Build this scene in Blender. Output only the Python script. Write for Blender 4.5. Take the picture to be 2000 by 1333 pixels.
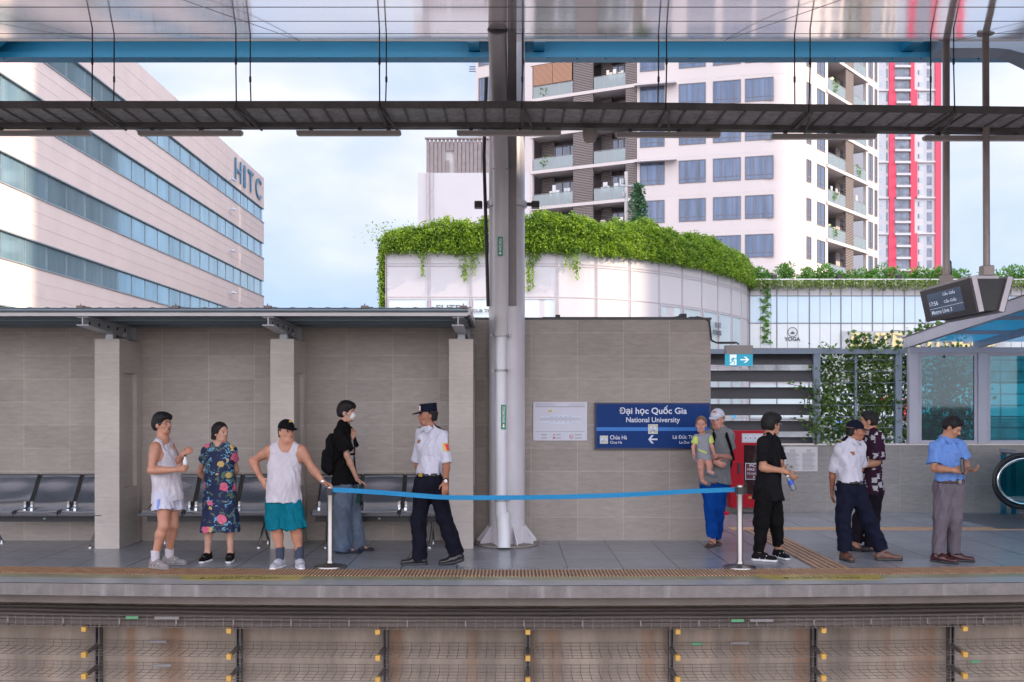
import bpy, math, random
import numpy as np
from mathutils import Vector, Matrix
random.seed(7); rng = np.random.default_rng(5)
R = math.radians
for o in list(bpy.data.objects): bpy.data.objects.remove(o)
S = bpy.context.scene
COL = S.collection

# ------------------------------------------------------------------ camera
FL, CX, HY, EYE = 1944.0, 1000.0, 790.0, 1.77
cd = bpy.data.cameras.new('camera'); cam = bpy.data.objects.new('camera', cd); COL.objects.link(cam)
cam.location = (0, 0, EYE); cam.rotation_euler = (R(90), 0, 0)
cd.sensor_width = 36; cd.lens = 36*FL/2000; cd.clip_start = .1; cd.clip_end = 6000
cd.shift_y = (HY-666.5)/2000
S.camera = cam

# ------------------------------------------------------------------ world, sun, exposure
SUN_AZ, SUN_EL = (0.985, -0.156), 21.0          # horizontal direction towards the sun, elevation
w = bpy.data.worlds.new('World'); S.world = w; w.use_nodes = True
N, Lk = w.node_tree.nodes, w.node_tree.links
N.clear()
out = N.new('ShaderNodeOutputWorld'); bg = N.new('ShaderNodeBackground'); bg.inputs[1].default_value = 0.13
sky = N.new('ShaderNodeTexSky'); sky.sky_type = 'NISHITA'; sky.sun_disc = False
sky.sun_elevation = R(SUN_EL); sky.sun_rotation = math.atan2(SUN_AZ[0], SUN_AZ[1])
sky.air_density = 1.0; sky.dust_density = 0.6; sky.ozone_density = 2.2
tc = N.new('ShaderNodeTexCoord'); mp = N.new('ShaderNodeMapping'); mp.inputs['Scale'].default_value = (1.6, 1.6, 3.2)
mp.inputs['Location'].default_value = (0.35, 0.0, 0.15)
nz = N.new('ShaderNodeTexNoise'); nz.inputs['Scale'].default_value = 1.7; nz.inputs['Detail'].default_value = 6
nz.inputs['Roughness'].default_value = .48; nz.inputs['Distortion'].default_value = .25
rp = N.new('ShaderNodeValToRGB'); rp.color_ramp.elements[0].position = .38; rp.color_ramp.elements[1].position = .62
mx = N.new('ShaderNodeMix'); mx.data_type = 'RGBA'
nz2 = N.new('ShaderNodeTexNoise'); nz2.inputs['Scale'].default_value = 4.5; nz2.inputs['Detail'].default_value = 6
rp2 = N.new('ShaderNodeValToRGB')
rp2.color_ramp.elements[0].position = .3; rp2.color_ramp.elements[0].color = (4.5, 4.95, 6.1, 1)
rp2.color_ramp.elements[1].position = .66; rp2.color_ramp.elements[1].color = (6.3, 6.35, 6.55, 1)
haz = N.new('ShaderNodeMix'); haz.data_type = 'RGBA'; haz.inputs[0].default_value = .85
haz.inputs[7].default_value = (3.3, 4.4, 6.5, 1)
Lk.new(tc.outputs['Generated'], mp.inputs[0]); Lk.new(mp.outputs[0], nz.inputs[0]); Lk.new(mp.outputs[0], nz2.inputs[0])
Lk.new(nz.outputs[0], rp.inputs[0]); Lk.new(nz2.outputs[0], rp2.inputs[0])
Lk.new(sky.outputs[0], haz.inputs[6]); Lk.new(haz.outputs[2], mx.inputs[6]); Lk.new(rp2.outputs[0], mx.inputs[7])
Lk.new(rp.outputs[0], mx.inputs[0])
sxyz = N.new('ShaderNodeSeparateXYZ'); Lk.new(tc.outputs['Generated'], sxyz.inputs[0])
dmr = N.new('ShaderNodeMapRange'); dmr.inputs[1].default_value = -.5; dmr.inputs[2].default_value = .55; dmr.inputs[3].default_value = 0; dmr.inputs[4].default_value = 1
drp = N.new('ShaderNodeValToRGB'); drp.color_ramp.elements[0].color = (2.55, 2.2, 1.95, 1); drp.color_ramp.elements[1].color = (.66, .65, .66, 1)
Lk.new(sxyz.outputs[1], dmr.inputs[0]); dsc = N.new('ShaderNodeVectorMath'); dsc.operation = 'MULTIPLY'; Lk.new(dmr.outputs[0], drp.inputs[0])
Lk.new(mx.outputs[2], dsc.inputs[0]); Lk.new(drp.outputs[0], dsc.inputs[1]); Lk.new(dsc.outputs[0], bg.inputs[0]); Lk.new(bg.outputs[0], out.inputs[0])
ld = bpy.data.lights.new('sun', 'SUN'); ld.energy = 2.8; ld.angle = R(.55); ld.color = (1, .80, .58)
sun = bpy.data.objects.new('sun', ld); COL.objects.link(sun)
h = math.cos(R(SUN_EL))
sun.rotation_euler = Vector((SUN_AZ[0]*h, SUN_AZ[1]*h, math.sin(R(SUN_EL)))).to_track_quat('Z', 'Y').to_euler()
S.view_settings.view_transform = 'Standard'; S.view_settings.look = 'None'
S.view_settings.exposure = 1.08; S.view_settings.gamma = 1
S.cycles.max_bounces = 7; S.cycles.diffuse_bounces = 4; S.cycles.glossy_bounces = 4
S.cycles.transmission_bounces = 6; S.cycles.transparent_max_bounces = 10
S.cycles.caustics_reflective = False; S.cycles.caustics_refractive = False
S.cycles.sample_clamp_indirect = 6

# ------------------------------------------------------------------ helpers
def P(px, py, Y): return Vector(((px-CX)/FL*Y, Y, EYE-(py-HY)/FL*Y))
def X_(px, Y): return (px-CX)/FL*Y
def Z_(py, Y): return EYE-(py-HY)/FL*Y

WL = {}
def wl(o): return WL.get(o.name, Vector((0, 0, 0))) if o else Vector((0, 0, 0))
def tag(o, label=None, cat=None, group=None, kind=None):
    if label: o['label'] = label
    if cat: o['category'] = cat
    if group: o['group'] = group
    if kind: o['kind'] = kind
    return o
def thing(name, label, cat, loc=(0, 0, 0), group=None):
    o = bpy.data.objects.new(name, None); COL.objects.link(o); o.location = loc
    o.empty_display_size = .1
    WL[o.name] = Vector(loc); return tag(o, label, cat, group)
def copy_tree(o, parent=None):
    c = o.copy(); COL.objects.link(c); c.parent = parent
    for ch in o.children: copy_tree(ch, c)
    WL[c.name] = wl(o); return c
def dup(root, d, label, group=None):
    c = copy_tree(root); c.location = root.location + Vector(d); WL[c.name] = Vector(c.location); c['label'] = label
    if group: c['group'] = group
    return c

class MB:
    def __init__(s): s.v = []; s.f = []
    def add(s, vs, fs):
        b = len(s.v); s.v.extend([tuple(x) for x in vs]); s.f.extend([tuple(b+i for i in f) for f in fs]); return s
    def obox(s, c, a, b, d):   # centre and three half-axis vectors
        c, a, b, d = map(Vector, (c, a, b, d))
        vs = [c+i*a+j*b+k*d for i in (-1, 1) for j in (-1, 1) for k in (-1, 1)]
        fs = [(0, 1, 3, 2), (4, 6, 7, 5), (0, 4, 5, 1), (2, 3, 7, 6), (0, 2, 6, 4), (1, 5, 7, 3)]
        if a.cross(b).dot(d) < 0: fs = [f[::-1] for f in fs]
        return s.add(vs, fs)
    def box(s, x0, x1, y0, y1, z0, z1):
        return s.obox(((x0+x1)/2, (y0+y1)/2, (z0+z1)/2), (abs(x1-x0)/2, 0, 0), (0, abs(y1-y0)/2, 0), (0, 0, abs(z1-z0)/2))
    def bbox(s, x0, x1, y0, y1, z0, z1, b=.01):   # box with chamfered vertical and top edges
        vs = []
        for z, i in ((z0, 0), (z1-b, 0), (z1, b)):
            xa, xb, ya, yb = x0+i, x1-i, y0+i, y1-i
            vs += [(xa+b, ya, z), (xb-b, ya, z), (xb, ya+b, z), (xb, yb-b, z), (xb-b, yb, z), (xa+b, yb, z), (xa, yb-b, z), (xa, ya+b, z)]
        fs = [tuple(range(7, -1, -1)), tuple(range(16, 24))]
        for r in (0, 8):
            for k in range(8): fs.append((r+k, r+(k+1) % 8, r+8+(k+1) % 8, r+8+k))
        return s.add(vs, fs)
    def tube(s, pts, r, n=8, caps=True):
        pts = [Vector(p) for p in pts]; rs = r if isinstance(r, (list, tuple)) else [r]*len(pts)
        vs, fs = [], []; up = None
        for i, p in enumerate(pts):
            t = (pts[min(i+1, len(pts)-1)]-pts[max(i-1, 0)]).normalized()
            if up is None:
                up = Vector((0, 0, 1)) if abs(t.z) < .9 else Vector((1, 0, 0))
            u = (up-t*up.dot(t)).normalized(); up = u; v = t.cross(u)
            for k in range(n):
                a = 2*math.pi*k/n; vs.append(p+(u*math.cos(a)+v*math.sin(a))*rs[i])
        for i in range(len(pts)-1):
            for k in range(n): fs.append((i*n+k, i*n+(k+1) % n, (i+1)*n+(k+1) % n, (i+1)*n+k))
        if caps: fs.append(tuple(range(n-1, -1, -1))); fs.append(tuple(range((len(pts)-1)*n, len(pts)*n)))
        return s.add(vs, fs)
    def lathe(s, prof, c=(0, 0, 0), n=32):
        c = Vector(c); vs, fs = [], []
        for r, z in prof:
            for k in range(n):
                a = 2*math.pi*k/n; vs.append(c+Vector((r*math.cos(a), r*math.sin(a), z)))
        for i in range(len(prof)-1):
            for k in range(n): fs.append((i*n+k, i*n+(k+1) % n, (i+1)*n+(k+1) % n, (i+1)*n+k))
        fs.append(tuple(range(n-1, -1, -1))); fs.append(tuple(range((len(prof)-1)*n, len(prof)*n)))
        return s.add(vs, fs)
    def prism(s, poly, h):      # poly: list of 3D points, h: extrusion vector
        h = Vector(h); p = [Vector(q) for q in poly]; n = len(p)
        nrm = Vector((0, 0, 0))
        for i in range(n): nrm += p[i].cross(p[(i+1) % n])
        fs = [tuple(range(n-1, -1, -1)), tuple(range(n, 2*n))]+[(i, (i+1) % n, n+(i+1) % n, n+i) for i in range(n)]
        if nrm.dot(h) < 0: fs = [f[::-1] for f in fs]
        return s.add(p+[q+h for q in p], fs)
    def build(s, name, mat, parent=None, smooth=False, **kw):
        o = mesh_obj(name, s.v, s.f, mat, parent, smooth)
        return tag(o, **kw) if kw else o

def mesh_obj(name, v, f, mat, parent=None, smooth=False):
    m = bpy.data.meshes.new(name); off = wl(parent)
    if off.length > 0: v = [(a-off.x, b-off.y, c-off.z) for a, b, c in v]
    m.from_pydata([tuple(x) for x in v], [], f); m.materials.append(mat)
    if smooth: m.polygons.foreach_set('use_smooth', [True]*len(m.polygons)); m.set_sharp_from_angle(angle=R(40))
    m.update()
    o = bpy.data.objects.new(name, m); COL.objects.link(o)
    if parent: o.parent = parent
    WL[o.name] = off; return o

def text(name, body, p, ux, uy, width, height, mat, parent, extrude=.001, bold=0., align='C', space=1.):
    """lettering fitted into width x height; p is its centre (or left end), ux/uy its reading and up directions"""
    c = bpy.data.curves.new('txt', 'FONT'); c.body = body; c.offset = bold; c.space_character = space; c.resolution_u = 4
    t = bpy.data.objects.new('txt', c); COL.objects.link(t)
    m = bpy.data.meshes.new_from_object(t.evaluated_get(bpy.context.evaluated_depsgraph_get()))
    bpy.data.objects.remove(t); bpy.data.curves.remove(c)
    co = np.array([v.co[:] for v in m.vertices]); lo, hi = co.min(0), co.max(0)
    ux, uy = Vector(ux).normalized(), Vector(uy).normalized(); un = ux.cross(uy)
    sx = width/(hi[0]-lo[0]); sy = height/(hi[1]-lo[1]) if height else sx
    ax = {'C': (lo[0]+hi[0])/2, 'L': lo[0], 'R': hi[0]}[align]; ay = (lo[1]+hi[1])/2
    p = Vector(p); mb = MB()
    vs = [p+ux*((x-ax)*sx)+uy*((y-ay)*sy) for x, y, z in co]; fs = [tuple(q.vertices) for q in m.polygons]
    n = len(vs)
    # give it depth: front face proud by extrude, sides from boundary edges
    from collections import Counter
    ec = Counter(); 
    for f in fs:
        for i in range(len(f)): ec[(f[i], f[(i+1) % len(f)])] += 1
    mb.add([v+un*extrude for v in vs]+vs, fs+[(a, a+n, b+n, b)[::1] for (a, b) in ec if (b, a) not in ec])
    bpy.data.meshes.remove(m)
    return mb.build(name, mat, parent)

# ------------------------------------------------------------------ materials
def nodes(m): m.use_nodes = True; return m.node_tree.nodes, m.node_tree.links, m.node_tree.nodes['Principled BSDF']
MATS = {}
def mat(name, col, rough=.6, metal=0., var=.12, vscale=3., bump=.0, bscale=60., spec=.5, streak=0., stretch=(1, 1, 1), coat=0., emit=None, dirt=None, alpha=1.):
    if name in MATS: return MATS[name]
    m = bpy.data.materials.new(name); MATS[name] = m; n, l, b = nodes(m)
    b.inputs['Roughness'].default_value = rough; b.inputs['Metallic'].default_value = metal
    b.inputs['Specular IOR Level'].default_value = spec; b.inputs['Coat Weight'].default_value = coat
    tcn = n.new('ShaderNodeTexCoord'); mpn = n.new('ShaderNodeMapping'); mpn.inputs['Scale'].default_value = stretch
    l.new(tcn.outputs['Object'], mpn.inputs[0])
    nt = n.new('ShaderNodeTexNoise'); nt.inputs['Scale'].default_value = vscale; nt.inputs['Detail'].default_value = 6
    nt.inputs['Roughness'].default_value = .62
    l.new(mpn.outputs[0], nt.inputs[0])
    cr = n.new('ShaderNodeValToRGB'); cr.color_ramp.elements[0].position = .3; cr.color_ramp.elements[1].position = .7
    c = Vector(col)
    cr.color_ramp.elements[0].color = (*(c*(1-var)), 1); cr.color_ramp.elements[1].color = (*[min(1, x) for x in c*(1+var)], 1)
    l.new(nt.outputs[0], cr.inputs[0]); last = cr.outputs[0]
    if dirt:
        dn = n.new('ShaderNodeTexNoise'); dn.inputs['Scale'].default_value = dirt[1]; dn.inputs['Detail'].default_value = 8
        dm = n.new('ShaderNodeMapping'); dm.inputs['Scale'].default_value = dirt[4] if len(dirt) > 4 else (1, 1, .12)
        l.new(tcn.outputs['Object'], dm.inputs[0]); l.new(dm.outputs[0], dn.inputs[0])
        dr = n.new('ShaderNodeValToRGB'); dr.color_ramp.elements[0].position = dirt[2]; dr.color_ramp.elements[1].position = dirt[3]
        dx = n.new('ShaderNodeMix'); dx.data_type = 'RGBA'; dx.inputs[7].default_value = (*dirt[0], 1)
        l.new(dn.outputs[0], dr.inputs[0]); l.new(dr.outputs[0], dx.inputs[0]); l.new(last, dx.inputs[6]); last = dx.outputs[2]
    l.new(last, b.inputs['Base Color'])
    if bump:
        bn = n.new('ShaderNodeTexNoise'); bn.inputs['Scale'].default_value = bscale; bn.inputs['Detail'].default_value = 4
        bp = n.new('ShaderNodeBump'); bp.inputs['Strength'].default_value = bump; bp.inputs['Distance'].default_value = .01
        l.new(mpn.outputs[0], bn.inputs[0]); l.new(bn.outputs[0], bp.inputs['Height']); l.new(bp.outputs[0], b.inputs['Normal'])
    if emit: b.inputs['Emission Color'].default_value = (*emit[0], 1); b.inputs['Emission Strength'].default_value = emit[1]
    if alpha < 1: b.inputs['Alpha'].default_value = alpha
    return m

def tile_mat(name, c1, c2, mortar, bw, bh, planar, rough=.5, msize=.004, streak=.25, spec=.5):
    m = bpy.data.materials.new(name); n, l, b = nodes(m)
    tcn = n.new('ShaderNodeTexCoord'); sp = n.new('ShaderNodeSeparateXYZ'); cb = n.new('ShaderNodeCombineXYZ')
    l.new(tcn.outputs['Object'], sp.inputs[0])
    if planar == 'wall':
        ad = n.new('ShaderNodeMath'); l.new(sp.outputs[0], ad.inputs[0]); l.new(sp.outputs[1], ad.inputs[1])
        l.new(ad.outputs[0], cb.inputs[0]); l.new(sp.outputs[2], cb.inputs[1])
    else:
        l.new(sp.outputs[0], cb.inputs[0]); l.new(sp.outputs[1], cb.inputs[1])
    br = n.new('ShaderNodeTexBrick'); br.offset = 0; br.squash = 1
    br.inputs['Scale'].default_value = 1; br.inputs['Brick Width'].default_value = bw; br.inputs['Row Height'].default_value = bh
    br.inputs['Mortar Size'].default_value = msize; br.inputs['Mortar Smooth'].default_value = .1; br.inputs['Bias'].default_value = 0
    br.inputs['Color1'].default_value = (*c1, 1); br.inputs['Color2'].default_value = (*c2, 1); br.inputs['Mortar'].default_value = (*mortar, 1)
    l.new(cb.outputs[0], br.inputs[0])
    mpn = n.new('ShaderNodeMapping'); mpn.inputs['Scale'].default_value = (2.2, 9, 1); mpn.inputs['Rotation'].default_value = (0, 0, R(-22))
    nt = n.new('ShaderNodeTexNoise'); nt.inputs['Scale'].default_value = 2.6; nt.inputs['Detail'].default_value = 8; nt.inputs['Roughness'].default_value = .7
    nt.inputs['Distortion'].default_value = .6
    l.new(cb.outputs[0], mpn.inputs[0]); l.new(mpn.outputs[0], nt.inputs[0])
    mr = n.new('ShaderNodeMapRange'); mr.inputs[1].default_value = .3; mr.inputs[2].default_value = .7; mr.inputs[3].default_value = 1-streak; mr.inputs[4].default_value = 1+streak
    l.new(nt.outputs[0], mr.inputs[0])
    ns = n.new('ShaderNodeTexNoise'); ns.inputs['Scale'].default_value = 1.1; ns.inputs['Detail'].default_value = 4
    l.new(cb.outputs[0], ns.inputs[0])
    mr2 = n.new('ShaderNodeMapRange'); mr2.inputs[1].default_value = .3; mr2.inputs[2].default_value = .7; mr2.inputs[3].default_value = .9; mr2.inputs[4].default_value = 1.08
    l.new(ns.outputs[0], mr2.inputs[0])
    mm = n.new('ShaderNodeMath'); mm.operation = 'MULTIPLY'; l.new(mr.outputs[0], mm.inputs[0]); l.new(mr2.outputs[0], mm.inputs[1])
    ml = n.new('ShaderNodeVectorMath'); ml.operation = 'SCALE'; l.new(br.outputs[0], ml.inputs[0]); l.new(mm.outputs[0], ml.inputs['Scale'])
    l.new(ml.outputs[0], b.inputs['Base Color'])
    b.inputs['Roughness'].default_value = rough; b.inputs['Specular IOR Level'].default_value = spec
    bp = n.new('ShaderNodeBump'); bp.inputs['Strength'].default_value = .35; bp.inputs['Distance'].default_value = .003
    mv = n.new('ShaderNodeMath'); mv.operation = 'SUBTRACT'; l.new(nt.outputs[0], mv.inputs[0]); l.new(br.outputs[1], mv.inputs[1])
    l.new(mv.outputs[0], bp.inputs['Height']); l.new(bp.outputs[0], b.inputs['Normal'])
    return m

def glass_mat(name, tint, opacity=.35, rough=.03, translucent=False):
    """tinted pane: part mirror, part see-through, both real shading"""
    if name in MATS: return MATS[name]
    m = bpy.data.materials.new(name); MATS[name] = m; n, l, b = nodes(m); o = n['Material Output']
    tr = n.new('ShaderNodeBsdfTransparent'); tr.inputs[0].default_value = (*tint, 1)
    gl = n.new('ShaderNodeBsdfGlossy'); gl.inputs['Roughness'].default_value = rough; gl.inputs[0].default_value = (.9, .95, 1, 1)
    fr = n.new('ShaderNodeFresnel'); fr.inputs[0].default_value = 1.5
    m1 = n.new('ShaderNodeMixShader'); l.new(fr.outputs[0], m1.inputs[0]); l.new(tr.outputs[0], m1.inputs[1]); l.new(gl.outputs[0], m1.inputs[2])
    b.inputs['Base Color'].default_value = (*[t*.6 for t in tint], 1); b.inputs['Roughness'].default_value = .15
    m2 = n.new('ShaderNodeMixShader'); m2.inputs[0].default_value = opacity
    tl_ = n.new('ShaderNodeBsdfTranslucent'); tl_.inputs[0].default_value = (*tint, 1)
    l.new(m1.outputs[0], m2.inputs[1]); l.new(tl_.outputs[0] if translucent else b.outputs[0], m2.inputs[2]); l.new(m2.outputs[0], o.inputs[0])
    return m
# ------------------------------------------------------------------ station: setting
def bend(x): return .0072*x*x
def strip(name, x0, x1, y0, y1, z, m, step=.5, kind='structure'):
    n = max(1, int((x1-x0)/step)); vs, fs = [], []
    for i in range(n+1):
        x = x0+(x1-x0)*i/n; vs += [(x, y0+bend(x), z), (x, (y1+bend(x)) if y1 < 12 else y1, z)]
    for i in range(n): fs.append((2*i, 2*i+2, 2*i+3, 2*i+1))
    o = mesh_obj(name, vs, fs, m); tag(o, kind=kind); return o
def bar(x0, x1, y0, y1, z0, z1, mb=None, step=.5):   # a long beam that follows the platform's curve
    mb = mb or MB(); n = max(1, int((x1-x0)/step)); vs, fs = [], []
    for i in range(n+1):
        x = x0+(x1-x0)*i/n; c = bend(x); vs += [(x, y0+c, z0), (x, y1+c, z0), (x, y1+c, z1), (x, y0+c, z1)]
    for i in range(n):
        a = 4*i
        for k in range(4): fs.append((a+k, a+4+k, a+4+(k+1) % 4, a+(k+1) % 4))
    fs += [(0, 1, 2, 3), (4*n+3, 4*n+2, 4*n+1, 4*n)]
    return mb.add(vs, fs)

M_floor = tile_mat('floor_tile', (.225, .24, .275), (.26, .277, .31), (.05, .05, .06), .6, .6, 'floor', .24, .006, .16)
M_wall = tile_mat('wall_tile', (.305, .268, .24), (.36, .32, .288), (.45, .40, .36), .6, .3, 'wall', .55, .0035, .14)
M_pillar = tile_mat('pillar_tile', (.42, .38, .35), (.46, .415, .38), (.52, .47, .43), .9, .3, 'wall', .55, .003, .1)
M_low = tile_mat('low_wall_tile', (.27, .262, .258), (.31, .30, .29), (.38, .36, .35), .6, .45, 'wall', .5, .003, .16)
M_edge = mat('worn_edge_concrete', (.155, .14, .135), .8, var=.2, vscale=6, bump=.5, bscale=40, dirt=((.26, .25, .25), 2.2, .56, .76, (3.5, 3.5, .25)))
M_conc = mat('stained_concrete', (.29, .235, .19), .85, var=.34, vscale=2.2, bump=.35, bscale=25, stretch=(1.6, 1, .3), dirt=((.25, .12, .06), 1.6, .52, .70, (1.5, 1, .07)))
M_conc2 = mat('plain_concrete', (.24, .215, .2), .85, var=.2, vscale=2, bump=.3, stretch=(1, 1, .4), dirt=((.26, .15, .08), 1, .6, .8, (1, 1, .3)))
M_tact = mat('tactile_tan', (.44, .26, .15), .6, var=.25, vscale=9)
M_tactd = mat('tactile_base', (.15, .105, .085), .7, var=.2, vscale=9)
M_yel = mat('faded_yellow_paint', (.25, .245, .14), .35, var=.25, vscale=5)
M_yel2 = mat('yellow_floor_sticker', (.36, .29, .07), .35, var=.25, vscale=7)
M_black = mat('black_ink', (.015, .015, .018), .5, var=.05)

strip('platform_floor', -16, 16, 9.72, 17.2, 0, M_floor)
strip('platform_edge_strip', -16, 16, 9.70, 10.0, .004, mat('edge_stone', (.30, .31, .32), .3, var=.15, vscale=5, bump=.1))
strip('yellow_line', -16, 16, 10.0, 10.2, .004, M_yel)
strip('warning_paving', -16, 16, 10.2, 10.62, .004, M_tactd)
mb = MB(); x = -8.4
while x < 8.4:
    c = bend(x); mb.obox((x, 10.41+c, .0075), (.0085, 0, 0), (0, .2, 0), (0, 0, .0033)); x += .0375
tag(mb.build('warning_paving_ridges', M_tact), kind='structure')
tag(MB().box(3.26, 3.64, 10.63, 14.0, .0, .004).build('guide_paving', M_tactd), kind='structure')
tag(MB().box(3.1, 16, 14.0, 14.3, .0, .004).build('cross_guide_paving', M_tact), kind='structure')
mb = MB()
for k in range(5): mb.box(3.29+k*.073, 3.322+k*.073, 10.64, 13.98, .0045, .011)
tag(mb.build('guide_paving_ridges', M_tact), kind='structure')
for px0, px1, nm in ((338, 598, 'left'), (1478, 1730, 'right')):
    y0, y1 = 9.93, 10.22; xa, xb = X_(px0, 10.1), X_(px1, 10.1); c = bend((xa+xb)/2)
    s = thing('floor_sticker', 'yellow floor sticker with upside-down lettering, '+('before the man in the black cap' if nm == 'left' else 'before the guard with the stretched leg'), 'floor sticker', ((xa+xb)/2, 10.07+c, .0), 'mind the gap stickers')
    MB().prism([(xa+.15, y0+c, .006), (xb-.06, y0+c, .006), (xb, y1+c, .006), (xa, y1+c, .006)], (0, 0, .003)).build('panel', M_yel2, s)
    text('lettering', 'CHÚ Ý KHE HỞ', ((xa+xb)/2, y0+.085+c, .0095), (-1, 0, 0), (0, -1, 0), (xb-xa)*.6, .105, M_black, s, .0006)
    text('small_lettering', 'MIND THE GAP', ((xa+xb)/2, y0+.2+c, .0095), (-1, 0, 0), (0, -1, 0), (xb-xa)*.3, .045, M_black, s, .0006)

bar(-16, 16, 9.70, 16, -.12, -.002).build('platform_slab', M_edge, kind='structure')
bar(-16, 16, 9.86, 16, -.225, -.1203).build('platform_ledge', mat('ledge_concrete', (.17, .145, .13), .85, var=.15, bump=.2), kind='structure')
bar(-16, 16, 10.5, 16, -1.5, -.2253).build('under_platform_wall', M_conc, kind='structure')
tag(MB().box(-60, 60, .4, 10.6, -1.75, -1.45).build('track_bed', M_conc2), kind='structure')
tag(MB().box(-4000, 4000, -4000, 4000, -11, -10).build('ground', mat('city_ground', (.12, .12, .115), .9, vscale=.05, var=.3)), kind='structure')

# ---- cable racks under the platform edge
M_wire = mat('dirty_galvanised_wire', (.17, .145, .13), .55, metal=.3, var=.25, vscale=8)
M_cable = mat('dusty_cable_sheath', (.105, .083, .075), .7, var=.3, vscale=2, stretch=(.3, 1, 1))
M_post = mat('rack_post_steel', (.13, .12, .12), .45, metal=.5, var=.2)
M_cap = mat('yellow_end_cap', (.50, .29, .06), .45, var=.1)
M_green = mat('green_cable_tag', (.09, .26, .13), .5)
M_wtag = mat('grey_cable_tag', (.2, .185, .185), .5)
rk = thing('cable_rack', 'rack of wire cable trays with yellow end caps below the platform edge', 'cable rack', (0, 10.3, -1.4))
postx = [X_(p, 10.42) for p in (-112, 180, 463, 752, 1031, 1312, 1595, 1872, 2150)]
capx = [X_(p, 10.02) for p in (-137, 154, 445, 738, 1031, 1324, 1612, 1897, 2190)]
for px, qx in zip(postx, capx):
    c = bend(px)
    MB().box(px-.026, px-.014, 10.4+c, 10.5+c, -1.45, -.5).box(px+.014, px+.026, 10.4+c, 10.5+c, -1.45, -.5).box(px-.014, px+.014, 10.46+c, 10.49+c, -1.45, -.5).build('post', M_post, rk)
    for z in (-.515, -.78, -1.0, -1.22):
        MB().prism([(px-.02, 10.43+c, z-.03), (px-.02, 10.43+c, z+.01), (qx-.02, 10.03+c, z+.01), (qx-.02, 10.03+c, z-.01)], (.03, 0, 0)).build('bracket', M_post, rk)
        MB().bbox(qx-.025, qx+.025, 9.985+c, 10.04+c, z-.028, z+.024, .004).build('end_cap', M_cap, rk)
def wires(z0, y0, y1, lip, r=.0032, pitch=.1, name='wire_tray', lanes=(0, .33, .66, 1), back=True):
    m = MB(); xs = [i*.5 for i in range(-17, 18)]
    for q in lanes: m.tube([(x, y0+(y1-y0)*q+bend(x), z0) for x in xs], r, 4)
    for q in (.5, 1):
        m.tube([(x, y0+bend(x), z0+lip*q) for x in xs], r, 4)
        if back: m.tube([(x, y1+bend(x), z0+lip*q) for x in xs], r, 4)
    x = -8.4
    while x < 8.4:
        c = bend(x); m.tube([(x, y0+c, z0+lip), (x, y0+c, z0), (x, y1+c, z0)]+([(x, y1+c, z0+lip)] if back else []), r, 4); x += pitch
    return m.build(name, M_wire, rk)
wires(-.49, 9.98, 10.4, .115, .0038, .098)
for z in (-.80, -1.03, -1.25):
    m = MB(); xs = [i*.5 for i in range(-17, 18)]
    for yy, zz in ((10.06, 0), (10.17, 0), (10.28, 0), (10.38, .005), (10.4, .04), (10.4, .075)): m.tube([(x, yy+bend(x), z+zz) for x in xs], .003, 4)
    x = -8.4
    while x < 8.4:
        c = bend(x); m.tube([(x, 10.06+c, z+.0), (x, 10.37+c, z), (x, 10.4+c, z+.02), (x, 10.4+c, z+.08)], .003, 4); x += .098
    m.build('wire_tray', M_wire, rk)
random.seed(3)
for k, (yy, zz, r) in enumerate([(10.03, -.462, .026), (10.03, -.415, .02), (10.1, -.455, .03), (10.18, -.45, .028), (10.26, -.44, .03), (10.34, -.43, .032), (10.14, -.405, .02), (10.24, -.385, .022), (10.33, -.365, .024)]):
    pts = [(x*.5, yy+bend(x*.5)+random.uniform(-.004, .004), zz+random.uniform(-.004, .004)) for x in range(-17, 18)]
    MB().tube(pts, r, 8).build('cable', M_cable, rk, smooth=True)
for i in range(-14, 15):
    x = i*.585+.12; c = bend(x); MB().box(x-.006, x+.006, 9.965+c, 9.975+c, -.455, -.40).build('cable_tie', mat('pale_cable_tie', (.2, .18, .17), .6), rk)
for px, py, Y, ww, m in ((250, 1211, 9.96, .13, M_green), (1442, 1214, 9.96, .13, M_green), (320, 1211, 9.96, .25, M_wtag), (1490, 1214, 9.96, .24, M_wtag), (1362, 1259, 10.37, .11, M_green), (1920, 1301, 10.37, .1, M_green), (300, 1258, 10.37, .2, M_wtag), (1447, 1258, 10.37, .2, M_wtag), (310, 1305, 10.37, .2, M_wtag)):
    p = P(px, py, Y); p.y += bend(p.x); MB().bbox(p.x-ww/2, p.x+ww/2, p.y-.006, p.y+.006, p.z-.014, p.z+.014, .004).build('cable_label', m, rk)

# ------------------------------------------------------------------ tiled back wall, pillars, shelter roof, benches
WY = 12.95
wall = tag(MB().box(-9, X_(1388, WY), WY, WY+.22, 0, 2.87).build('back_wall', M_wall), 'long wall clad in grey-brown stone tiles behind the platform benches', 'wall', kind='thing')
tag(MB().box(-9, X_(1388, WY)+.01, WY-.012, WY+.232, 2.872, 2.898).build('wall_coping', mat('dark_coping', (.05, .05, .055), .5), wall))
wy = MB()
wy.tube([P(1338, 625, 13), P(1348, 620.5, 13), P(1372, 621.5, 13), P(1385, 627, 12.93), P(1387, 640, 12.93), P(1389, 664, 12.93), P(1398, 669.5, 12.93), P(1415, 669.5, 12.93), P(1438, 669.5, 12.93), P(1443, 673, 12.93)], .012, 6)
wy.tube([P(1340, 624, 13), P(1362, 619, 13), P(1384, 624, 12.95), P(1388, 645, 12.93), P(1390, 667, 12.93), P(1402, 671, 12.93), P(1436, 671, 12.93)], .008, 6)
wy.box(X_(1328, 13), X_(1340, 13), 12.96, 13.1, 2.9, 2.95); wy.box(X_(1085, 13), X_(1094, 13), 13, 13.05, 2.9, 2.94)
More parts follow.
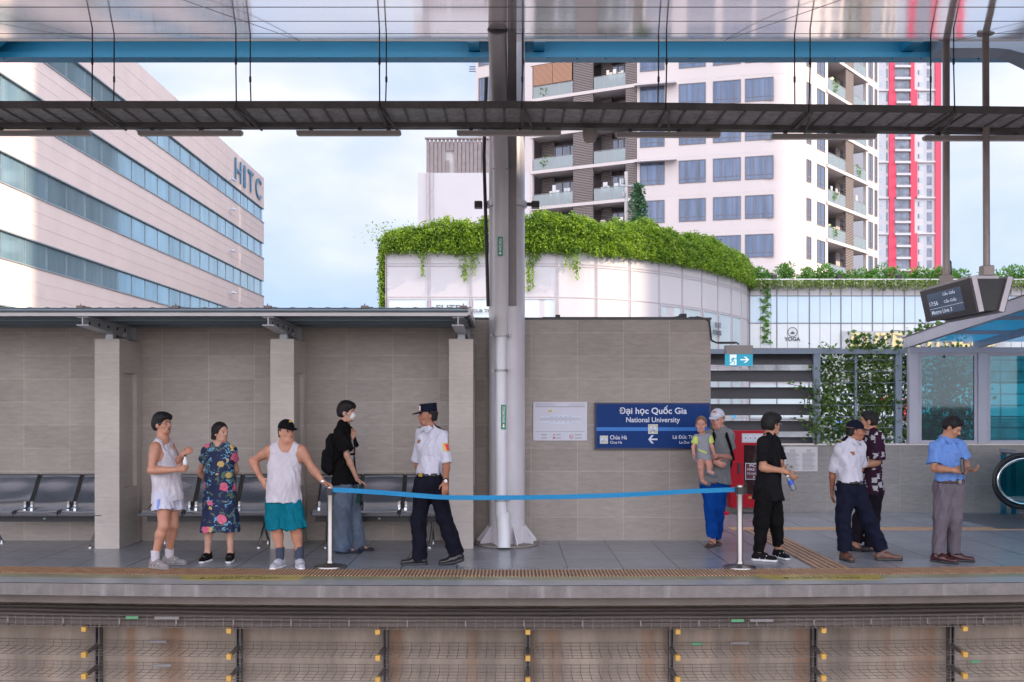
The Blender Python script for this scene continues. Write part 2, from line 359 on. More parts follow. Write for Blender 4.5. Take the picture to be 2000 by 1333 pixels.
wy.tube([(.4, 13.05, 2.905), (2.1, 13.05, 2.905), (X_(1330, 13), 13.05, 2.92)], .01, 6)
wy.build('cable', mat('black_cable', (.03, .03, .035), .6), wall)

sh = thing('waiting_shelter', 'open waiting shelter with a low metal roof on stone-clad pillars, benches inside', 'shelter', (-4.9, 12.3, 0))
M_roofm = mat('grey_blue_sheet_steel', (.2, .25, .29), .35, metal=.55, var=.1)
M_fasc = mat('pale_fascia_steel', (.5, .48, .49), .45, metal=.2, var=.08)
M_beam = mat('painted_beam_steel', (.42, .44, .47), .4, metal=.15, var=.08)
m = MB(); RX1 = X_(914, 11.5)
n = int((RX1+9)/.05); vs, fs = [], []
for i in range(n+1):     # corrugated sheet
    x = -9+(RX1+9)*i/n; dz = .014*math.sin(i*1.57)
    for y, z in ((11.42, 2.875), (13.35, 2.835)): vs += [(x, y, z+dz), (x, y, z+dz-.006)]
for i in range(n):
    a = 4*i; fs += [(a, a+4, a+6, a+2), (a+1, a+3, a+7, a+5), (a, a+1, a+5, a+4), (a+2, a+6, a+7, a+3)]
m.add(vs, fs).build('roof_sheet', M_roofm, sh, smooth=True)
MB().tube([(-9, 11.42, 2.852), (RX1, 11.42, 2.852)], .026, 10).build('gutter', M_roofm, sh, smooth=True)
MB().box(-9, RX1, 11.44, 11.48, 2.785, 2.826).build('fascia', M_fasc, sh)
m = MB()
for y in (11.9, 12.4, 12.9): m.box(-9, RX1-.02, y, y+.05, 2.77, 2.815)
m.build('purlin', M_roofm, sh)
MB().prism([(RX1, 11.44, 2.80), (RX1, 13.35, 2.77), (RX1, 13.35, 2.85), (RX1, 11.44, 2.885)], (.03, 0, 0)).build('end_trim', M_fasc, sh)
m = MB()
for px in (160, 345, 524, 713, 905): 
    x = X_(px, 11.45); m.box(x-.04, x+.04, 11.39, 11.47, 2.87, 2.9); m.box(x+.0, x+.09, 11.46, 11.5, 2.88, 2.892); m.tube([(x, 11.42, 2.89), (x, 11.42, 2.925)], .006, 6)
m.build('roof_clip', mat('rusty_clip', (.22, .18, .16), .6, metal=.4), sh)
for k in range(3):
    x0, x1 = [(-5.115, -4.813), (-2.962, -2.673), (-.772, -.477)][k]; xc = (x0+x1)/2; zt = 2.57; y0, y1 = 12.2, WY-.001; ny0, ny1 = 12.36, 12.76
    n0, n1 = .73, 2.16
    m = MB(); c = x1-.05
    m.box(x0, c, y0, y1, 0, zt); m.box(c, x1, y0, ny0, 0, zt); m.box(c, x1, ny1, y1, 0, zt); m.box(c, x1, ny0, ny1, 0, n0); m.box(c, x1, ny0, ny1, n1, zt)
    if True: m.box(x1, x1+.003, ny1+.05, y1, 0, zt)
    m.build('pillar', M_pillar, sh)
    for ya, yb in ((12.27, 12.35), (12.7, 12.78)): MB().box(xc-.045, xc+.045, ya, yb, zt, 2.68).build('stub_post', M_beam, sh)
    m = MB(); hy = .012   # tapered I-beam
    def ib(za, zb, w): m.prism([(xc-w, 11.5, za[0]), (xc-w, 11.5, za[1]), (xc-w, 12.93, zb[1]), (xc-w, 12.93, zb[0])], (2*w, 0, 0))
    ib((2.772, 2.784), (2.756, 2.768), .07); ib((2.69, 2.772), (2.60, 2.756), .006); ib((2.68, 2.69), (2.59, 2.60), .07)
    m.box(xc-.08, xc+.08, 12.93, 12.948, 2.5, 2.8)
    m.build('roof_beam', M_beam, sh)
    m = MB()
    for yy in (11.68, 11.95, 12.22, 12.5, 12.75): m.tube([(xc+.005, yy, 2.72), (xc+.012, yy, 2.72)], .022, 8)  # solid dark discs on the beam web, hole shade put into their colour
    m.build('dark_hole_disc', mat('painted_hole_shade', (.05, .05, .055), .8), sh)

# perforated steel bench
def perf_mat():
    m = bpy.data.materials.new('perforated_steel'); n, l, b = nodes(m); o = n['Material Output']
    b.inputs['Base Color'].default_value = (.80, .88, 1, 1); b.inputs['Metallic'].default_value = .95; b.inputs['Roughness'].default_value = .17
    tcn = n.new('ShaderNodeTexCoord'); sp = n.new('ShaderNodeSeparateXYZ'); l.new(tcn.outputs['UV'], sp.inputs[0])
    def wave(sock, f, ph=0):
        a = n.new('ShaderNodeMath'); a.operation = 'MULTIPLY_ADD'; l.new(sock, a.inputs[0]); a.inputs[1].default_value = f; a.inputs[2].default_value = ph
        s = n.new('ShaderNodeMath'); s.operation = 'SINE'; l.new(a.outputs[0], s.inputs[0]); return s.outputs[0]
    mu = n.new('ShaderNodeMath'); mu.operation = 'MULTIPLY'; l.new(wave(sp.outputs[0], 190), mu.inputs[0]); l.new(wave(sp.outputs[1], 190), mu.inputs[1])
    g = n.new('ShaderNodeMath'); g.operation = 'GREATER_THAN'; l.new(mu.outputs[0], g.inputs[0]); g.inputs[1].default_value = .62
    # holes only inside the panel
    def inside(sock, lo, hi):
        a = n.new('ShaderNodeMath'); a.operation = 'COMPARE'; l.new(sock, a.inputs[0]); a.inputs[1].default_value = (lo+hi)/2; a.inputs[2].default_value = (hi-lo)/2; return a.outputs[0]
    i1 = n.new('ShaderNodeMath'); i1.operation = 'MULTIPLY'; l.new(inside(sp.outputs[0], .06, .45), i1.inputs[0]); l.new(inside(sp.outputs[1], .07, .74), i1.inputs[1])
    i2 = n.new('ShaderNodeMath'); i2.operation = 'MULTIPLY'; l.new(i1.outputs[0], i2.inputs[0]); l.new(g.outputs[0], i2.inputs[1])
    tr = n.new('ShaderNodeBsdfTransparent'); mxs = n.new('ShaderNodeMixShader'); l.new(i2.outputs[0], mxs.inputs[0]); l.new(b.outputs[0], mxs.inputs[1]); l.new(tr.outputs[0], mxs.inputs[2]); l.new(mxs.outputs[0], o.inputs[0])
    return m
M_perf = perf_mat(); M_chr = mat('polished_steel', (.6, .6, .62), .14, metal=1, var=.05); M_dk = mat('dark_seat_rim', (.1, .1, .11), .3, metal=.7, var=.1); M_blk = mat('black_steel', (.02, .02, .024), .4, var=.1)
def bench():
    b = thing('bench', '', 'bench', (0, 12.5, 0), 'steel bench units in the shelter')
    prof = [(12.925, .85), (12.905, .84), (12.88, .805), (12.845, .735), (12.80, .655), (12.745, .575), (12.68, .51), (12.605, .467), (12.53, .445), (12.45, .442), (12.36, .446), (12.28, .448), (12.235, .44), (12.215, .42), (12.21, .4)]
    L = [0]
    for i in range(1, len(prof)): L.append(L[-1]+math.dist(prof[i], prof[i-1]))
    for k in (-1, 0, 1):
        xc = k*.548; vs, fs, uv = [], [], []; nx = 10
        for i, (y, z) in enumerate(prof):
            for j in range(nx+1):
                u = j/nx; x = xc-.255+.51*u; e = (2*u-1)**2
                dy = -.028*e*max(0, 1-abs(i-5)/5) ; vs.append((x, y+dy, z+(.014*e if 6 < i < 12 else 0))); uv.append((u*.51, L[i]))
        for i in range(len(prof)-1):
            for j in range(nx): a = i*(nx+1)+j; fs.append((a, a+nx+1, a+nx+2, a+1))
        o = mesh_obj('seat_shell', vs, fs, M_perf, b, True)
        ul = o.data.uv_layers.new(name='uv')
        for lp in o.data.loops: ul.data[lp.index].uv = uv[lp.vertex_index]
        rim = MB(); pts = [(xc-.258, y-.03*max(0, 1-abs(i-5)/5), z+.004) for i, (y, z) in enumerate(prof)]
        rim.tube(pts, .013, 6); rim.tube([(x+.516, y, z) for x, y, z in pts], .013, 6)
        rim.tube([(xc-.25, 12.925, .85), (xc+.25, 12.925, .85)], .017, 6)
        rim.tube([(xc-.262, 12.212, .405), (xc+.262, 12.212, .405)], .014, 6)
        r = rim.build('seat_rim', M_dk, o, smooth=True)
        for s in (-1, 1): MB().box(xc+s*.232-.014, xc+s*.232+.014, 12.59, 12.65, .47, .54).build('seat_clip', M_chr, o)
    MB().bbox(-.8, .8, 12.45, 12.53, .3, .38, .008).build('beam', M_blk, b)
    MB().box(-.015, .015, 12.443, 12.449, .33, .35).build('sticker', mat('pale_blue_sticker', (.35, .55, .6), .5), b)
    for s in (-1, 1):
        x = s*.66
        MB().tube([(x, 12.49, .32), (x, 12.47, .25), (x-.02*s, 12.3, .03)], .016, 8).tube([(x, 12.49, .25), (x, 12.7, .03)], .016, 8).lathe([(.03, 0), (.03, .012), (.012, .03)], (x-.02*s, 12.3, 0), 12).lathe([(.03, 0), (.03, .012), (.012, .03)], (x, 12.7, 0), 12).build('leg', M_chr, b, smooth=True)
    return b
b0 = bench(); b0.location.x = X_(98, 12.6)
WL[b0.name] = Vector(b0.location); b0['label'] = 'perforated steel three-seat bench left of the man in glasses, cut by the picture edge'
dup(b0, (X_(419, 12.6)-b0.location.x, 0, 0), 'perforated steel three-seat bench behind the woman in the floral dress')
dup(b0, (X_(744, 12.6)-b0.location.x, 0, 0), 'perforated steel three-seat bench behind the masked youth and the guard')

# ------------------------------------------------------------------ big column with drain pipe
M_col = mat('grey_column_paint', (.58, .56, .6), .3, var=.07, vscale=2, dirt=((.33, .31, .31), 2.5, .62, .9), bump=.04)
M_pipe = mat('pvc_grey_pipe', (.55, .53, .54), .38, var=.06, dirt=((.38, .35, .34), 4, .6, .9))
M_whitep = mat('white_pipe', (.66, .67, .72), .35, var=.05, dirt=((.4, .37, .34), 4, .66, .95))
M_ring = mat('grey_clamp', (.3, .3, .32), .4, metal=.4)
cx, cy = X_(990, 12.55), 12.6
colm = thing('platform_column', 'tall round grey steel column with a finned foot standing in front of the tiled wall', 'column', (cx, cy, 0))
MB().lathe([(.228, .01), (.228, 6.6)], (cx, cy, 0), 40).build('shaft', M_col, colm, smooth=True)
MB().lathe([(.23, 4.25), (.255, 4.26), (.255, 4.33), (.23, 4.34)], (cx, cy, 0), 40).build('collar', M_col, colm, smooth=True)
MB().lathe([(.40, .004), (.40, .025)], (cx, cy, 0), 32).build('base_plate', M_conc2, colm)
for k in range(9):
    a = math.radians(k*40+10); u = Vector((math.cos(a), math.sin(a), 0)); v = Vector((-math.sin(a), math.cos(a), 0)); c = Vector((cx, cy, .03))
    MB().prism([c+u*.22-v*.008, c+u*.38-v*.008, c+u*.38-v*.008+Vector((0, 0, .03)), c+u*.24-v*.008+Vector((0, 0, .21)), c+u*.22-v*.008+Vector((0, 0, .21))], v*.016).build('fin', M_col, colm)
for s, tx in ((-1, 'left'), (1, 'right')):
    q = MB().box(cx+s*.25-.04, cx+s*.25+.06, cy-.03, cy+.03, 4.28, 4.32).build('lamp_arm', M_blk, colm)
    MB().bbox(cx+s*.36-.05, cx+s*.36+.05, cy-.06, cy+.05, 4.25, 4.335, .008).build('floodlight', M_blk, colm)
MB().tube([(cx-.26, cy, 5.9), (cx-.29, cy-.05, 4.9), (cx-.27, cy-.06, 4.25), (cx-.235, cy-.1, 3.0)], .022, 8).build('cable_bundle', mat('black_cable', (.03, .03, .035), .6), colm)
dp = thing('storm_drain_pipe', 'grey and white storm drain pipe clamped to the front of the round column', 'drain pipe', (X_(978, 12.2), 12.2, 0))
pc = lambda px, py, Y: P(px, py, Y)
p0, p1, p2 = pc(972, 57, 10.55), pc(978, 330, 11.9), pc(979, 655, 12.22)
MB().tube([p0, p1, p2], [.102, .093, .088], 24).build('upper_pipe', M_pipe, dp, smooth=True)
MB().tube([pc(979, 650, 12.25), pc(979, 1008, 12.25)], .069, 20).build('lower_pipe', M_whitep, dp, smooth=True)
MB().tube([pc(983, 1000, 12.25), pc(983, 1024, 12.25), pc(984, 1040, 12.22), pc(984, 1071, 12.18)], .082, 20).build('pipe_boot', M_whitep, dp, smooth=True)
def ringat(p, q, r, hh): 
    d = (Vector(q)-Vector(p)).normalized(); return MB().tube([Vector(p)-d*hh, Vector(p)+d*hh], r, 24).build('clamp', M_ring, dp, smooth=True)
ringat(p0, p1, .112, .008); ringat(p1, p2, .102, .01)
for py, r in ((655, .1), (724, .082), (977, .082)):
    q = pc(979, py, 12.25); m = MB().tube([q-Vector((0, 0, .014)), q+Vector((0, 0, .014))], r, 24)
    for s in (-1, 1): m.box(q.x+s*r-.02, q.x+s*(r+.03), q.y-.02, q.y+.02, q.z-.018, q.z+.018)
    m.build('clamp', M_ring, dp)
M_gst = mat('green_label', (.0, .2, .11), .4, var=.05); M_wh = mat('white_print', (.78, .78, .76), .5, var=.03)
for px, ya, yb in ((977, 463, 500), (983.5, 791, 839)):
    Y = 12.25-.0715 if ya > 700 else 12.02-.0915+.05
    if ya < 700: Y = 11.925
    a, b_ = P(px, ya, Y), P(px, yb, Y); w2 = .031
    st = MB().box(a.x-w2, a.x+w2, a.y-.002, a.y+.02, b_.z, a.z).build('label', M_gst, dp)
    H = a.z-b_.z
    text('lettering', 'STORM DRAIN', (a.x, a.y-.0025, a.z-H*.4), (0, 0, -1), (1, 0, 0), H*.66, .03, M_wh, st, .0006, .01)
    zc = b_.z+H*.14
    MB().prism([(a.x-.008, a.y-.003, zc+H*.07), (a.x+.008, a.y-.003, zc+H*.07), (a.x+.008, a.y-.003, zc-H*.01), (a.x+.018, a.y-.003, zc-H*.01), (a.x, a.y-.003, zc-H*.08), (a.x-.018, a.y-.003, zc-H*.01), (a.x-.008, a.y-.003, zc-H*.01)], (0, -.0006, 0)).build('arrow', M_wh, st)
q0, q1, q2 = P(1000, 47, 10.4), P(1001, 330, 11.95), P(1001, 596, 12.3)
m = MB()
for a, b_ in ((q0, q1), (q1, q2)):
    m.prism([a+Vector((-.047, 0, 0)), a+Vector((.047, 0, 0)), b_+Vector((.05, 0, 0)), b_+Vector((-.05, 0, 0))], (0, .08, 0))
cd_ = tag(m.build('cable_conduit', mat('conduit_grey', (.24, .22, .22), .55, var=.15)), 'flat dark grey cable conduit running up beside the drain pipe to the ceiling', 'conduit')

# ------------------------------------------------------------------ canopy ceiling and blue beam
def ceil_z(y): return 5.70+.268*(y-10.4)-.006*max(0, 11-y)**2
def M_ceiling():
    m = mat('glossy_ceiling_panel', (.96, .89, .92), .09, metal=.38, var=.015, vscale=1)
    n, l, b = nodes(m)
    tcn = n.new('ShaderNodeTexCoord'); mpn = n.new('ShaderNodeMapping'); mpn.inputs['Scale'].default_value = (.35, .6, 1)
    nt = n.new('ShaderNodeTexNoise'); nt.inputs['Scale'].default_value = 1.3; nt.inputs['Detail'].default_value = 0
    bp = n.new('ShaderNodeBump'); bp.inputs['Strength'].default_value = .12; bp.inputs['Distance'].default_value = .05
    l.new(tcn.outputs['Object'], mpn.inputs[0]); l.new(mpn.outputs[0], nt.inputs[0]); l.new(nt.outputs[0], bp.inputs['Height']); l.new(bp.outputs[0], b.inputs['Normal'])
    return m
cn = thing('platform_canopy', 'glossy white panelled canopy roof with a bright blue steel edge beam high above the platform', 'canopy', (0, 11.5, 6))
ys = [6.6+.1*i for i in range(int(5.1/.1)+1)]; xs = [-22+1.0*i for i in range(55)]
vs = [(x, y, ceil_z(y)) for y in ys for x in xs]; nx = len(xs)
fs = [(i*nx+j, i*nx+j+1, (i+1)*nx+j+1, (i+1)*nx+j) for i in range(len(ys)-1) for j in range(nx-1)]
vs2 = [(x, y, z+.16) for x, y, z in vs]; k = len(vs)
m = MB().add(vs, [f[::-1] for f in fs]).add(vs2, fs)
m.build('ceiling', M_ceiling(), cn, smooth=True)
zc = ceil_z(11.7)
MB().box(-22, 32, 11.7, 11.72, zc-.006, zc+.3).build('edge_trim', mat('trim_grey_white', (.6, .6, .62), .3, metal=.2), cn)
M_joint = mat('dark_panel_joint', (.06, .06, .065), .6)
m = MB()
for y in (7.3, 8.42, 9.7, 10.95): m.obox((5, y, ceil_z(y)-.001), (27, 0, 0), (0, .006, .0016), (0, 0, .002))
for x in (-9.8, -7.35, -4.9, -2.5, 0, 2.5, 5.2, 7.6):
    m.prism([(x-.004, 6.6, ceil_z(6.6)-.004), (x+.004, 6.6, ceil_z(6.6)-.004), (x+.004, 11.7, ceil_z(11.7)-.004), (x-.004, 11.7, ceil_z(11.7)-.004)], (0, 0, .003))
m.build('panel_joint', M_joint, cn)
M_blue = mat('sky_blue_steel_paint', (.025, .30, .52), .42, var=.06, vscale=1.2)
BY = 12.9; zb0, zb1 = Z_(111, BY), Z_(62, BY)
m = MB().box(-22, 32, BY, BY+.02, zb0+.03, zb1); m.box(-22, 32, BY-.09, BY+.11, zb0-.04, zb0+.03)
m.build('edge_beam', M_blue, cn)
MB().box(-22, 32, 11.9, 13.4, zb1+.02, zb1+.1).build('roof_top', M_blue, cn)
for px in (925, 1053, 1786, -840): MB().box(X_(px, 12.6)-.07, X_(px, 12.6)+.07, 12.5, BY, Z_(88, 12.6), Z_(78, 12.6)+.1).build('bracket', M_blue, cn)
for i in range(-18, 20): MB().lathe([(.012, zb0-.06), (.012, zb0+.045)], (i*.37+.1, BY-.05, 0), 6).build('bolt', M_blue, cn)
M_haunch = mat('blue_grey_arch_paint', (.24, .30, .38), .4, var=.06)
for sx, x0 in ((1, X_(1825, 12.6)), (-1, X_(28, 12.6))):
    # curved haunch of the neighbouring frame
    pts = [(x0, zb1-.05), (x0+sx*.0, zb1-.3)]
    top = zb1-.03; prof = [Vector((x0+sx*2.6, 0, top)), Vector((x0, 0, top))]
    if sx > 0:
        prof += [Vector((x0, 0, Z_(108, 12.6))), Vector((X_(1925, 12.6), 0, Z_(108, 12.6)))]
        for t in range(1, 11): a = t/10*math.pi/2; prof.append(Vector((X_(1925, 12.6)+1.15*math.sin(a), 0, Z_(108, 12.6)-1.35*(1-math.cos(a)))))
        prof += [Vector((x0+2.6, 0, 4.6))]
    else:
        prof = [Vector((x0-2.6, 0, top)), Vector((x0+.25, 0, top))]
        for t in range(1, 11): a = t/10*math.pi/2; prof.append(Vector((x0+.25-1.0*math.sin(a), 0, top-.05-1.6*(1-math.cos(a)))))
        prof += [Vector((x0-2.6, 0, 4.2))]
    MB().prism([(p.x, 12.35, p.z) for p in prof], (0, .35, 0)).build('haunch', M_haunch if sx > 0 else M_blue, cn)
m = MB()
for s in (-1, 1):
    m.lathe([(.228, 0), (.228, 6.3)], (s*7.35, 12.6, 0), 24)
m.build('far_column', M_col, cn)

# ------------------------------------------------------------------ overhead cable tray + lights + hangers
tr = thing('overhead_cable_tray', 'long dark steel cable tray hung on thin rods from the canopy', 'cable tray', (0, 10.7, 4.9))
M_tr = mat('dirty_dark_tray', (.12, .11, .108), .6, var=.3, vscale=4, bump=.1); M_tr2 = mat('tray_mesh_underside', (.30, .295, .30), .6, var=.35, vscale=14)
def sl(x): return -.0 if x < 0 else -.011*x
def sbox(m, x0, x1, y0, y1, z0, z1): 
    m.prism([(x0, y0, z0+sl(x0)), (x0, y1, z0+sl(x0)), (x0, y1, z1+sl(x0)), (x0, y0, z1+sl(x0))], (x1-x0, 0, sl(x1)-sl(x0)))
def sboxn(m, x0, x1, *a):
    sbox(m, x0, min(0, x1), *a) if x0 < 0 else None
    sbox(m, max(0, x0), x1, *a) if x1 > 0 else None
XA, XB = -9, 9
m = MB(); sboxn(m, XA, XB, 10.4, 10.42, 4.865, 4.94); sboxn(m, XA, XB, 10.93, 10.95, 4.87, 4.94); m.build('side_rail', M_tr, tr)
m = MB(); sboxn(m, XA, XB, 10.42, 10.93, 4.868, 4.874); m.build('tray_floor', M_tr2, tr)
m = MB(); x = XA+.1
while x < XB: m.box(x-.012, x+.012, 10.42, 10.93, 4.855+sl(x), 4.868+sl(x)); x += .21
m.build('rung', M_tr, tr)
m = MB(); sboxn(m, XA, XB, 10.955, 11.08, 4.825, 4.872); m.build('lighting_trunking', M_tr, tr)
MB().box(-9, 9, 10.5, 10.53, 4.873, 4.89).build('cable', M_cable, tr)
for k, x in enumerate([-4.385+1.5*i for i in range(-2, 10)]):
    for yy in (10.4, 10.97):
        z1 = ceil_z(yy)+.01; MB().tube([(x+random.uniform(-.015, .015), yy, 4.86+sl(x)), (x+.0, yy, (z1+4.86)/2), (x, yy, z1)], .0075, 6).tube([(x, yy, 5.32), (x, yy, 5.38)], .013, 6).build('hanger_rod', M_blk, tr)
    MB().box(x-.02, x+.02, 10.36, 11.02, 4.83+sl(x), 4.853+sl(x)).tube([(x+.02, 10.42, 4.85+sl(x)), (x+.12, 11.0, 4.8+sl(x))], .014, 6).build('cross_channel', M_tr, tr)
M_lum = mat('grey_luminaire', (.3, .27, .26), .45, var=.1); M_tube = mat('unlit_tube', (.6, .55, .53), .3)
mids = (74, 371, 681, 994, 1305, 1609, 1907)
descr = ('above the left edge of the shelter', 'over the second shelter bay', 'over the third shelter bay', 'passing behind the round column', 'right of the small round loudspeaker', 'before the sunlit tower corner', 'by the two display poles')
for i, px in enumerate(mids):
    X0 = X_(px, 11.0); zz = 4.762+sl(X0)
    lm = thing('tube_light', 'unlit linear tube light under the cable tray, '+descr[i], 'tube light', (X0, 11.02, zz), 'tube lights under the cable tray')
    MB().prism([(X0-.575, 10.97, zz+.03), (X0-.575, 11.07, zz+.03), (X0-.575, 11.055, zz), (X0-.575, 11.045, zz-.012), (X0-.575, 10.995, zz-.012), (X0-.575, 10.985, zz)], (1.15, 0, 0)).build('housing', M_lum, lm)
    MB().box(X0-.56, X0+.56, 11.0, 11.04, zz-.022, zz-.012).build('diffuser', M_tube, lm)
    m = MB()
    for d in (-.42, .12, .44): MB().box(X0+d-.02, X0+d+.02, 11.0, 11.04, zz+.03, zz+.066).build('mount', M_tr, lm)
q = P(1152, 264, 10.9)
ls = thing('loudspeaker', 'small beige drum-shaped loudspeaker hanging under the cable tray right of the column', 'loudspeaker', q)
MB().lathe([(.06, q.z-.075), (.068, q.z-.06), (.07, q.z-.03), (.078, q.z-.025), (.078, q.z+.05), (.07, q.z+.06)], (q.x, q.y, 0), 24).build('drum', mat('dusty_beige', (.33, .29, .27), .6), ls, smooth=True)
MB().box(q.x-.02, q.x+.02, q.y-.02, q.y+.02, q.z+.06, q.z+.1).build('bracket', M_tr, ls)

# ------------------------------------------------------------------ departure display
M_pole = mat('brown_grey_pole', (.34, .29, .27), .45, metal=.2, var=.15, vscale=3)
ds = thing('departure_display', 'double-sided dark departure display hung from the canopy on two grey poles', 'display', (5.15, 11.2, 3.2))
for px0, px1, pyt, pyb, Y, r in ((1848, 1848, 74, 548, 11.6, .04), (1925, 1927, 66, 530, 10.9, .036)):
    MB().tube([P(px0, pyt-3, Y), P(px1, pyb, Y)], r, 16).build('pole', M_pole, ds, smooth=True)
    a = P(px0, pyt, Y); MB().lathe([(.09, a.z-.01), (.09, a.z+.01)], (a.x, a.y, 0), 16).build('flange', M_pole, ds)
    b_ = P(px1, pyb, Y); MB().bbox(b_.x-.06, b_.x+.06, Y-.06, Y+.06, b_.z-.05, b_.z+.06, .008).build('pole_foot', M_pole, ds)
Ya, Yb = 10.62, 11.95     # near and far end
A_t, A_b = P(1895, 542, Ya), P(1911, 610, Ya)          # left screen, near edge
B_t, B_b = P(1800, 574, Yb), P(1812, 631, Yb)
A_t.x = A_t.x; 
R_t, R_b = P(1979, 544, Ya), P(1961, 612, Ya)
xL_t, xL_b, xR_t, xR_b = (A_t.x+B_t.x)/2, (A_b.x+B_b.x)/2, R_t.x, R_b.x
zt, zb = A_t.z, A_b.z
M_bez = mat('charcoal_bezel', (.045, .04, .045), .35, var=.1); M_side = mat('silver_edge', (.36, .33, .35), .35, metal=.4)
M_end = mat('dark_grille', (.03, .03, .034), .55, var=.2, vscale=40)
th = .055
for nm, xt, xb_, s in (('l', xL_t, xL_b, 1), ('r', xR_t, xR_b, -1)):
    up = Vector((xt-xb_, 0, zt-zb)); U = up.normalized(); nn = Vector((-s*U.z, 0, s*U.x))     # outwards
    o0 = Vector((xb_, Ya, zb)); 
    MB().prism([o0, o0+up, o0+up+Vector((0, Yb-Ya, 0)), o0+Vector((0, Yb-Ya, 0))], -nn*th).build('screen_case', M_side, ds)
    MB().prism([o0+nn*.002+U*.004+Vector((0, .01, 0)), o0+nn*.002+U*(up.length-.004)+Vector((0, .01, 0)), o0+nn*.002+U*(up.length-.004)+Vector((0, Yb-Ya-.01, 0)), o0+nn*.002+U*.004+Vector((0, Yb-Ya-.01, 0))], nn*.012).build('bezel', M_bez, ds)
    L = up.length; W = Yb-Ya; so = o0+nn*.0155
    scr = MB().prism([so+U*L*.14+Vector((0, W*.2, 0)), so+U*L*.84+Vector((0, W*.2, 0)), so+U*L*.84+Vector((0, W*.86, 0)), so+U*L*.14+Vector((0, W*.86, 0))], nn*.001).build('screen', mat('lcd_screen', (.02, .025, .035), .12, emit=((.08, .11, .17), .3)), ds)
    if nm == 'l':
        Mt = mat('lcd_text', (.3, .33, .4), .4, emit=((.5, .55, .7), .35)); rd = Vector((0, -1, 0))
        def tx(s_, v, hgt, yy, wd, al='L'): text('screen_text', s_, so+nn*.0015+U*L*v+Vector((0, W*yy, 0)), rd, U, wd, hgt, Mt, scr, .0004, .01, al)
        tx('17:56', .52, .05, .84, W*.17); tx('Cầu Giấy', .73, .05, .55, W*.24); tx('Cầu Giấy', .51, .05, .55, W*.24); tx('Metro Line 3', .25, .045, .83, W*.4)
        MB().prism([so+nn*.0012+U*L*.36+Vector((0, W*.2, 0)), so+nn*.0012+U*L*.37+Vector((0, W*.2, 0)), so+nn*.0012+U*L*.37+Vector((0, W*.86, 0)), so+nn*.0012+U*L*.36+Vector((0, W*.86, 0))], nn*.0004).build('screen_line', Mt, scr)
        MB().box(xL_b-.07, xL_b-.06, Ya+.06, Ya+.12, zb+.1, zb+.102)
MB().prism([(xL_t+.05, Ya+.03, zt-.01), (xR_t-.05, Ya+.03, zt-.01), (xR_b-.05, Ya+.03, zb+.02), (xL_b+.05, Ya+.03, zb+.02)], (0, Yb-Ya-.06, 0)).build('body', M_end, ds)
MB().box(xL_t+.03, xR_t-.1, Ya+.1, Yb-.1, zt-.008, zt+.03).build('top_cover', M_side, ds)
MB().tube([P(1851, 505, 11.62), P(1857, 512, 11.6), P(1858, 545, 11.6), P(1866, 556, 11.5)], .009, 6).build('cable', M_blk, ds)

# ------------------------------------------------------------------ low wall, louvre fence, trellis
FY = 16.4; fl0 = X_(1380, FY)-.9
lw = tag(MB().box(fl0-2, 16, FY, FY+.25, 0, Z_(870, FY)).build('low_wall', M_low), 'low stone-tiled wall behind the platform under the louvre fence and glass shelter', 'low wall', kind='thing')
MB().box(fl0-2, 16, FY-.015, FY+.26, Z_(870, FY)+.001, Z_(868, FY)+.012).build('coping', mat('steel_coping', (.5, .48, .48), .3, metal=.5), lw)
M_fr = mat('blue_grey_fence_paint', (.21, .27, .35), .4, var=.06)
M_slat = mat('dark_grey_louvre', (.035, .036, .042), .55, var=.15, vscale=5)
fz0, fz1 = Z_(868, FY)+.014, Z_(682, FY)
fn = thing('louvre_fence', 'fence of wide dark grey louvre blades in a blue-grey steel frame beside the tiled wall', 'fence', (X_(1490, FY), FY+.1, fz0))
xp = X_(1597, FY)
MB().box(xp-.055, xp+.055, FY+.03, FY+.13, fz0, fz1-.08).build('post', M_fr, fn)
MB().box(fl0-2, X_(1770, FY), FY+.02, FY+.14, fz1-.079, fz1).build('top_rail', M_fr, fn)
for (a, b_) in ((690, 712), (724, 745), (757, 779), (790, 811), (823, 843), (855, 867)):
    za, zb_ = Z_(a, FY), Z_(b_, FY); 
    MB().prism([(fl0-2, FY+.04, zb_), (fl0-2, FY+.06, zb_-.004), (fl0-2, FY+.15, za), (fl0-2, FY+.12, za+.004)], (xp-.06-fl0+2, 0, 0)).build('blade', M_slat, fn)
tl = thing('wire_trellis', 'blue-grey post and cable trellis carrying the climbing plants', 'trellis', (X_(1680, FY), FY+.1, fz0))
MB().box(X_(1757, FY)-.055, X_(1757, FY)+.055, FY+.03, FY+.13, fz0, fz1-.08).build('post', M_fr, tl)
MB().box(X_(1674, FY)-.02, X_(1674, FY)+.02, FY+.05, FY+.09, fz0, fz1-.08).build('slim_post', M_fr, tl)
for py in (703, 726, 748, 770, 792, 814, 836, 858):
    MB().tube([(xp+.056, FY+.08, Z_(py, FY)), (X_(1920, FY)+3, FY+.08, Z_(py, FY)-.0)], .008, 6).build('cable', M_fr, tl)

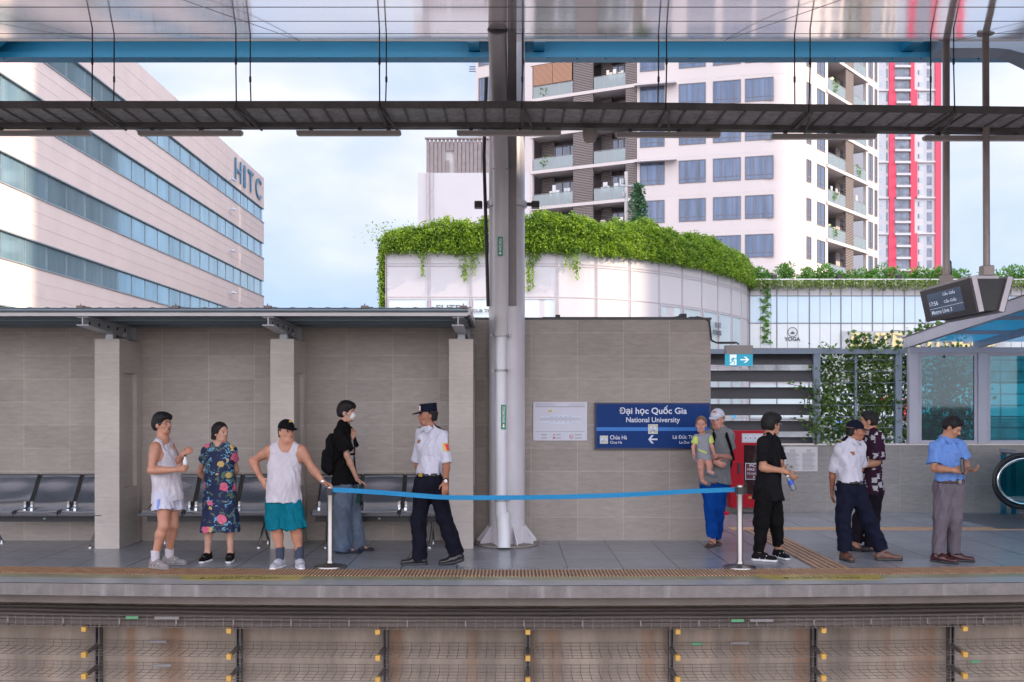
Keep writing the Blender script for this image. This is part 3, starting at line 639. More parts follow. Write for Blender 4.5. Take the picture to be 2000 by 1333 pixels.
# glass escalator shelter
gs = thing('glass_canopy', 'glass shelter with a sloping blue glass roof and pale steel frame over the escalator', 'glass shelter', (7.5, 14.5, 0))
M_gf = mat('lavender_grey_frame', (.46, .46, .54), .35, var=.05)
M_gl = glass_mat('teal_glass', (.12, .55, .62), .04); M_glr = glass_mat('blue_roof_glass', (.16, .50, .66), .45, .05, True)
gx0, gx1, gx2 = X_(1772, FY), X_(1906, FY), X_(2055, FY); gz0 = fz0+.001; gz1 = Z_(690, FY)
YF = FY-.09
for a in (gx0, gx1, gx2):
    MB().bbox(a, a+.16, YF, YF+.12, gz0, gz1, .006).build('frame_post', M_gf, gs)
MB().box(gx0, 11, YF-.005, YF+.14, gz1+.001, gz1+.09).build('head_rail', M_gf, gs)
for a, b_ in ((gx0, gx1), (gx1, gx2), (gx2, 11)):
    m = MB(); za, zb_ = gz0, gz1; xa, xb_ = a+.162, b_-.002
    m.box(xa, xb_, YF+.03, YF+.09, za, za+.05); m.box(xa, xb_, YF+.03, YF+.09, zb_-.05, zb_-.001); m.box(xa, xa+.05, YF+.03, YF+.09, za+.051, zb_-.051); m.box(xb_-.05, xb_, YF+.03, YF+.09, za+.051, zb_-.051)
    fr = m.build('window_frame', M_gf, gs)
    MB().box(xa+.05, xb_-.05, YF+.05, YF+.06, za+.05, zb_-.05).build('pane', M_gl, fr)
# sloping roof: rafters run towards the camera and rise
def rf(x0, x1, zo0, zo1, name, m):
    y0, y1 = 16.55, 11.6; z0, z1 = gz1+.10, gz1+.10+.072*(16.55-11.6)
    return MB().prism([(x0, y0, z0+zo0), (x0, y1, z1+zo0), (x0, y1, z1+zo1), (x0, y0, z0+zo1)], (x1-x0, 0, 0)).build(name, m, gs)
rf(gx0-.02, gx0+.06, -.02, .15, 'edge_rafter', M_gf)
rf(gx0-.03, gx0+.07, .151, .165, 'edge_flashing', mat('dark_flashing', (.1, .09, .1), .5))
for a in (gx1, gx2, gx2+1.3): rf(a+.02, a+.09, -.02, .09, 'rafter', M_gf)
rf(gx0+.062, 11, .095, .107, 'roof_glass', M_glr)
for yy in (12.4, 13.8, 15.2): zz = gz1+.1+.072*(16.55-yy); MB().box(gx0+.062, 11, yy, yy+.06, zz+.03, zz+.09).build('purlin', M_gf, gs)
MB().tube([(10.6, 12, 0), (10.6, 12, 2.9)], .08, 12).build('support_post', M_gf, gs)

# escalator
es = thing('escalator', 'escalator end with a looping black handrail and teal glass balustrade at the right', 'escalator', (8.2, 15.4, 0))
ex, ey = X_(1995, 15.3), 15.3; zc_, rr = (Z_(890, ey)+Z_(990, ey))/2+.0, .40
loop = [(ex+3, ey, zc_+rr)]+[(ex+rr*1.05*math.cos(a), ey, zc_+rr*math.sin(a)) for a in [math.pi/2+math.pi*.98*k/20 for k in range(21)]]+[(ex+.05, ey, zc_-rr-.002)]
for dy in (0, -1.0):
    MB().tube([(x, y+dy, z) for x, y, z in loop], .035, 10).build('handrail', mat('black_rubber', (.015, .015, .018), .4), es, smooth=True)
    MB().tube([(x+.0+(.055 if i > 0 else 0)*(1 if x < ex+.2 else 0), y+dy, zc_+(z-zc_)*.87) for i, (x, y, z) in enumerate(loop)], .03, 10).build('rail_trim', M_chr, es, smooth=True)
    disc = [Vector((ex+3, ey+dy-.006, zc_+rr*.82))]+[Vector((ex+rr*.88*math.cos(a), ey+dy-.006, zc_+rr*.82*math.sin(a))) for a in [math.pi/2+math.pi*k/16 for k in range(17)]]+[Vector((ex+3, ey+dy-.006, zc_-rr*.82))]
    MB().prism(disc, (0, .012, 0)).build('balustrade_glass', M_gl, es)
MB().bbox(ex+.02, ex+3, ey-1.1, ey+.1, 0, .13, .01).build('skirt', M_chr, es)
MB().box(X_(1880, 15.2), ex+3, ey-1.2, ey+.8, 0, .005).build('landing_mat', mat('dark_landing_plate', (.1, .105, .12), .4), es)
for dd in (0,):
    MB().box(X_(1955, 16), X_(1966, 16), 16.0, 16.02, .0, Z_(886, 16)).box(X_(1975, 16), X_(1985, 16), 16.0, 16.02, .0, Z_(886, 16)).build('guard_panel', mat('teal_panel', (.01, .12, .2), .25), es)
    MB().tube([P(1953, 881, 15.95), P(1982, 884, 15.95)], .035, 10).build('guard_cap', mat('grey_cap', (.2, .2, .23), .4), es, smooth=True)
# ------------------------------------------------------------------ signs
M_sblue = mat('sign_blue', (.003, .035, .17), .45, var=.06, spec=.15); M_lblue = mat('sign_stripe_blue', (.0, .16, .56), .35, var=.03)
M_sedge = mat('sign_frame_navy', (.03, .035, .09), .35, metal=.3); M_cream = mat('sign_badge_olive', (.5, .5, .24), .5); M_lett = mat('sign_letter_white', (.66, .70, .80), .5, var=.02)
sy = WY-.07
sg = thing('station_sign', 'blue station name board with white lettering on the tiled wall', 'station sign', P(1275, 832, sy))
a, b_ = P(1162, 787, sy), P(1388, 878, sy)
MB().bbox(a.x, b_.x, sy, WY-.004, b_.z, a.z, .006).build('frame', M_sedge, sg)
a2, b2 = P(1165, 790, sy), P(1385, 875, sy)
pn = MB().box(a2.x, b2.x, sy-.004, sy-.001, b2.z, a2.z).build('panel', M_sblue, sg)
def sp(px, py, d=0): return P(px, py, sy-.005-d)
def srect(name, x0, x1, y0, y1, m, d=0, par=None):
    p, q = sp(x0, y0), sp(x1, y1); MB().box(p.x, q.x, sy-.0062-d, sy-.0045-d, q.z, p.z).build(name, m, par or pn)
ppm = FL/sy
srect('stripe', 1165, 1385, 835, 842, M_lblue)
text('lettering', 'Đại học Quốc Gia', sp(1275.5, 802.5), (1, 0, 0), (0, 0, 1), 132/ppm, 19.5/ppm, M_lett, pn, .001, .018)
text('lettering', 'National University', sp(1275.5, 821.8), (1, 0, 0), (0, 0, 1), 105/ppm, 13/ppm, M_lett, pn, .001, .012)
text('lettering', 'Chùa Hà', sp(1191.5, 854.7), (1, 0, 0), (0, 0, 1), 33/ppm, 8.2/ppm, M_lett, pn, .001, .012, 'L')
text('lettering', 'Chua Ha', sp(1191.5, 864.3), (1, 0, 0), (0, 0, 1), 23.5/ppm, 5.4/ppm, M_lett, pn, .001, .008, 'L')
text('lettering', 'Lê Đức Thọ', sp(1314, 854.7), (1, 0, 0), (0, 0, 1), 46/ppm, 9.8/ppm, M_lett, pn, .001, .012, 'L')
text('lettering', 'Le Duc Tho', sp(1327, 864.3), (1, 0, 0), (0, 0, 1), 33/ppm, 5.6/ppm, M_lett, pn, .001, .008, 'L')
for xx, yy, hs, t2 in ((1275.3, 838.5, 9.3, 'S06'), (1179.5, 859.2, 7.8, 'S07')):
    srect('badge', xx-hs, xx+hs, yy-hs, yy+hs, M_lett, .002); srect('badge_field', xx-hs+1, xx+hs-1, yy-hs+1, yy+hs-1, M_cream, .0035)
    p = sp(xx, yy); MB().prism([(p.x+hs*.78/ppm*math.cos(t*math.pi/12), sy-.0098, p.z+hs*.78/ppm*math.sin(t*math.pi/12)) for t in range(24)], (0, -.001, 0)).build('badge_disc', M_lett, pn)
    text('lettering', 'T3', sp(xx, yy-hs*.38, .0065), (1, 0, 0), (0, 0, 1), hs*.5/ppm, hs*.42/ppm, M_sedge, pn, .001)
    text('lettering', t2, sp(xx, yy+hs*.3, .0065), (1, 0, 0), (0, 0, 1), hs*1.15/ppm, hs*.55/ppm, M_sedge, pn, .001)
def arrow(x0, x1, yc, hh, Y, m, par, s=1, tk=.0012, th=None):   # s=1 points to x0
    tip, tail = (x0, x1) if s > 0 else (x1, x0); t = th or hh*.2; d = (tail-tip)
    pts = [(tail, yc-t), (tip+d*.28, yc-t), (tip+d*.62, yc-hh+t*.0), (tip+d*.36, yc-hh), (tip, yc), (tip+d*.36, yc+hh), (tip+d*.62, yc+hh), (tip+d*.28, yc+t), (tail, yc+t)]
    MB().prism([P(x, y, Y) for x, y in pts], (0, -tk, 0)).build('arrow', m, par)
arrow(1266, 1284, 858.5, 8, sy-.005, M_lett, pn)

M_board = mat('board_white', (.58, .59, .68), .35, var=.03)
mp_ = thing('layout_board', 'white station layout board on the tiled wall left of the blue sign', 'notice board', P(1094, 823, WY-.02))
a, b_ = P(1041, 785.5, WY-.02), P(1147, 861, WY-.02)
bd = MB().bbox(a.x, b_.x, WY-.022, WY-.004, b_.z, a.z, .003).build('board', M_board, mp_)
M_gr = mat('board_grey_print', (.25, .25, .29), .6, var=.05); M_red = mat('board_red_print', (.45, .05, .08), .5); M_ylw = mat('board_yellow_print', (.6, .5, .1), .5); M_wht = mat('board_bright_print', (.62, .68, .8), .5)
bY = WY-.0235
def brect(x0, x1, y0, y1, m, d=0, nm='print'): p, q = P(x0, y0, bY), P(x1, y1, bY); MB().box(p.x, q.x, bY-.001-d, bY-d, q.z, p.z).build(nm, m, bd)
brect(1046, 1142, 794.4, 795.6, M_gr); brect(1046, 1142, 843, 843.7, M_gr); brect(1071, 1078, 801, 805, M_ylw)
text('lettering', 'SƠ ĐỒ THOÁT HIỂM TẦNG KE GA', P(1046, 788.8, bY), (1, 0, 0), (0, 0, 1), 40/150, 2.3/150, M_gr, bd, .0008, 0, 'L')
text('lettering', 'EMERGENCY EVACUATION PLAN', P(1046, 791.8, bY), (1, 0, 0), (0, 0, 1), 37/150, 1.6/150, M_gr, bd, .0008, 0, 'L')
text('lettering', 'GA ĐẠI HỌC QUỐC GIA', P(1142, 789, bY), (1, 0, 0), (0, 0, 1), 27/150, 2.2/150, M_gr, bd, .0008, 0, 'R')
text('lettering', 'NATIONAL UNIVERSITY STATION', P(1142, 792, bY), (1, 0, 0), (0, 0, 1), 31/150, 1.6/150, M_gr, bd, .0008, 0, 'R')
for y0, s in ((814, 1), (824, -1)):
    brect(1054, 1134, y0-1.2, y0+2.5, M_wht); brect(1074, 1114, y0-3 if s > 0 else y0+2.5, y0-1.2 if s > 0 else y0+4.5, M_wht)
    for k in range(5): brect(1077+k*9, 1079+k*9, y0+.0, y0+1.2, M_gr, .001)
brect(1054, 1134, 817, 817.6, M_gr); brect(1054, 1134, 820.5, 821.1, M_gr)
for x, wd in ((1057, 11), (1085, 10), (1122, 14)):
    for y in (850, 856): brect(x, x+wd, y-.9, y+.5, M_gr)
brect(1081, 1083, 848.5, 851.5, M_red); brect(1080, 1084, 854, 857.3, M_red)
p = P(1116, 853.3, bY)
MB().prism([p+Vector((.027*math.cos(t*math.pi/10), 0, .027*math.sin(t*math.pi/10))) for t in range(20)], (0, -.001, 0)).build('print', M_red, bd)
MB().prism([p+Vector((.021*math.cos(t*math.pi/10), -.0012, .021*math.sin(t*math.pi/10))) for t in range(20)], (0, -.001, 0)).build('print', M_board, bd)
MB().tube([p+Vector((-.008, -.003, .011)), p+Vector((-.009, -.003, .002)), p+Vector((.0, -.003, -.008)), p+Vector((.01, -.003, -.01))], .004, 6).build('print', M_red, bd)
# exit sign
eY = 12.95
ex_ = thing('exit_sign', 'teal running-man exit sign with a right arrow hanging beside the tiled wall', 'exit sign', P(1443, 694, eY))
a, b_ = P(1416, 675, eY), P(1470, 715, eY); zm = Z_(692, eY)
MB().bbox(a.x, b_.x, eY-.03, eY+.05, zm+.001, a.z, .004).build('housing', mat('exit_housing_grey', (.27, .25, .25), .5, metal=.2), ex_)
M_teal = mat('exit_teal', (.0, .3, .45), .4, emit=((0, .28, .42), .25)); M_exw = mat('exit_white', (.8, .85, .85), .4, emit=((.8, .9, .9), .2))
pl = MB().box(a.x, b_.x, eY-.012, eY+.012, b_.z, zm).build('panel', M_teal, ex_)
p, q = P(1425, 693, eY), P(1438, 713.5, eY); MB().box(p.x, q.x, eY-.0145, eY-.0122, q.z, p.z).build('door_mark', M_exw, pl)
arrow(1446, 1463, 703, 6, eY-.0145, M_exw, pl, -1)
rm = MB(); Yr = eY-.0175
def rs(pts, r): rm.tube([P(x, y, Yr) for x, y in pts], r/150, 6)
rs([(1434.5, 697.3), (1434.6, 697.5)], 1.5); rs([(1433.3, 699.5), (1430.5, 705)], 1.5); rs([(1433, 700), (1436.5, 701.5), (1439, 700)], .7); rs([(1432.5, 700), (1429, 701), (1427.5, 704)], .7)
rs([(1430.8, 705), (1434.5, 707), (1434, 712)], .9); rs([(1430, 705.5), (1428, 709), (1423.5, 710)], .9)
rm.build('runner_mark', M_teal, pl)
# hydrant cabinet
hY = 16.05
hc = thing('fire_hose_cabinet', 'red fire hose cabinet with a glass door behind the man in the black T-shirt', 'fire cabinet', P(1466, 990, hY))
M_fire = mat('fire_red_paint', (.42, .003, .02), .4, var=.05, spec=.2); M_fire2 = mat('dark_red_inside', (.12, .008, .02), .5)
a, b_ = P(1428, 842, hY), P(1505, 992, hY)
p, q = P(1453, 870, hY), P(1495, 966, hY)
m = MB().box(a.x, p.x, hY, hY+.28, b_.z, a.z).box(q.x, b_.x, hY, hY+.28, b_.z, a.z).box(p.x, q.x, hY, hY+.28, p.z, a.z).box(p.x, q.x, hY, hY+.28, b_.z, q.z).box(p.x, q.x, hY+.2, hY+.28, q.z, p.z)
m.build('body', M_fire, hc)
MB().box(p.x+.001, q.x-.001, hY+.19, hY+.199, q.z+.001, p.z-.001).build('back_panel', M_fire2, hc)
hr = P(1466, 886, hY+.12)
mm_ = MB(); mm_.tube([hr+Vector((0, -.05, 0)), hr+Vector((0, .05, 0))], .12, 28); mm_.build('hose_reel', mat('hose_grey', (.28, .3, .31), .6, var=.2, vscale=20), hc)
MB().tube([hr+Vector((0, -.055, 0)), hr+Vector((0, .055, 0))], .05, 20).build('reel_hub', mat('hub_grey', (.5, .52, .54), .4), hc)
dr_ = MB().box(p.x, q.x, hY+.01, hY+.02, q.z, p.z).build('door_glass', glass_mat('door_glass_red', (.5, .3, .32), .1), hc)
lp0, lp1 = P(1455.5, 905, hY-.002), P(1500, 937, hY-.002)
lb = MB().box(lp0.x, lp1.x, hY-.006, hY-.003, lp1.z, lp0.z).build('door_label', M_lett, hc)
MB().box(lp0.x+.01, lp1.x-.01, hY-.008, hY-.0065, lp1.z+.01, lp0.z-.01).build('label_field', mat('label_maroon', (.1, .008, .03), .5), lb)
for s_, yy, ww, hh in (('PCCC', 909.8, 28, 5.6), ('FIRE HOSE', 917.5, 36, 4.6), ('TỦ CHỮA CHÁY', 925, 38, 5), ('☎114', 932, 17, 4.6)):
    s2 = s_.replace('☎', '')
    text('lettering', s2, P(1478 if s_ != '☎114' else 1480, yy, hY-.0085), (1, 0, 0), (0, 0, 1), ww/121, hh/121, M_lett, lb, .001, .01)
p, q = P(1449, 847, hY), P(1500, 865, hY); pk = MB().box(p.x, q.x, hY-.006, hY-.002, q.z, p.z).build('placard', M_board, hc)
for k in range(5):
    xx = 1452+k*9.5; p, q = P(xx, 851, hY), P(xx+8.5, 862, hY); MB().box(p.x, q.x, hY-.0075, hY-.0063, q.z, p.z).build('placard_cell', M_wht, pk)
    c_ = P(xx+4.2, 856, hY-.009); MB().tube([c_+Vector((-.01, 0, .008)), c_+Vector((.01, 0, -.008))], .008, 6).build('placard_mark', M_red if k % 2 == 0 else mat('placard_brown', (.4, .25, .2), .5), pk)
p, q = P(1462, 970, hY), P(1484, 974.5, hY); MB().box(p.x, q.x, hY-.005, hY-.002, q.z, p.z).build('yellow_label', M_cap, hc)
c_ = P(1443.5, 915, hY); MB().bbox(c_.x-.02, c_.x+.02, hY-.02, hY-.001, c_.z-.09, c_.z+.09, .004).build('handle', M_blk, hc)
rp_ = thing('red_stand', 'red post of an extinguisher stand just left of the red hose cabinet', 'stand', P(1410, 1005, 16.0))
c_ = P(1411, 1006, 16.0)
MB().box(c_.x-.04, c_.x+.04, 15.97, 16.05, 0.02, .95).build('post', M_fire, rp_)
MB().lathe([(.11, .0), (.11, .02), (.06, .05), (.05, .07)], (c_.x, 16.0, 0), 20).build('foot', M_fire, rp_)
# notice on the low wall
nb = thing('wall_notice', 'white regulations notice with fine print on the low wall', 'notice', P(1564, 897, FY-.01))
a, b_ = P(1532, 873, FY-.012), P(1597, 921, FY-.012)
nn_ = MB().bbox(a.x, b_.x, FY-.014, FY-.002, b_.z, a.z, .003).build('sheet', mat('notice_paper', (.68, .68, .70), .6, var=.03), nb)
m = MB()
M_fine = mat('fine_print_grey', (.36, .36, .4), .7)
for c0 in (1535, 1567):
    for k in range(17):
        yy = 878+k*2.4; wdt = random.uniform(18, 27) if k > 2 else 10; o_ = 0 if k > 2 else 8
        p, q = P(c0+o_, yy, FY-.0155), P(c0+o_+wdt, yy+1.0, FY-.0155); m.box(p.x, q.x, FY-.0165, FY-.0148, q.z, p.z)
m.build('fine_print', M_fine, nn_)

# ------------------------------------------------------------------ stanchions and belt
M_chrome = mat('stanchion_chrome', (.30, .285, .275), .34, metal=1, var=.04)
def stanchion(px, Y, ztop, label):
    x = X_(px, Y); st = thing('stanchion', label, 'stanchion', (x, Y, 0), 'belt barrier posts')
    MB().lathe([(.172, 0), (.175, .008), (.17, .022), (.13, .03), (.06, .042), (.045, .05)], (x, Y, 0), 40).build('base', M_chrome, st, smooth=True)
    MB().lathe([(.04, .03), (.04, .07), (.032, .08), (.032, ztop-.11)], (x, Y, 0), 28).build('post', M_chrome, st, smooth=True)
    MB().lathe([(.038, ztop-.11), (.038, ztop-.01), (.034, ztop)], (x, Y, 0), 28).build('head', M_chrome, st, smooth=True)
    MB().bbox(x-.035, x+.035, Y-.05, Y+.05, ztop-.095, ztop-.02, .005).bbox(x-.05, x+.05, Y-.03, Y+.03, ztop-.095, ztop-.02, .005).build('belt_slot', M_blk, st)
    return x
Zs = Z_(950, 10.8)
xa = stanchion(645, 10.8, Z_(950, 10.8), 'chrome belt post under the hand of the man in the black cap')
xb = stanchion(1445, 10.75, Z_(948, 10.75), 'chrome belt post in front of the red hose cabinet')
pts = [(P(px, py, 10.76 if px < 700 or px > 1380 else 10.70)) for px, py in ((650, 957), (700, 959.5), (765, 964), (820, 968.5), (875, 972), (950, 972.5), (1030, 972), (1130, 970), (1230, 966.5), (1330, 961), (1400, 958), (1441, 956.5))]
vs, fs = [], []
def cr(p0, p1, p2, p3, t): return .5*((2*p1)+(-p0+p2)*t+(2*p0-5*p1+4*p2-p3)*t*t+(-p0+3*p1-3*p2+p3)*t**3)
fine = []
for i in range(len(pts)-1):
    p0, p3 = pts[max(i-1, 0)], pts[min(i+2, len(pts)-1)]
    for k in range(8): fine.append(cr(p0, pts[i], pts[i+1], p3, k/8))
fine.append(pts[-1])
for i, p in enumerate(fine):
    tw = .004*math.sin(i*.35)
    vs += [(p.x, p.y-.001, p.z-.025), (p.x, p.y-.001+tw, p.z+.025), (p.x, p.y+.001+tw, p.z+.025), (p.x, p.y+.001, p.z-.025)]
for i in range(len(fine)-1):
    a = 4*i
    for k in range(4): fs.append((a+k, a+4+k, a+4+(k+1) % 4, a+(k+1) % 4))
tag(mesh_obj('barrier_belt', vs, fs, mat('bright_blue_webbing', (.0, .20, .43), .6, var=.12, vscale=60, bump=.5, bscale=300)), 'bright blue retractable belt stretched between the two chrome posts', 'barrier belt')
# ------------------------------------------------------------------ city
GZ = -10.0
M_office = mat('pink_beige_panel', (.74, .625, .585), .6, var=.05, vscale=.5, dirt=((.66, .55, .52), .55, .55, .9, (1, 1, .12)))
M_oglass = mat('office_glass', (.30, .47, .54), .06, metal=.6, var=.3, vscale=.45, stretch=(1, 1, .2))
M_ofr = mat('office_mullion', (.30, .34, .37), .4, metal=.3)
M_wht_wall = mat('white_render', (.48, .46, .47), .6, var=.04, vscale=.4, dirt=((.6, .57, .58), .3, .55, .9, (1, 1, .15)))
def win(p, u, n, wd, hh, M_f, M_g, parent, fr=.06, mull=(.5,), trans=(), d=.06, name='window', inset=0.):
    """p: lower left corner on the wall face; u along the wall, n outwards"""
    u, n, p = Vector(u).normalized(), Vector(n).normalized(), Vector(p); z = Vector((0, 0, 1)); m = MB()
    def bx(a0, a1, b0, b1, n0, n1, mm): mm.obox(p+u*(a0+a1)/2+z*(b0+b1)/2+n*(n0+n1)/2, u*(a1-a0)/2, z*(b1-b0)/2, n*(n1-n0)/2)
    bx(0, wd, 0, fr, -.02, d, m); bx(0, wd, hh-fr, hh, -.02, d, m); bx(0, fr, fr, hh-fr, -.02, d, m); bx(wd-fr, wd, fr, hh-fr, -.02, d, m)
    for q in mull: bx(wd*q-fr*.45, wd*q+fr*.45, fr, hh-fr, -.02, d*.8, m)
    for q in trans: bx(fr, wd-fr, hh*q-fr*.35, hh*q+fr*.35, -.02, d*.7, m)
    f = m.build(name, M_f, parent); g = MB(); bx(fr, wd-fr, fr, hh-fr, .002, .012, g); g.build('pane', M_g, f); return f

# ---- office block on the left (its long side recedes from the platform)
ox = -25.0; oy0, oy1 = 34.0, 100.3; RZ = 24.55
ob = thing('office_building', 'long pinkish office building with diagonal-looking ribbons of blue-green windows and HITC letters', 'office building', (-35, 70, GZ))
bands = [(RZ-4.5, RZ-3.15), (16.45, 17.95), (12.65, 14.15), (8.95, 10.3), (5.2, 6.6), (1.5, 2.9), (-2.2, -.8), (-6, -4.5)]
zz = [RZ]+[z for b_ in bands for z in (b_[1], b_[0])]+[GZ]
for i in range(0, len(zz), 2):
    z1, z0 = zz[i], zz[i+1]; MB().box(-58, ox, oy0, oy1, z0, z1).build('wall_band', M_office, ob)
for i, (z0, z1) in enumerate(bands):
    g = MB().box(-57.8, ox-.12, oy0+.2, oy1-.15, z0, z1).build('window_band', M_oglass, ob)
    m = MB(); y = oy0+.5
    while y < oy1-.3:
        m.box(ox-.13, ox-.08, y-.02, y+.02, z0, z1); y += 2.4
    m.box(ox-.12, ox+.05, oy0, oy1, z0-.06, z0+.02); m.box(ox-.12, ox+.04, oy0, oy1, z1-.02, z1+.05)
    m.build('mullion', M_ofr, g)
m = MB()
for i in range(0, len(zz), 2):
    z1, z0 = zz[i], zz[i+1]
    for q in (.36, .68): m.box(ox-.01, ox+.012, oy0, oy1, z0+(z1-z0)*q-.015, z0+(z1-z0)*q+.015)
m.build('panel_joint', mat('pale_joint', (.74, .65, .62), .6), ob)
MB().box(-57.5, -26.2, oy0+1, oy1-1, RZ, RZ+.12).build('roof', M_conc2, ob)
M_hitc = mat('blue_metal_letter', (.04, .17, .30), .3, metal=.3)
for ch, ya, yb in (('H', 89.6, 91.6), ('I', 92.5, 93.1), ('T', 94.0, 95.9), ('C', 96.8, 98.9)):
    text('sign_letter', ch, (ox+.05, (ya+yb)/2, 23.0), (0, 1, 0), (0, 0, 1), yb-ya, 2.0, M_hitc, ob, .08, .0)
for z in (21.6, 19.0, 15.3, 11.6, 8.1):
    m = MB(); m.box(ox, ox+.25, 88.1, 88.2, z, z+.1)
    for dy in (-.25, .3): m.lathe([(.02, z-.05), (.16, z), (.16, z+.1), (.02, z+.16)], (ox+.35, 88.15+dy, 0), 12)
    m.build('floodlight', M_wht, ob, smooth=False)
MB().tube([(-27, 70.3, RZ), (-27, 70.3, RZ+1.6)], .04, 6).build('antenna', M_ofr, ob)

# ---- shopping centre with the green roof edge
sk = {'a': (755, 45.0)}
ctrl = [(755, 45.0), (900, 45.0), (1060, 45.0), (1110, 45.15), (1160, 45.5), (1220, 46.3), (1280, 47.5), (1330, 49), (1380, 51), (1420, 53.2), (1446, 55.2), (1458, 56.8), (1461, 58.0)]
path = [Vector((X_(p, Y), Y, 0)) for p, Y in ctrl]
def resample(pts, step):
    out_, L = [pts[0]], 0
    dense = []
    for i in range(len(pts)-1):
        p0, p3 = pts[max(i-1, 0)], pts[min(i+2, len(pts)-1)]
        for k in range(24): dense.append(cr(p0, pts[i], pts[i+1], p3, k/24))
    dense.append(pts[-1]); acc = 0
    for a, b_ in zip(dense, dense[1:]):
        acc += (b_-a).length
        if acc >= step: out_.append(b_); acc = 0
    return out_+([pts[-1]] if acc > step*.4 else [])
MT = 8.82
M_mall = mat('white_cladding', (.50, .48, .50), .45, var=.03, vscale=.5, dirt=((.43, .41, .42), .8, .6, .95, (1, 1, .2)))
M_mglass = mat('pale_mall_glass', (.48, .57, .60), .15, metal=.1, var=.08, vscale=.4)
M_mglass2 = mat('pale_blue_glass', (.44, .55, .63), .16, metal=.1, var=.06, vscale=.3)
M_line = mat('cladding_joint_grey', (.42, .38, .40), .6)
ml_ = thing('shopping_centre', 'white curved shopping centre with glass bands and greenery trailing over its roof edge', 'shopping centre', (10, 60, GZ))
pp = resample(path, 1.86); 
def ring(pl, z0, z1, name, m, par, off=0.0, close_back=None):
    vs, fs = [], []; n = len(pl)
    for i, p in enumerate(pl):
        t = (pl[min(i+1, n-1)]-pl[max(i-1, 0)]).normalized(); nn_ = Vector((t.y, -t.x, 0)); q = p+nn_*off
        vs += [(q.x, q.y, z0), (q.x, q.y, z1)]
    for i in range(n-1): fs.append((2*i, 2*i+2, 2*i+3, 2*i+1))
    return mesh_obj(name, vs, fs, m, par)
fp = resample(path, .3); rx1 = 46.0
full = fp+[Vector((rx1, 58.0, 0))]; back = [Vector((rx1, 88, 0)), Vector((path[0].x, 88, 0))]
MB().prism([(p.x, p.y, GZ) for p in full+back], (0, 0, MT-GZ-.5)).build('body', M_mall, ml_)
vs, fs = [], []; n = len(full)      # parapet: thin wall standing on the body
for i, p in enumerate(full):
    t = (full[min(i+1, n-1)]-full[max(i-1, 0)]).normalized(); nn_ = Vector((t.y, -t.x, 0))
    if i == n-1 or i == n-2 and p.x > 13: nn_ = Vector((0, -1, 0))
    q = p-nn_*.3; vs += [(p.x, p.y, MT-.5), (p.x, p.y, MT), (q.x, q.y, MT), (q.x, q.y, MT-.5)]
for i in range(n-1):
    for k in range(3): fs.append((4*i+k, 4*i+4+k, 4*i+5+k, 4*i+1+k))
mesh_obj('parapet', vs, fs, M_mall, ml_)
m = MB()
def jl(z, w_=.03, pl=fp, dd=.02):
    for a, b_ in zip(pl, pl[1:]):
        t = (b_-a).normalized(); nn_ = Vector((t.y, -t.x, 0)); c = (a+b_)/2; m.obox((c.x, c.y, z), t*((b_-a).length/2+.004), nn_*dd, Vector((0, 0, w_)))
for z in (8.13, 8.02, 6.62, 3.75, 3.65, 1.2, -1.3, -3.8): jl(z, .022)
for i, p in enumerate(pp[:-1]):
    t = (pp[i+1]-pp[max(i-1, 0)]).normalized(); nn_ = Vector((t.y, -t.x, 0))
    for s in (-.045, .045): m.obox((p.x+t.x*s, p.y+t.y*s, (MT+GZ)/2), t*.014, nn_*.024, Vector((0, 0, (MT-GZ)/2)))
m.build('cladding_joint', M_line, ml_)
nwin = 0
for i in range(len(pp)-1):
    a, b_ = pp[i], pp[i+1]; px = CX+FL*(a.x+b_.x)/2/((a.y+b_.y)/2); t = (b_-a).normalized(); nn_ = Vector((t.y, -t.x, 0)); L = (b_-a).length
    for z0, z1, test in ((3.85, 6.56, px < 1078 or 1300 < px < 1446), (1.3, 3.55, True), (-1.2, 1.1, True), (-3.7, -1.4, True)):
        if test:
            c = a+t*.09+nn_*.01; wfr = win((c.x, c.y, z0), t, nn_, L-.18, z1-z0, M_mall, M_mglass, ml_, .05, (), (), .05); nwin += 1
# flat right-hand wing
y0 = 58.0; m = MB(); g = MB()
xs_ = [X_(p, y0) for p in (1464, 1517, 1580.5, 1642, 1703.5)]
while xs_[-1] < rx1-2: xs_.append(xs_[-1]+1.865)
M_mgl3 = mat('frosted_shop_glass', (.56, .60, .61), .2, metal=.05, var=.07, vscale=.5)
M_dim = mat('dim_interior_glass', (.26, .28, .29), .12, metal=.15, var=.45, vscale=.9)
for j, (z0, z1, mg, nm) in enumerate(((6.52, 8.06, M_mglass2, 'upper_glass'), (5.05, 6.46, M_mgl3, 'middle_glass'), (3.2, 4.98, M_dim, 'lower_glass'), (1.0, 2.9, M_mglass, 'lower_glass'), (-1.3, .8, M_dim, 'lower_glass'))):
    for xa_, xb_ in zip(xs_, xs_[1:]):
        if xb_ > 36 and j > 2: continue
        MB().box(xa_+.03, xb_-.03, y0-.03, y0-.004, z0, z1).build(nm, mg, ml_)
m = MB()
for x in xs_:
    m.box(x-.03, x+.03, y0-.06, y0-.003, -1.3, MT-.1 if False else 8.5)
    for q in (.33, .66): m.box(x+1.865*q-.01, x+1.865*q+.01, y0-.045, y0-.003, 5.0, 8.5)
for z in (8.08, 6.49, 5.02, 3.1, .9): m.box(xs_[0]-.1, rx1, y0-.055, y0-.003, z-.025, z+.025)
m.build('mullion', mat('dark_mullion', (.16, .17, .19), .45, metal=.3), ml_)
m = MB(); m.box(xs_[0]-.2, rx1, y0-.35, y0-.3, 8.98, 9.04)
for x in [xs_[0]+.6*k for k in range(40)]: m.box(x-.015, x+.015, y0-.34, y0-.31, 8.6, 8.98)
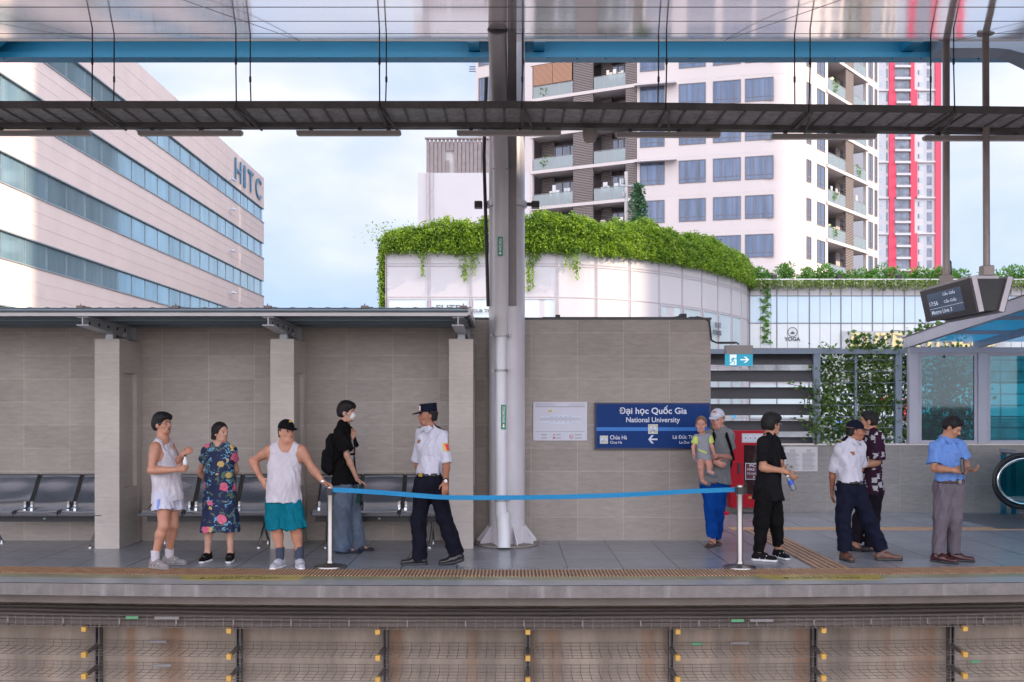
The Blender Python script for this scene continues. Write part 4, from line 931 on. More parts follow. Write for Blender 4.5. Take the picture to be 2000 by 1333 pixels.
m.build('railing', mat('pale_rail', (.62, .63, .62), .4, metal=.3), ml_)
for px in (1512, 1639, 1755):
    p = P(px, 541, y0-.4); MB().bbox(p.x-.15, p.x+.15, p.y-.1, p.y+.1, p.z-.08, p.z+.1, .02).build('floodlight', M_blk, ml_)
# lettering on the glass
M_dlet = mat('dark_grey_letter', (.10, .11, .13), .5); M_glet = mat('gold_letter', (.72, .60, .30), .35, metal=.2, var=.05)
def wtext(s_, px, py, Y, wpx, hpx, m_, al='C', ex=.02, bold=.012, u=(1, 0, 0)):
    p = P(px, py, Y); return text('sign_lettering', s_, p, u, (0, 0, 1), wpx*Y/FL, hpx*Y/FL, m_, ml_, ex, bold, al)
wtext('ELITE', 852, 601, 44.93, 47, 10, M_dlet, 'L'); wtext('CLB THỂ HÌNH', 922, 605.5, 44.93, 78, 9, M_dlet, 'L', bold=.02); wtext('CAO CẤP', 927, 622, 44.93, 56, 13, M_dlet, 'L', bold=.02)
ft = Vector((path[8]-path[7])).normalized()
wtext('YOGA', 1547.5, 662.5, 57.95, 31, 7.6, M_dlet, bold=.03)
p = P(1548, 649, 57.94); rr_ = 9*58/FL
m = MB().tube([p+Vector((rr_*math.cos(t), 0, rr_*math.sin(t))) for t in [k*math.pi/14 for k in range(29)]], .018, 6)
for a in (-60, -30, 0, 30, 60):
    d = Vector((math.sin(R(a)), 0, math.cos(R(a)))); b0_ = p+Vector((0, -.01, -.12)); L = .2 if a == 0 else .17
    m.prism([b0_, b0_+d*L*.6+Vector((d.z, 0, -d.x))*.035, b0_+d*L, b0_+d*L*.6-Vector((d.z, 0, -d.x))*.035], (0, -.01, 0))
m.build('emblem', M_dlet, ml_)
# big gold fitness-club letters stand in front of the glass
x = X_(1660, 57.6); zc0 = Z_(664, 57.6)
for ch, wd in (('E', .8), ('L', .62), ('I', .26), ('T', .72), ('E', .72), (' ', .7), ('F', .68), ('I', .26), ('T', .72), ('N', .8), ('E', .72), ('S', .76), ('S', .76)):
    if ch != ' ': text('gold_letter', ch, (x+wd/2, 57.65, zc0), (1, 0, 0), (.12, 0, 1), wd*.86, .82, M_glet, ml_, .1, .03)
    x += wd
MB().box(X_(1643, 57.9), x+.5, 57.76, 57.9, zc0-.62, zc0+.52).build('sign_panel', mat('grey_sign_panel', (.42, .43, .45), .4), ml_)
# ELITE FITNESS on the curved glass, near the wall end
cpt = [q for q in fp if CX+FL*q.x/q.y < 1400][-1]; tt = Vector((cpt.y*0+1, .62, 0)).normalized()
i0 = fp.index(cpt); tt = (fp[i0+2]-fp[i0-2]).normalized(); nn0 = Vector((tt.y, -tt.x, 0))
for s_, py, wd in (('ELITE', 635.5, 25), ('FITNESS', 650.5, 36)):
    c = cpt+nn0*.12; c.z = Z_(py, c.y); c = c+tt*(.0 if s_ == 'ELITE' else -.12); text('sign_lettering', s_, c, tt, (0, 0, 1), wd*c.y/FL*1.15, 9.5*c.y/FL, M_dlet, ml_, .02, .01)
# street-level colours seen through the trellis
for px, py, w_, h_, col_, nm in ((1724, 790, 9, 26, (.7, .05, .05), 'red'), (1737, 776, 8, 12, (.8, .5, .05), 'orange'), (1768, 800, 8, 40, (.65, .05, .06), 'red'), (1640, 836, 14, 26, (.12, .3, .75), 'blue'), (1402, 812, 70, 9, (.05, .45, .75), 'teal'), (1866, 800, 60, 8, (.6, .1, .08), 'red')):
    p = P(px, py, 54); MB().bbox(p.x-w_*.5*54/FL, p.x+w_*.5*54/FL, 53.9, 54.1, p.z-h_*.5*54/FL, p.z+h_*.5*54/FL, .02).build('shop_sign', mat('shop_sign_'+nm, col_, .4), ml_)
MB().box(X_(1330, 54), 36, 54.2, 57.9, GZ, Z_(880, 54)).build('podium', M_mall, ml_)

# ---- leaves
def leaf_mat(name, c1, c2, trans=.35):
    m = bpy.data.materials.new(name); n, l, b = nodes(m); o = n['Material Output']
    gi = n.new('ShaderNodeNewGeometry'); cr_ = n.new('ShaderNodeValToRGB')
    cr_.color_ramp.elements[0].color = (*c1, 1); cr_.color_ramp.elements[1].color = (*c2, 1)
    tcn = n.new('ShaderNodeTexCoord'); nt = n.new('ShaderNodeTexNoise'); nt.inputs['Scale'].default_value = 1.9; nt.inputs['Detail'].default_value = 4
    l.new(tcn.outputs['Object'], nt.inputs[0])
    ad = n.new('ShaderNodeMath'); ad.operation = 'MULTIPLY_ADD'; l.new(gi.outputs['Random Per Island'], ad.inputs[0]); ad.inputs[1].default_value = .55
    mr = n.new('ShaderNodeMapRange'); mr.inputs[1].default_value = .35; mr.inputs[2].default_value = .65; mr.inputs[3].default_value = 0; mr.inputs[4].default_value = .5
    l.new(nt.outputs[0], mr.inputs[0]); l.new(mr.outputs[0], ad.inputs[2]); l.new(ad.outputs[0], cr_.inputs[0])
    l.new(cr_.outputs[0], b.inputs['Base Color']); b.inputs['Roughness'].default_value = .5
    t = n.new('ShaderNodeBsdfTranslucent'); l.new(cr_.outputs[0], t.inputs[0]); mxs = n.new('ShaderNodeMixShader'); mxs.inputs[0].default_value = trans
    l.new(b.outputs[0], mxs.inputs[1]); l.new(t.outputs[0], mxs.inputs[2]); l.new(mxs.outputs[0], o.inputs[0]); return m
def leaves(name, pos, direc, size, m, parent=None, width=.5, fold=.25):
    """pos, direc: (n,3) arrays; one folded 4-vertex leaf each"""
    n = len(pos); d = direc/np.linalg.norm(direc, axis=1, keepdims=True); r = rng.normal(size=(n, 3)); s = np.cross(d, r); s /= np.linalg.norm(s, axis=1, keepdims=True)
    nn_ = np.cross(s, d); sz = (size*rng.uniform(.6, 1.3, n))[:, None]
    off = np.array(wl(parent))
    v = np.empty((n, 4, 3)); v[:, 0] = pos; v[:, 1] = pos+d*sz*.5+s*sz*width*.5+nn_*sz*fold*.3; v[:, 2] = pos+d*sz-nn_*sz*fold*.4; v[:, 3] = pos+d*sz*.5-s*sz*width*.5+nn_*sz*fold*.3
    v = (v-off).reshape(-1, 3).astype(np.float32)
    me = bpy.data.meshes.new(name); me.vertices.add(4*n); me.vertices.foreach_set('co', v.ravel()); me.loops.add(4*n); me.loops.foreach_set('vertex_index', np.arange(4*n, dtype=np.int32))
    me.polygons.add(n); me.polygons.foreach_set('loop_start', np.arange(0, 4*n, 4, dtype=np.int32)); me.update(calc_edges=True); me.materials.append(m)
    o = bpy.data.objects.new(name, me); COL.objects.link(o)
    if parent: o.parent = parent
    WL[o.name] = Vector(off); return o
M_vine = leaf_mat('bright_vine_leaf', (.03, .12, .012), (.38, .56, .05), .45)
M_bush = leaf_mat('mid_green_bush_leaf', (.06, .19, .03), (.20, .40, .07), .35)
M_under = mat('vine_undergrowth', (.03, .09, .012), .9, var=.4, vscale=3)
M_stem = mat('brown_stem', (.09, .06, .04), .8)
# trailing vines on the curved parapet
vp = resample(path, .25); npth = len(vp); P3 = []; D3 = []
nrm = []
for i in range(npth):
    t = (vp[min(i+1, npth-1)]-vp[max(i-1, 0)]).normalized(); nrm.append(Vector((t.y, -t.x, 0)))
def hgt(s):  # mound height along the run
    return (.6+.8*min(1, s*7)) * (1 if s < .80 else 1-.3*(s-.80)/.2)
ncl = 9500
for c in range(ncl):
    s = rng.uniform(0, 1)**.9; i = min(npth-1, int(s*npth)); p = vp[i]; nn_ = nrm[i]; H = hgt(s)*(1+.1*math.sin(i*.33)+.08*math.sin(i*.91)+.05*math.sin(i*2.3))
    th = rng.uniform(-.25, 2.0); rad = rng.uniform(.82, 1.07)
    o_ = math.cos(th)*.62*rad; zz_ = math.sin(max(0, th))*H*rad-.05 if th > 0 else th*.9
    base = Vector((p.x+nn_.x*(o_-.35), p.y+nn_.y*(o_-.35), MT+zz_))
    k = 9; sprd = rng.normal(size=(k, 3))*.085
    for q in range(k):
        P3.append((base.x+sprd[q, 0], base.y+sprd[q, 1], base.z+sprd[q, 2]+.05)); D3.append((nn_.x*.7+rng.normal()*.6, nn_.y*.7+rng.normal()*.6, rng.normal()*.45-.35))
# hanging strands
def strand(x, y, z, n_, L, lean=0., dens=46, wob=.05):
    for q in range(int(dens*L)):
        t = rng.uniform(0, 1)**.8; P3.append((x+lean*t*L+rng.normal()*wob*(1.6-t), y-.12+rng.normal()*.04, z-t*L)); D3.append((rng.normal()*.6, -.4, -1+rng.normal()*.4))
for px, L, lean, wob in ((760, .3, 0, .1), (768, .25, 0, .05), (825, .75, .03, .09), (826, 1.35, 0, .03), (872, .3, 0, .1), (890, .5, .05, .06), (905, 1.35, .04, .13), (908, 1.6, 0, .05), (918, .9, .05, .16), (925, 1.3, 0, .08), (1032, 1.5, 0, .05), (1040, 1.9, 0, .03), (1034, 2.0, -.02, .05), (1045, .7, 0, .1), (1052, .6, 0, .08), (1114, .9, .05, .12), (1122, 1.2, .04, .1), (1127, 1.5, 0, .07), (1166, .5, 0, .04), (1105, .9, -.02, .03)):
    Y = 44.95; strand(X_(px, Y), Y, MT+.1, 0, L, lean, 60, wob)
for k in range(70):
    i = int(rng.uniform(0, npth)); p = vp[i]; strand(p.x+nrm[i].x*.1, p.y+nrm[i].y*.1+.1, MT+.1, 0, rng.uniform(.1, .3), 0, 50, .07)
for k in range(26): strand(path[0].x-.05-rng.uniform(0, .28), 45.1+rng.uniform(0, .8), MT+.6, 0, rng.uniform(2, 5.0), 0, 40, .06)
for k in range(120): P3.append((path[0].x-.3+rng.normal()*.5, 45.2+rng.uniform(0, 1), MT+.3+rng.uniform(0, 1))); D3.append((-.5+rng.normal()*.5, -.2, rng.normal()*.5))
vn = leaves('trailing_vines', np.array(P3), np.array(D3), np.full(len(P3), .125), M_vine)
tag(vn, 'mass of bright green trailing vines over the curved white parapet', 'vines', kind='stuff')
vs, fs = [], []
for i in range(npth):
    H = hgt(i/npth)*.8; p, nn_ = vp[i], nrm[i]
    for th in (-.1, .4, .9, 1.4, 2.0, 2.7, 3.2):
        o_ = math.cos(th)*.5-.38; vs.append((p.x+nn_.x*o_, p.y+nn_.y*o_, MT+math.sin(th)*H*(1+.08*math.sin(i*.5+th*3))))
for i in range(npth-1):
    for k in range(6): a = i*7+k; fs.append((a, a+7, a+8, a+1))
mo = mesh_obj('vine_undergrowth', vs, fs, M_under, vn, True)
# bushes behind the railing on the right wing
def blob(c, r, n_, flat=1.):
    v = rng.normal(size=(n_, 3)); v /= np.linalg.norm(v, axis=1, keepdims=True); v *= (rng.uniform(.45, 1, n_)**.5)[:, None]; q = np.array(c)+v*np.array(r); return q, v+rng.normal(size=(n_, 3))*.5
bi = 0; px = 1468
desc = ['at the inner corner of the roof', 'beside the first gap in the row', 'under the lit tower corner', 'in front of the balconies', 'before the last tower windows', 'in front of the red tower, left part', 'in front of the red tower, right part', 'just left of the display poles', 'behind the display poles', 'between the two display poles', 'right of the second pole', 'near the right edge', 'cut by the right edge', 'just outside the right edge']
for j, (pc_, wv, hv) in enumerate(((1478, 34, 36), (1505, 26, 20), (1540, 34, 40), (1575, 34, 30), (1612, 36, 40), (1650, 34, 26), (1690, 34, 30), (1735, 40, 40), (1785, 44, 30), (1825, 34, 34), (1872, 40, 32), (1925, 40, 26), (1985, 50, 40), (2040, 40, 30))):
    Y = 59.0; sc = Y/FL; c = P(pc_, 0, Y); z0 = MT-.1; hh_ = hv*sc*1.08; ww_ = wv*sc*1.1
    sh_ = thing('shrub', '', 'shrub', (c.x, Y, z0), 'shrubs along the roof railing'); sh_['label'] = 'round rooftop shrub above the glass wing, '+desc[j]
    pos, dr = [], []
    for q in range(7):
        a, b_ = blob((c.x+rng.uniform(-.4, .4)*ww_, Y+rng.uniform(-.3, .3), z0+hh_*rng.uniform(.35, .8)), (.28*ww_, .4, .25*hh_+.1), 95); pos.append(a); dr.append(b_)
    leaves('foliage', np.concatenate(pos), np.concatenate(dr), np.full(7*95, .2), M_bush, sh_)
    m = MB()
    for q in range(4): m.tube([(c.x, Y, z0-.3), (c.x+rng.uniform(-.3, .3)*ww_, Y, z0+hh_*.6)], .025, 5)
    m.build('stem', M_stem, sh_)
pos = np.column_stack([rng.uniform(xs_[0]-.2, 34, 5200), 57.75+rng.normal(size=5200)*.12, MT-.05-np.abs(rng.normal(size=5200))*.16+rng.uniform(0, .3, 5200)])
gr = leaves('trailing_ground_cover', pos, np.column_stack([rng.normal(size=5200)*.5, -np.ones(5200)*.4, -.6+rng.normal(size=5200)*.5]), np.full(5200, .16), leaf_mat('dry_green_leaf', (.10, .17, .03), (.28, .36, .09), .3))
tag(gr, 'fringe of dry green ground cover hanging below the roof railing', 'ground cover', kind='stuff')
P3, D3 = [], []
for q in range(330): t = rng.uniform(0, 1); s_ = .16*math.sin(t*40); P3.append((X_(1495, 57.9)+rng.normal()*.1+s_*.7, 57.88, Z_(552+t*118, 57.9))); D3.append((rng.normal(), -.3, -.4))
hv_ = leaves('hanging_creeper', np.array(P3), np.array(D3), np.full(len(P3), .19), M_bush); tag(hv_, 'single long strand of creeper hanging down the glass left of the YOGA window', 'creeper', kind='thing')

# rooftop trees
def tree(name, label, base, hh_, wd, lay, m_, sz=.22, cnt=120):
    t = thing(name, label, 'tree', base); b_ = Vector(base); tk = MB(); tk.tube([b_, b_+Vector((.05, 0, hh_*.5)), b_+Vector((0, 0, hh_*.97))], [.09, .06, .02], 8)
    pos, dr = [], []
    for q in range(lay):
        f = (q+.5)/lay; zz_ = hh_*(.12+.86*f); rw = wd*(1-f*.78)*rng.uniform(.75, 1.1)
        for s in range(3):
            a = rng.uniform(0, 6.28); e = b_+Vector((math.cos(a)*rw*.6, math.sin(a)*rw*.6, zz_)); tk.tube([b_+Vector((0, 0, zz_-.15)), e], [.03, .012], 5)
            x_, d_ = blob(e, (rw*.55, rw*.55, hh_*.055), cnt//3); pos.append(x_); dr.append(d_)
    tk.build('trunk', M_stem, t); leaves('crown', np.concatenate(pos), np.concatenate(dr), np.full(sum(len(p) for p in pos), sz), m_, t)
M_dkleaf = leaf_mat('dark_conifer_leaf', (.03, .09, .04), (.08, .2, .09), .2)
b_ = P(1246, 440, 50); tree('conifer_tree', 'dark green layered conifer standing above the vines in front of the apartment tower', (b_.x, 50, 8.2), 4.6, .85, 12, M_dkleaf, .2, 170)
b_ = P(1118, 420, 49); tree('small_tree', 'small thin tree poking above the vines below the louvred balconies', (b_.x, 49, 8.4), 2.9, .35, 7, M_dkleaf, .16, 60)
pl_ = thing('mast', 'slim white mast with small devices beside the dark conifer on the roof', 'mast', P(1223, 420, 51))
a = P(1223, 336, 51); MB().tube([(a.x, 51, 8.3), (a.x, 51, a.z)], .09, 10).build('pole', M_wht_wall, pl_)
MB().box(a.x-.3, a.x+.35, 50.9, 51, a.z-.75, a.z-.68).box(a.x-.25, a.x-.15, 50.85, 51.05, a.z-.62, a.z-.4).box(a.x-.22, a.x-.1, 50.85, 51.05, a.z-1.3, a.z-1.05).build('crossarm', M_ring, pl_)

# ---- slatted rooftop plant room and white block behind the mall
Yk = 66
pr = thing('slatted_roof_block', 'white building block topped with a grey-brown slatted plant room', 'building', (-4, Yk, GZ))
a, b_ = P(816, 338, Yk), P(990, 270, Yk)
MB().box(a.x, b_.x+1.5, Yk, Yk+12, GZ, a.z).build('wall', M_mall, pr)
MB().box(a.x+.6, a.x+.75, Yk-.1, Yk-.002, GZ, a.z).box(X_(843, Yk)-.05, X_(843, Yk)+.1, Yk-.12, Yk-.002, 8, a.z).build('downpipe', M_line, pr)
c0, c1 = X_(832, Yk), b_.x+1
MB().box(c0+.1, c1, Yk+.5, Yk+8, a.z+.05, b_.z-.12).build('inner_room', mat('plant_room_white', (.5, .48, .48), .7), pr)
m = MB(); x = c0; k = 0
while x < c1:
    if abs(x-X_(876, Yk)) > .3: m.box(x, x+.19, Yk+.3, Yk+.34, a.z+.04, b_.z)
    else: m.box(x, x+.19, Yk+.3, Yk+.34, b_.z-.75, b_.z); m.box(x, x+.19, Yk+.3, Yk+.34, a.z+.04, a.z+.9) if k % 2 else None
    x += .265; k += 1
m.box(c0-.1, c1, Yk+.2, Yk+.4, b_.z, b_.z+.1)
m.build('slat_screen', mat('weathered_brown_slats', (.24, .20, .20), .7, var=.2, vscale=3), pr)

# ---- apartment tower with rounded corner
tw = thing('apartment_tower', 'white apartment tower with a rounded sunlit corner, dark-framed windows and louvred balconies', 'apartment tower', (15, 100, GZ))
M_tower = mat('tower_render', (.52, .465, .455), .65, var=.03, vscale=.3, dirt=((.45, .40, .39), .4, .6, .95, (1, 1, .15)))
M_tglass = mat('tower_window_blue', (.085, .115, .18), .08, metal=.2, var=.4, vscale=2.2, stretch=(1, 1, .08)); M_tfr = mat('tower_window_frame', (.13, .12, .135), .5)
def louv_mat(name, c1, c2, f):
    m = bpy.data.materials.new(name); n, l, b = nodes(m); tcn = n.new('ShaderNodeTexCoord'); sp_ = n.new('ShaderNodeSeparateXYZ'); l.new(tcn.outputs['Object'], sp_.inputs[0])
    a = n.new('ShaderNodeMath'); a.operation = 'MULTIPLY'; a.inputs[1].default_value = f; l.new(sp_.outputs[2], a.inputs[0]); s = n.new('ShaderNodeMath'); s.operation = 'SINE'; l.new(a.outputs[0], s.inputs[0])
    r = n.new('ShaderNodeMapRange'); r.inputs[1].default_value = -.4; r.inputs[2].default_value = .4; l.new(s.outputs[0], r.inputs[0]); x = n.new('ShaderNodeMix'); x.data_type = 'RGBA'; x.inputs[6].default_value = (*c1, 1); x.inputs[7].default_value = (*c2, 1)
    l.new(r.outputs[0], x.inputs[0]); l.new(x.outputs[2], b.inputs['Base Color']); b.inputs['Roughness'].default_value = .7
    bp = n.new('ShaderNodeBump'); bp.inputs['Distance'].default_value = .05; bp.inputs['Strength'].default_value = .8; l.new(s.outputs[0], bp.inputs['Height']); l.new(bp.outputs[0], b.inputs['Normal']); return m
M_louv = louv_mat('brown_louvre', (.11, .09, .085), (.24, .2, .19), 42); M_bamboo = louv_mat('bamboo_blind', (.33, .16, .1), (.52, .3, .2), 60)
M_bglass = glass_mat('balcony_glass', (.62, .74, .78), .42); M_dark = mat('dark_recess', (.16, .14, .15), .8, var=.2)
A_, B_, C_, D_, E_, F_ = Vector((-3.48, 95, 0)), Vector((1.88, 91.6, 0)), Vector((10.6, 87.2, 0)), Vector((21.9, 84.4, 0)), Vector((25.9, 86.2, 0)), Vector((36.3, 98.6, 0))
left = [A_, B_, C_, Vector((21.2, 84.45, 0))]; right = [Vector((25.75, 86.0, 0)), F_]
def at_px(line, px):
    k = (px-CX)/FL; 
    for a, b_ in zip(line, line[1:]):
        f0, f1 = a.x-k*a.y, b_.x-k*b_.y
        if f0*f1 <= 0: t = f0/(f0-f1); return a+(b_-a)*t, (b_-a).normalized()
    a, b_ = (line[0], line[1]) if line[0].x-k*line[0].y > 0 else (line[-2], line[-1])
    f0, f1 = a.x-k*a.y, b_.x-k*b_.y; t = f0/(f0-f1); return a+(b_-a)*t, (b_-a).normalized()
corner = [Vector((21.2, 84.45, 0)), Vector((22.6, 84.35, 0)), Vector((23.9, 84.62, 0)), Vector((24.9, 85.15, 0)), Vector((25.75, 86.0, 0))]
co2 = []
for i in range(len(corner)-1):
    p0, p3 = corner[max(i-1, 0)], corner[min(i+2, len(corner)-1)]
    for k in range(8): co2.append(cr(p0, corner[i], corner[i+1], p3, k/8))
co2.append(corner[-1])
F0, PITCH, TT = 23.2, 3.317, 46.5
levels = [F0+PITCH*k for k in range(-5, 7)]
def wallseg(a, b_, z0, z1, m_=M_tower, name='wall', dep=.3, par=None):
    t = (b_-a).normalized(); nn_ = Vector((t.y, -t.x, 0))
    return MB().prism([(a.x, a.y, z0), (b_.x, b_.y, z0), (b_.x-nn_.x*dep, b_.y-nn_.y*dep, z0), (a.x-nn_.x*dep, a.y-nn_.y*dep, z0)], (0, 0, z1-z0)).build(name, m_, par or tw)
# solid wall pieces
pL = lambda px: at_px(left, px)[0]
pR = lambda px: at_px(right, px)[0]
wallseg(A_, pL(1040), GZ, TT); wallseg(pL(1243), C_, GZ, TT) if pL(1243).x < C_.x else None
a_ = pL(1244); 
if a_.x < C_.x: wallseg(a_, C_, GZ, TT)
wallseg(C_ if a_.x < C_.x else a_, left[-1], GZ, TT)
vs, fs = [], []
for p in co2: vs += [(p.x, p.y, GZ), (p.x, p.y, TT)]
for i in range(len(co2)-1): fs.append((2*i, 2*i+2, 2*i+3, 2*i+1))
mesh_obj('rounded_corner', vs, fs, M_tower, tw, True)
wallseg(right[0], pR(1617), GZ, TT); wallseg(pR(1692), F_, GZ, TT)
# core behind everything
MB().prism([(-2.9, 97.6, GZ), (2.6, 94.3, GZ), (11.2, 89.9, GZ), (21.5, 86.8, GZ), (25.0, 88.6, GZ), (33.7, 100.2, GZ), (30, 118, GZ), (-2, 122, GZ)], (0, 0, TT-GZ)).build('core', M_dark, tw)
MB().prism([(A_.x-.2, A_.y-.1, TT), (D_.x, D_.y-.3, TT), (E_.x+.3, E_.y, TT), (F_.x+.3, F_.y, TT), (30, 118, TT), (-2, 122, TT)], (0, 0, 1)).build('roof', M_tower, tw)
def seg(line, px0, px1): a, t = at_px(line, px0); b_, _ = at_px(line, px1); t = (b_-a).normalized(); return a, b_, t, Vector((t.y, -t.x, 0))
random.seed(11)
for li, L in enumerate(levels):
    zc1 = L+PITCH-.3
    # slabs across the balcony zones
    for line, p0, p1 in ((left, 1037, 1246), (right, 1614, 1695)):
        a, b_, t, nn_ = seg(line, p0, p1); c = (a+b_)/2
        MB().prism([(a.x+nn_.x*.12, a.y+nn_.y*.12, L-.28), (b_.x+nn_.x*.12, b_.y+nn_.y*.12, L-.28), (b_.x-nn_.x*2.4, b_.y-nn_.y*2.4, L-.28), (a.x-nn_.x*2.4, a.y-nn_.y*2.4, L-.28)], (0, 0, .28)).build('slab', M_tower, tw)
    for line, p0, p1, kind in ((left, 1042, 1118, 'B'), (left, 1119.5, 1158, 'L'), (left, 1160.5, 1221, 'B'), (left, 1222, 1243, 'L'), (right, 1618, 1651, 'B'), (right, 1652, 1667, 'L'), (right, 1668, 1692, 'B')):
        a, b_, t, nn_ = seg(line, p0, p1); wd = (b_-a).length
        if kind == 'L':
            MB().prism([(a.x, a.y, L), (b_.x, b_.y, L), (b_.x-nn_.x*.25, b_.y-nn_.y*.25, L), (a.x-nn_.x*.25, a.y-nn_.y*.25, L)], (0, 0, PITCH-.285)).build('louvre_panel', M_louv, tw)
        else:
            MB().prism([(a.x+nn_.x*.02, a.y+nn_.y*.02, L+.02), (b_.x+nn_.x*.02, b_.y+nn_.y*.02, L+.02), (b_.x-nn_.x*.02, b_.y-nn_.y*.02, L+.02), (a.x-nn_.x*.02, a.y-nn_.y*.02, L+.02)], (0, 0, 1.05)).build('balustrade', M_bglass, tw)
            m = MB(); nb_ = 3 if wd > 2.5 else 2
            for q in range(nb_+1): c = a+t*(wd*q/nb_); m.tube([(c.x, c.y, L), (c.x, c.y, L+1.12)], .025, 5)
            m.tube([(a.x, a.y, L+1.12), (b_.x, b_.y, L+1.12)], .03, 5); m.build('handrail', M_ring, tw)
            # recessed door wall
            ra, rb = a-nn_*1.75, b_-nn_*1.75
            if li >= 1:
                wfr = win((ra.x+t.x*wd*.35, ra.y+t.y*wd*.35, L+.02), t, nn_, wd*.6, 2.45, M_tfr, M_tglass, tw, .07, (.33, .66), (), .1, 'balcony_door')
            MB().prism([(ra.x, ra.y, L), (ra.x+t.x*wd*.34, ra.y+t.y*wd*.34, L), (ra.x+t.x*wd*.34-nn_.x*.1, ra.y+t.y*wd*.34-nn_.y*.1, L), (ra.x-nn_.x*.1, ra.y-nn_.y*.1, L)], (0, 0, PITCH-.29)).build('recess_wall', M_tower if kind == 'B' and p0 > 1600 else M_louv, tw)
            if random.random() < .55 and li > 2:      # washing and pots
                m = MB()
                for q in range(5):
                    c = a-nn_*.6+t*wd*random.uniform(.15, .85); m.obox((c.x, c.y, L+random.uniform(1.0, 1.6)), t*random.uniform(.12, .22), nn_*.04, Vector((0, 0, random.uniform(.25, .5))))
                m.build('laundry', mat('laundry_'+str(li % 4), [(.6, .6, .62), (.5, .2, .16), (.15, .2, .4), (.75, .7, .6)][li % 4], .8), tw)
            if (p0 > 1600 or p0 < 1100) and random.random() < .45 and li > 2:
                c = a-nn_*.25+t*wd*.3; x_, d_ = blob((c.x, c.y, L+.7), (.5, .25, .55), 90); leaves('balcony_plant', x_, d_, np.full(90, .28), M_bush, tw)
    if li == 7:
        a, b_, t, nn_ = seg(left, 1042, 1118)
        for q in (0, 1):
            c = a+t*((b_-a).length*(.25+.5*q))+nn_*.06; MB().obox((c.x, c.y, L+1.15+.93), t*((b_-a).length*.245), nn_*.02, Vector((0, 0, .92))).build('bamboo_blind', M_bamboo, tw)
    # windows
    zt_ = L-.35+PITCH; 
    for p0, p1 in ((1250, 1298), (1326, 1378.5), (1392.5, 1447), (1455, 1511)):
        a, b_, t, nn_ = seg(left, p0, p1)
        if li >= 1: win((a.x, a.y, zt_-1.98), t, nn_, (b_-a).length, 1.98, M_tfr, M_tglass, tw, .07, (.3, .7), (.2,), .05)
    for p0, p1, hh_ in ((1576, 1584, 1.95), (1595.5, 1611, 2.05), (1696, 1704, 2.6), (1708, 1713, 2.6)):
        a, b_, t, nn_ = seg(right, p0, p1)
        if li >= 1: win((a.x, a.y, zt_-hh_), t, nn_, (b_-a).length, hh_, M_tfr, M_tglass, tw, .07, (.5,), (.25,), .05)
    a, b_, t, nn_ = seg(left, 935, 957)
    if li >= 2: win((a.x, a.y, zt_-2.2), t, nn_, (b_-a).length, 2.2, M_tfr, M_tglass, tw, .07, (.5,), (.3,), .05)
    if li % 1 == 0 and li >= 3:
        a, b_, t, nn_ = seg(left, 1240, 1322)
        m = MB().prism([a+Vector((0, 0, L+PITCH-.28))+nn_*.02, b_+Vector((0, 0, L+PITCH-.28))+nn_*.02, b_+Vector((0, 0, L+PITCH-.42))+nn_*.9, a+Vector((0, 0, L+PITCH-.42))+nn_*.9], (0, 0, .05))
        if li % 2 == 0: m.build('awning', M_mall, tw)
        a2 = A_; m = MB()
        for q in range(3): m.obox((a2.x-.3, a2.y+.4*q, L+.4+.35*q), (.32, 0, 0), (0, .06, 0), (0, 0, .03))
        m.build('side_fin', M_tfr, tw)
# floor joint lines on the rendered walls
for L in levels:
    m = MB()
    for line in ([C_, left[-1]]+co2, [right[0], pR(1616)], [pR(1694), F_]):
        for a, b_ in zip(line, line[1:]):
            t = (b_-a); 
            if t.length < .01: continue
            tn = t.normalized(); nn_ = Vector((tn.y, -tn.x, 0)); c = (a+b_)/2; m.obox((c.x, c.y, L-.02), t/2, nn_*.01, (0, 0, .02))
    m.build('floor_joint', mat('faint_joint', (.5, .47, .48), .7), tw)

# ---- far red and white tower
YT = 276; ft_ = thing('red_white_tower', 'distant white high-rise with bright pink-red vertical bands and stacked balconies', 'high-rise', (110, YT, GZ))
M_rt = mat('far_tower_white', (.46, .46, .49), .7, var=.03, vscale=.1); M_rr = mat('pink_red_panel', (.55, .04, .09), .6, var=.04, vscale=.1); M_rg = mat('far_window', (.16, .18, .22), .2, metal=.2, var=.4, vscale=.6)
xx = lambda px: X_(px, YT)
H1 = 125
MB().box(xx(1700), xx(1826), YT, YT+22, GZ, H1).build('body', M_rt, ft_)
MB().box(xx(1825.5), xx(1837), YT-.5, YT+22, GZ, H1-2).build('red_side', M_rr, ft_)
MB().box(xx(1838), xx(1843), YT+6, YT+20, GZ, H1-4).build('set_back_wing', M_rt, ft_)
PF = 23.35*YT/FL; nfl = 27; zf0 = Z_(527, YT)
for f in range(-2, nfl):
    z = zf0+f*PF; g_ = (f//3) % 2
    r0, r1 = (1736, 1746) if g_ else (1734.5, 1749); q0, q1 = (1777, 1785) if g_ else (1777, 1790.5)
    MB().box(xx(r0), xx(r1), YT-.5, YT-.002, z, z+PF).build('red_band', M_rr, ft_); MB().box(xx(q0), xx(q1), YT-.5, YT-.002, z, z+PF).build('red_band', M_rr, ft_)
    bl = MB().box(xx(r1)+.02, xx(q0)-.02, YT-.04, YT-.003, z+.1, z+2.5).build('balcony_recess', M_rg, ft_)
    MB().box(xx(r1)+.02, xx(q0)-.02, YT-.9, YT-.05, z-.55, z+.1).build('balcony_slab', M_rt, ft_)
    if f > 0:
        m = MB().box(xx(r1), xx(q0), YT-.88, YT-.84, z+1.05, z+1.12)
        for k in range(7): xk = xx(r1)+(xx(q0)-xx(r1))*k/6; m.box(xk-.03, xk+.03, YT-.88, YT-.84, z+.1, z+1.05)
        m.build('balcony_rail', M_tfr, ft_)
m1, m2, m3 = MB(), MB(), MB()
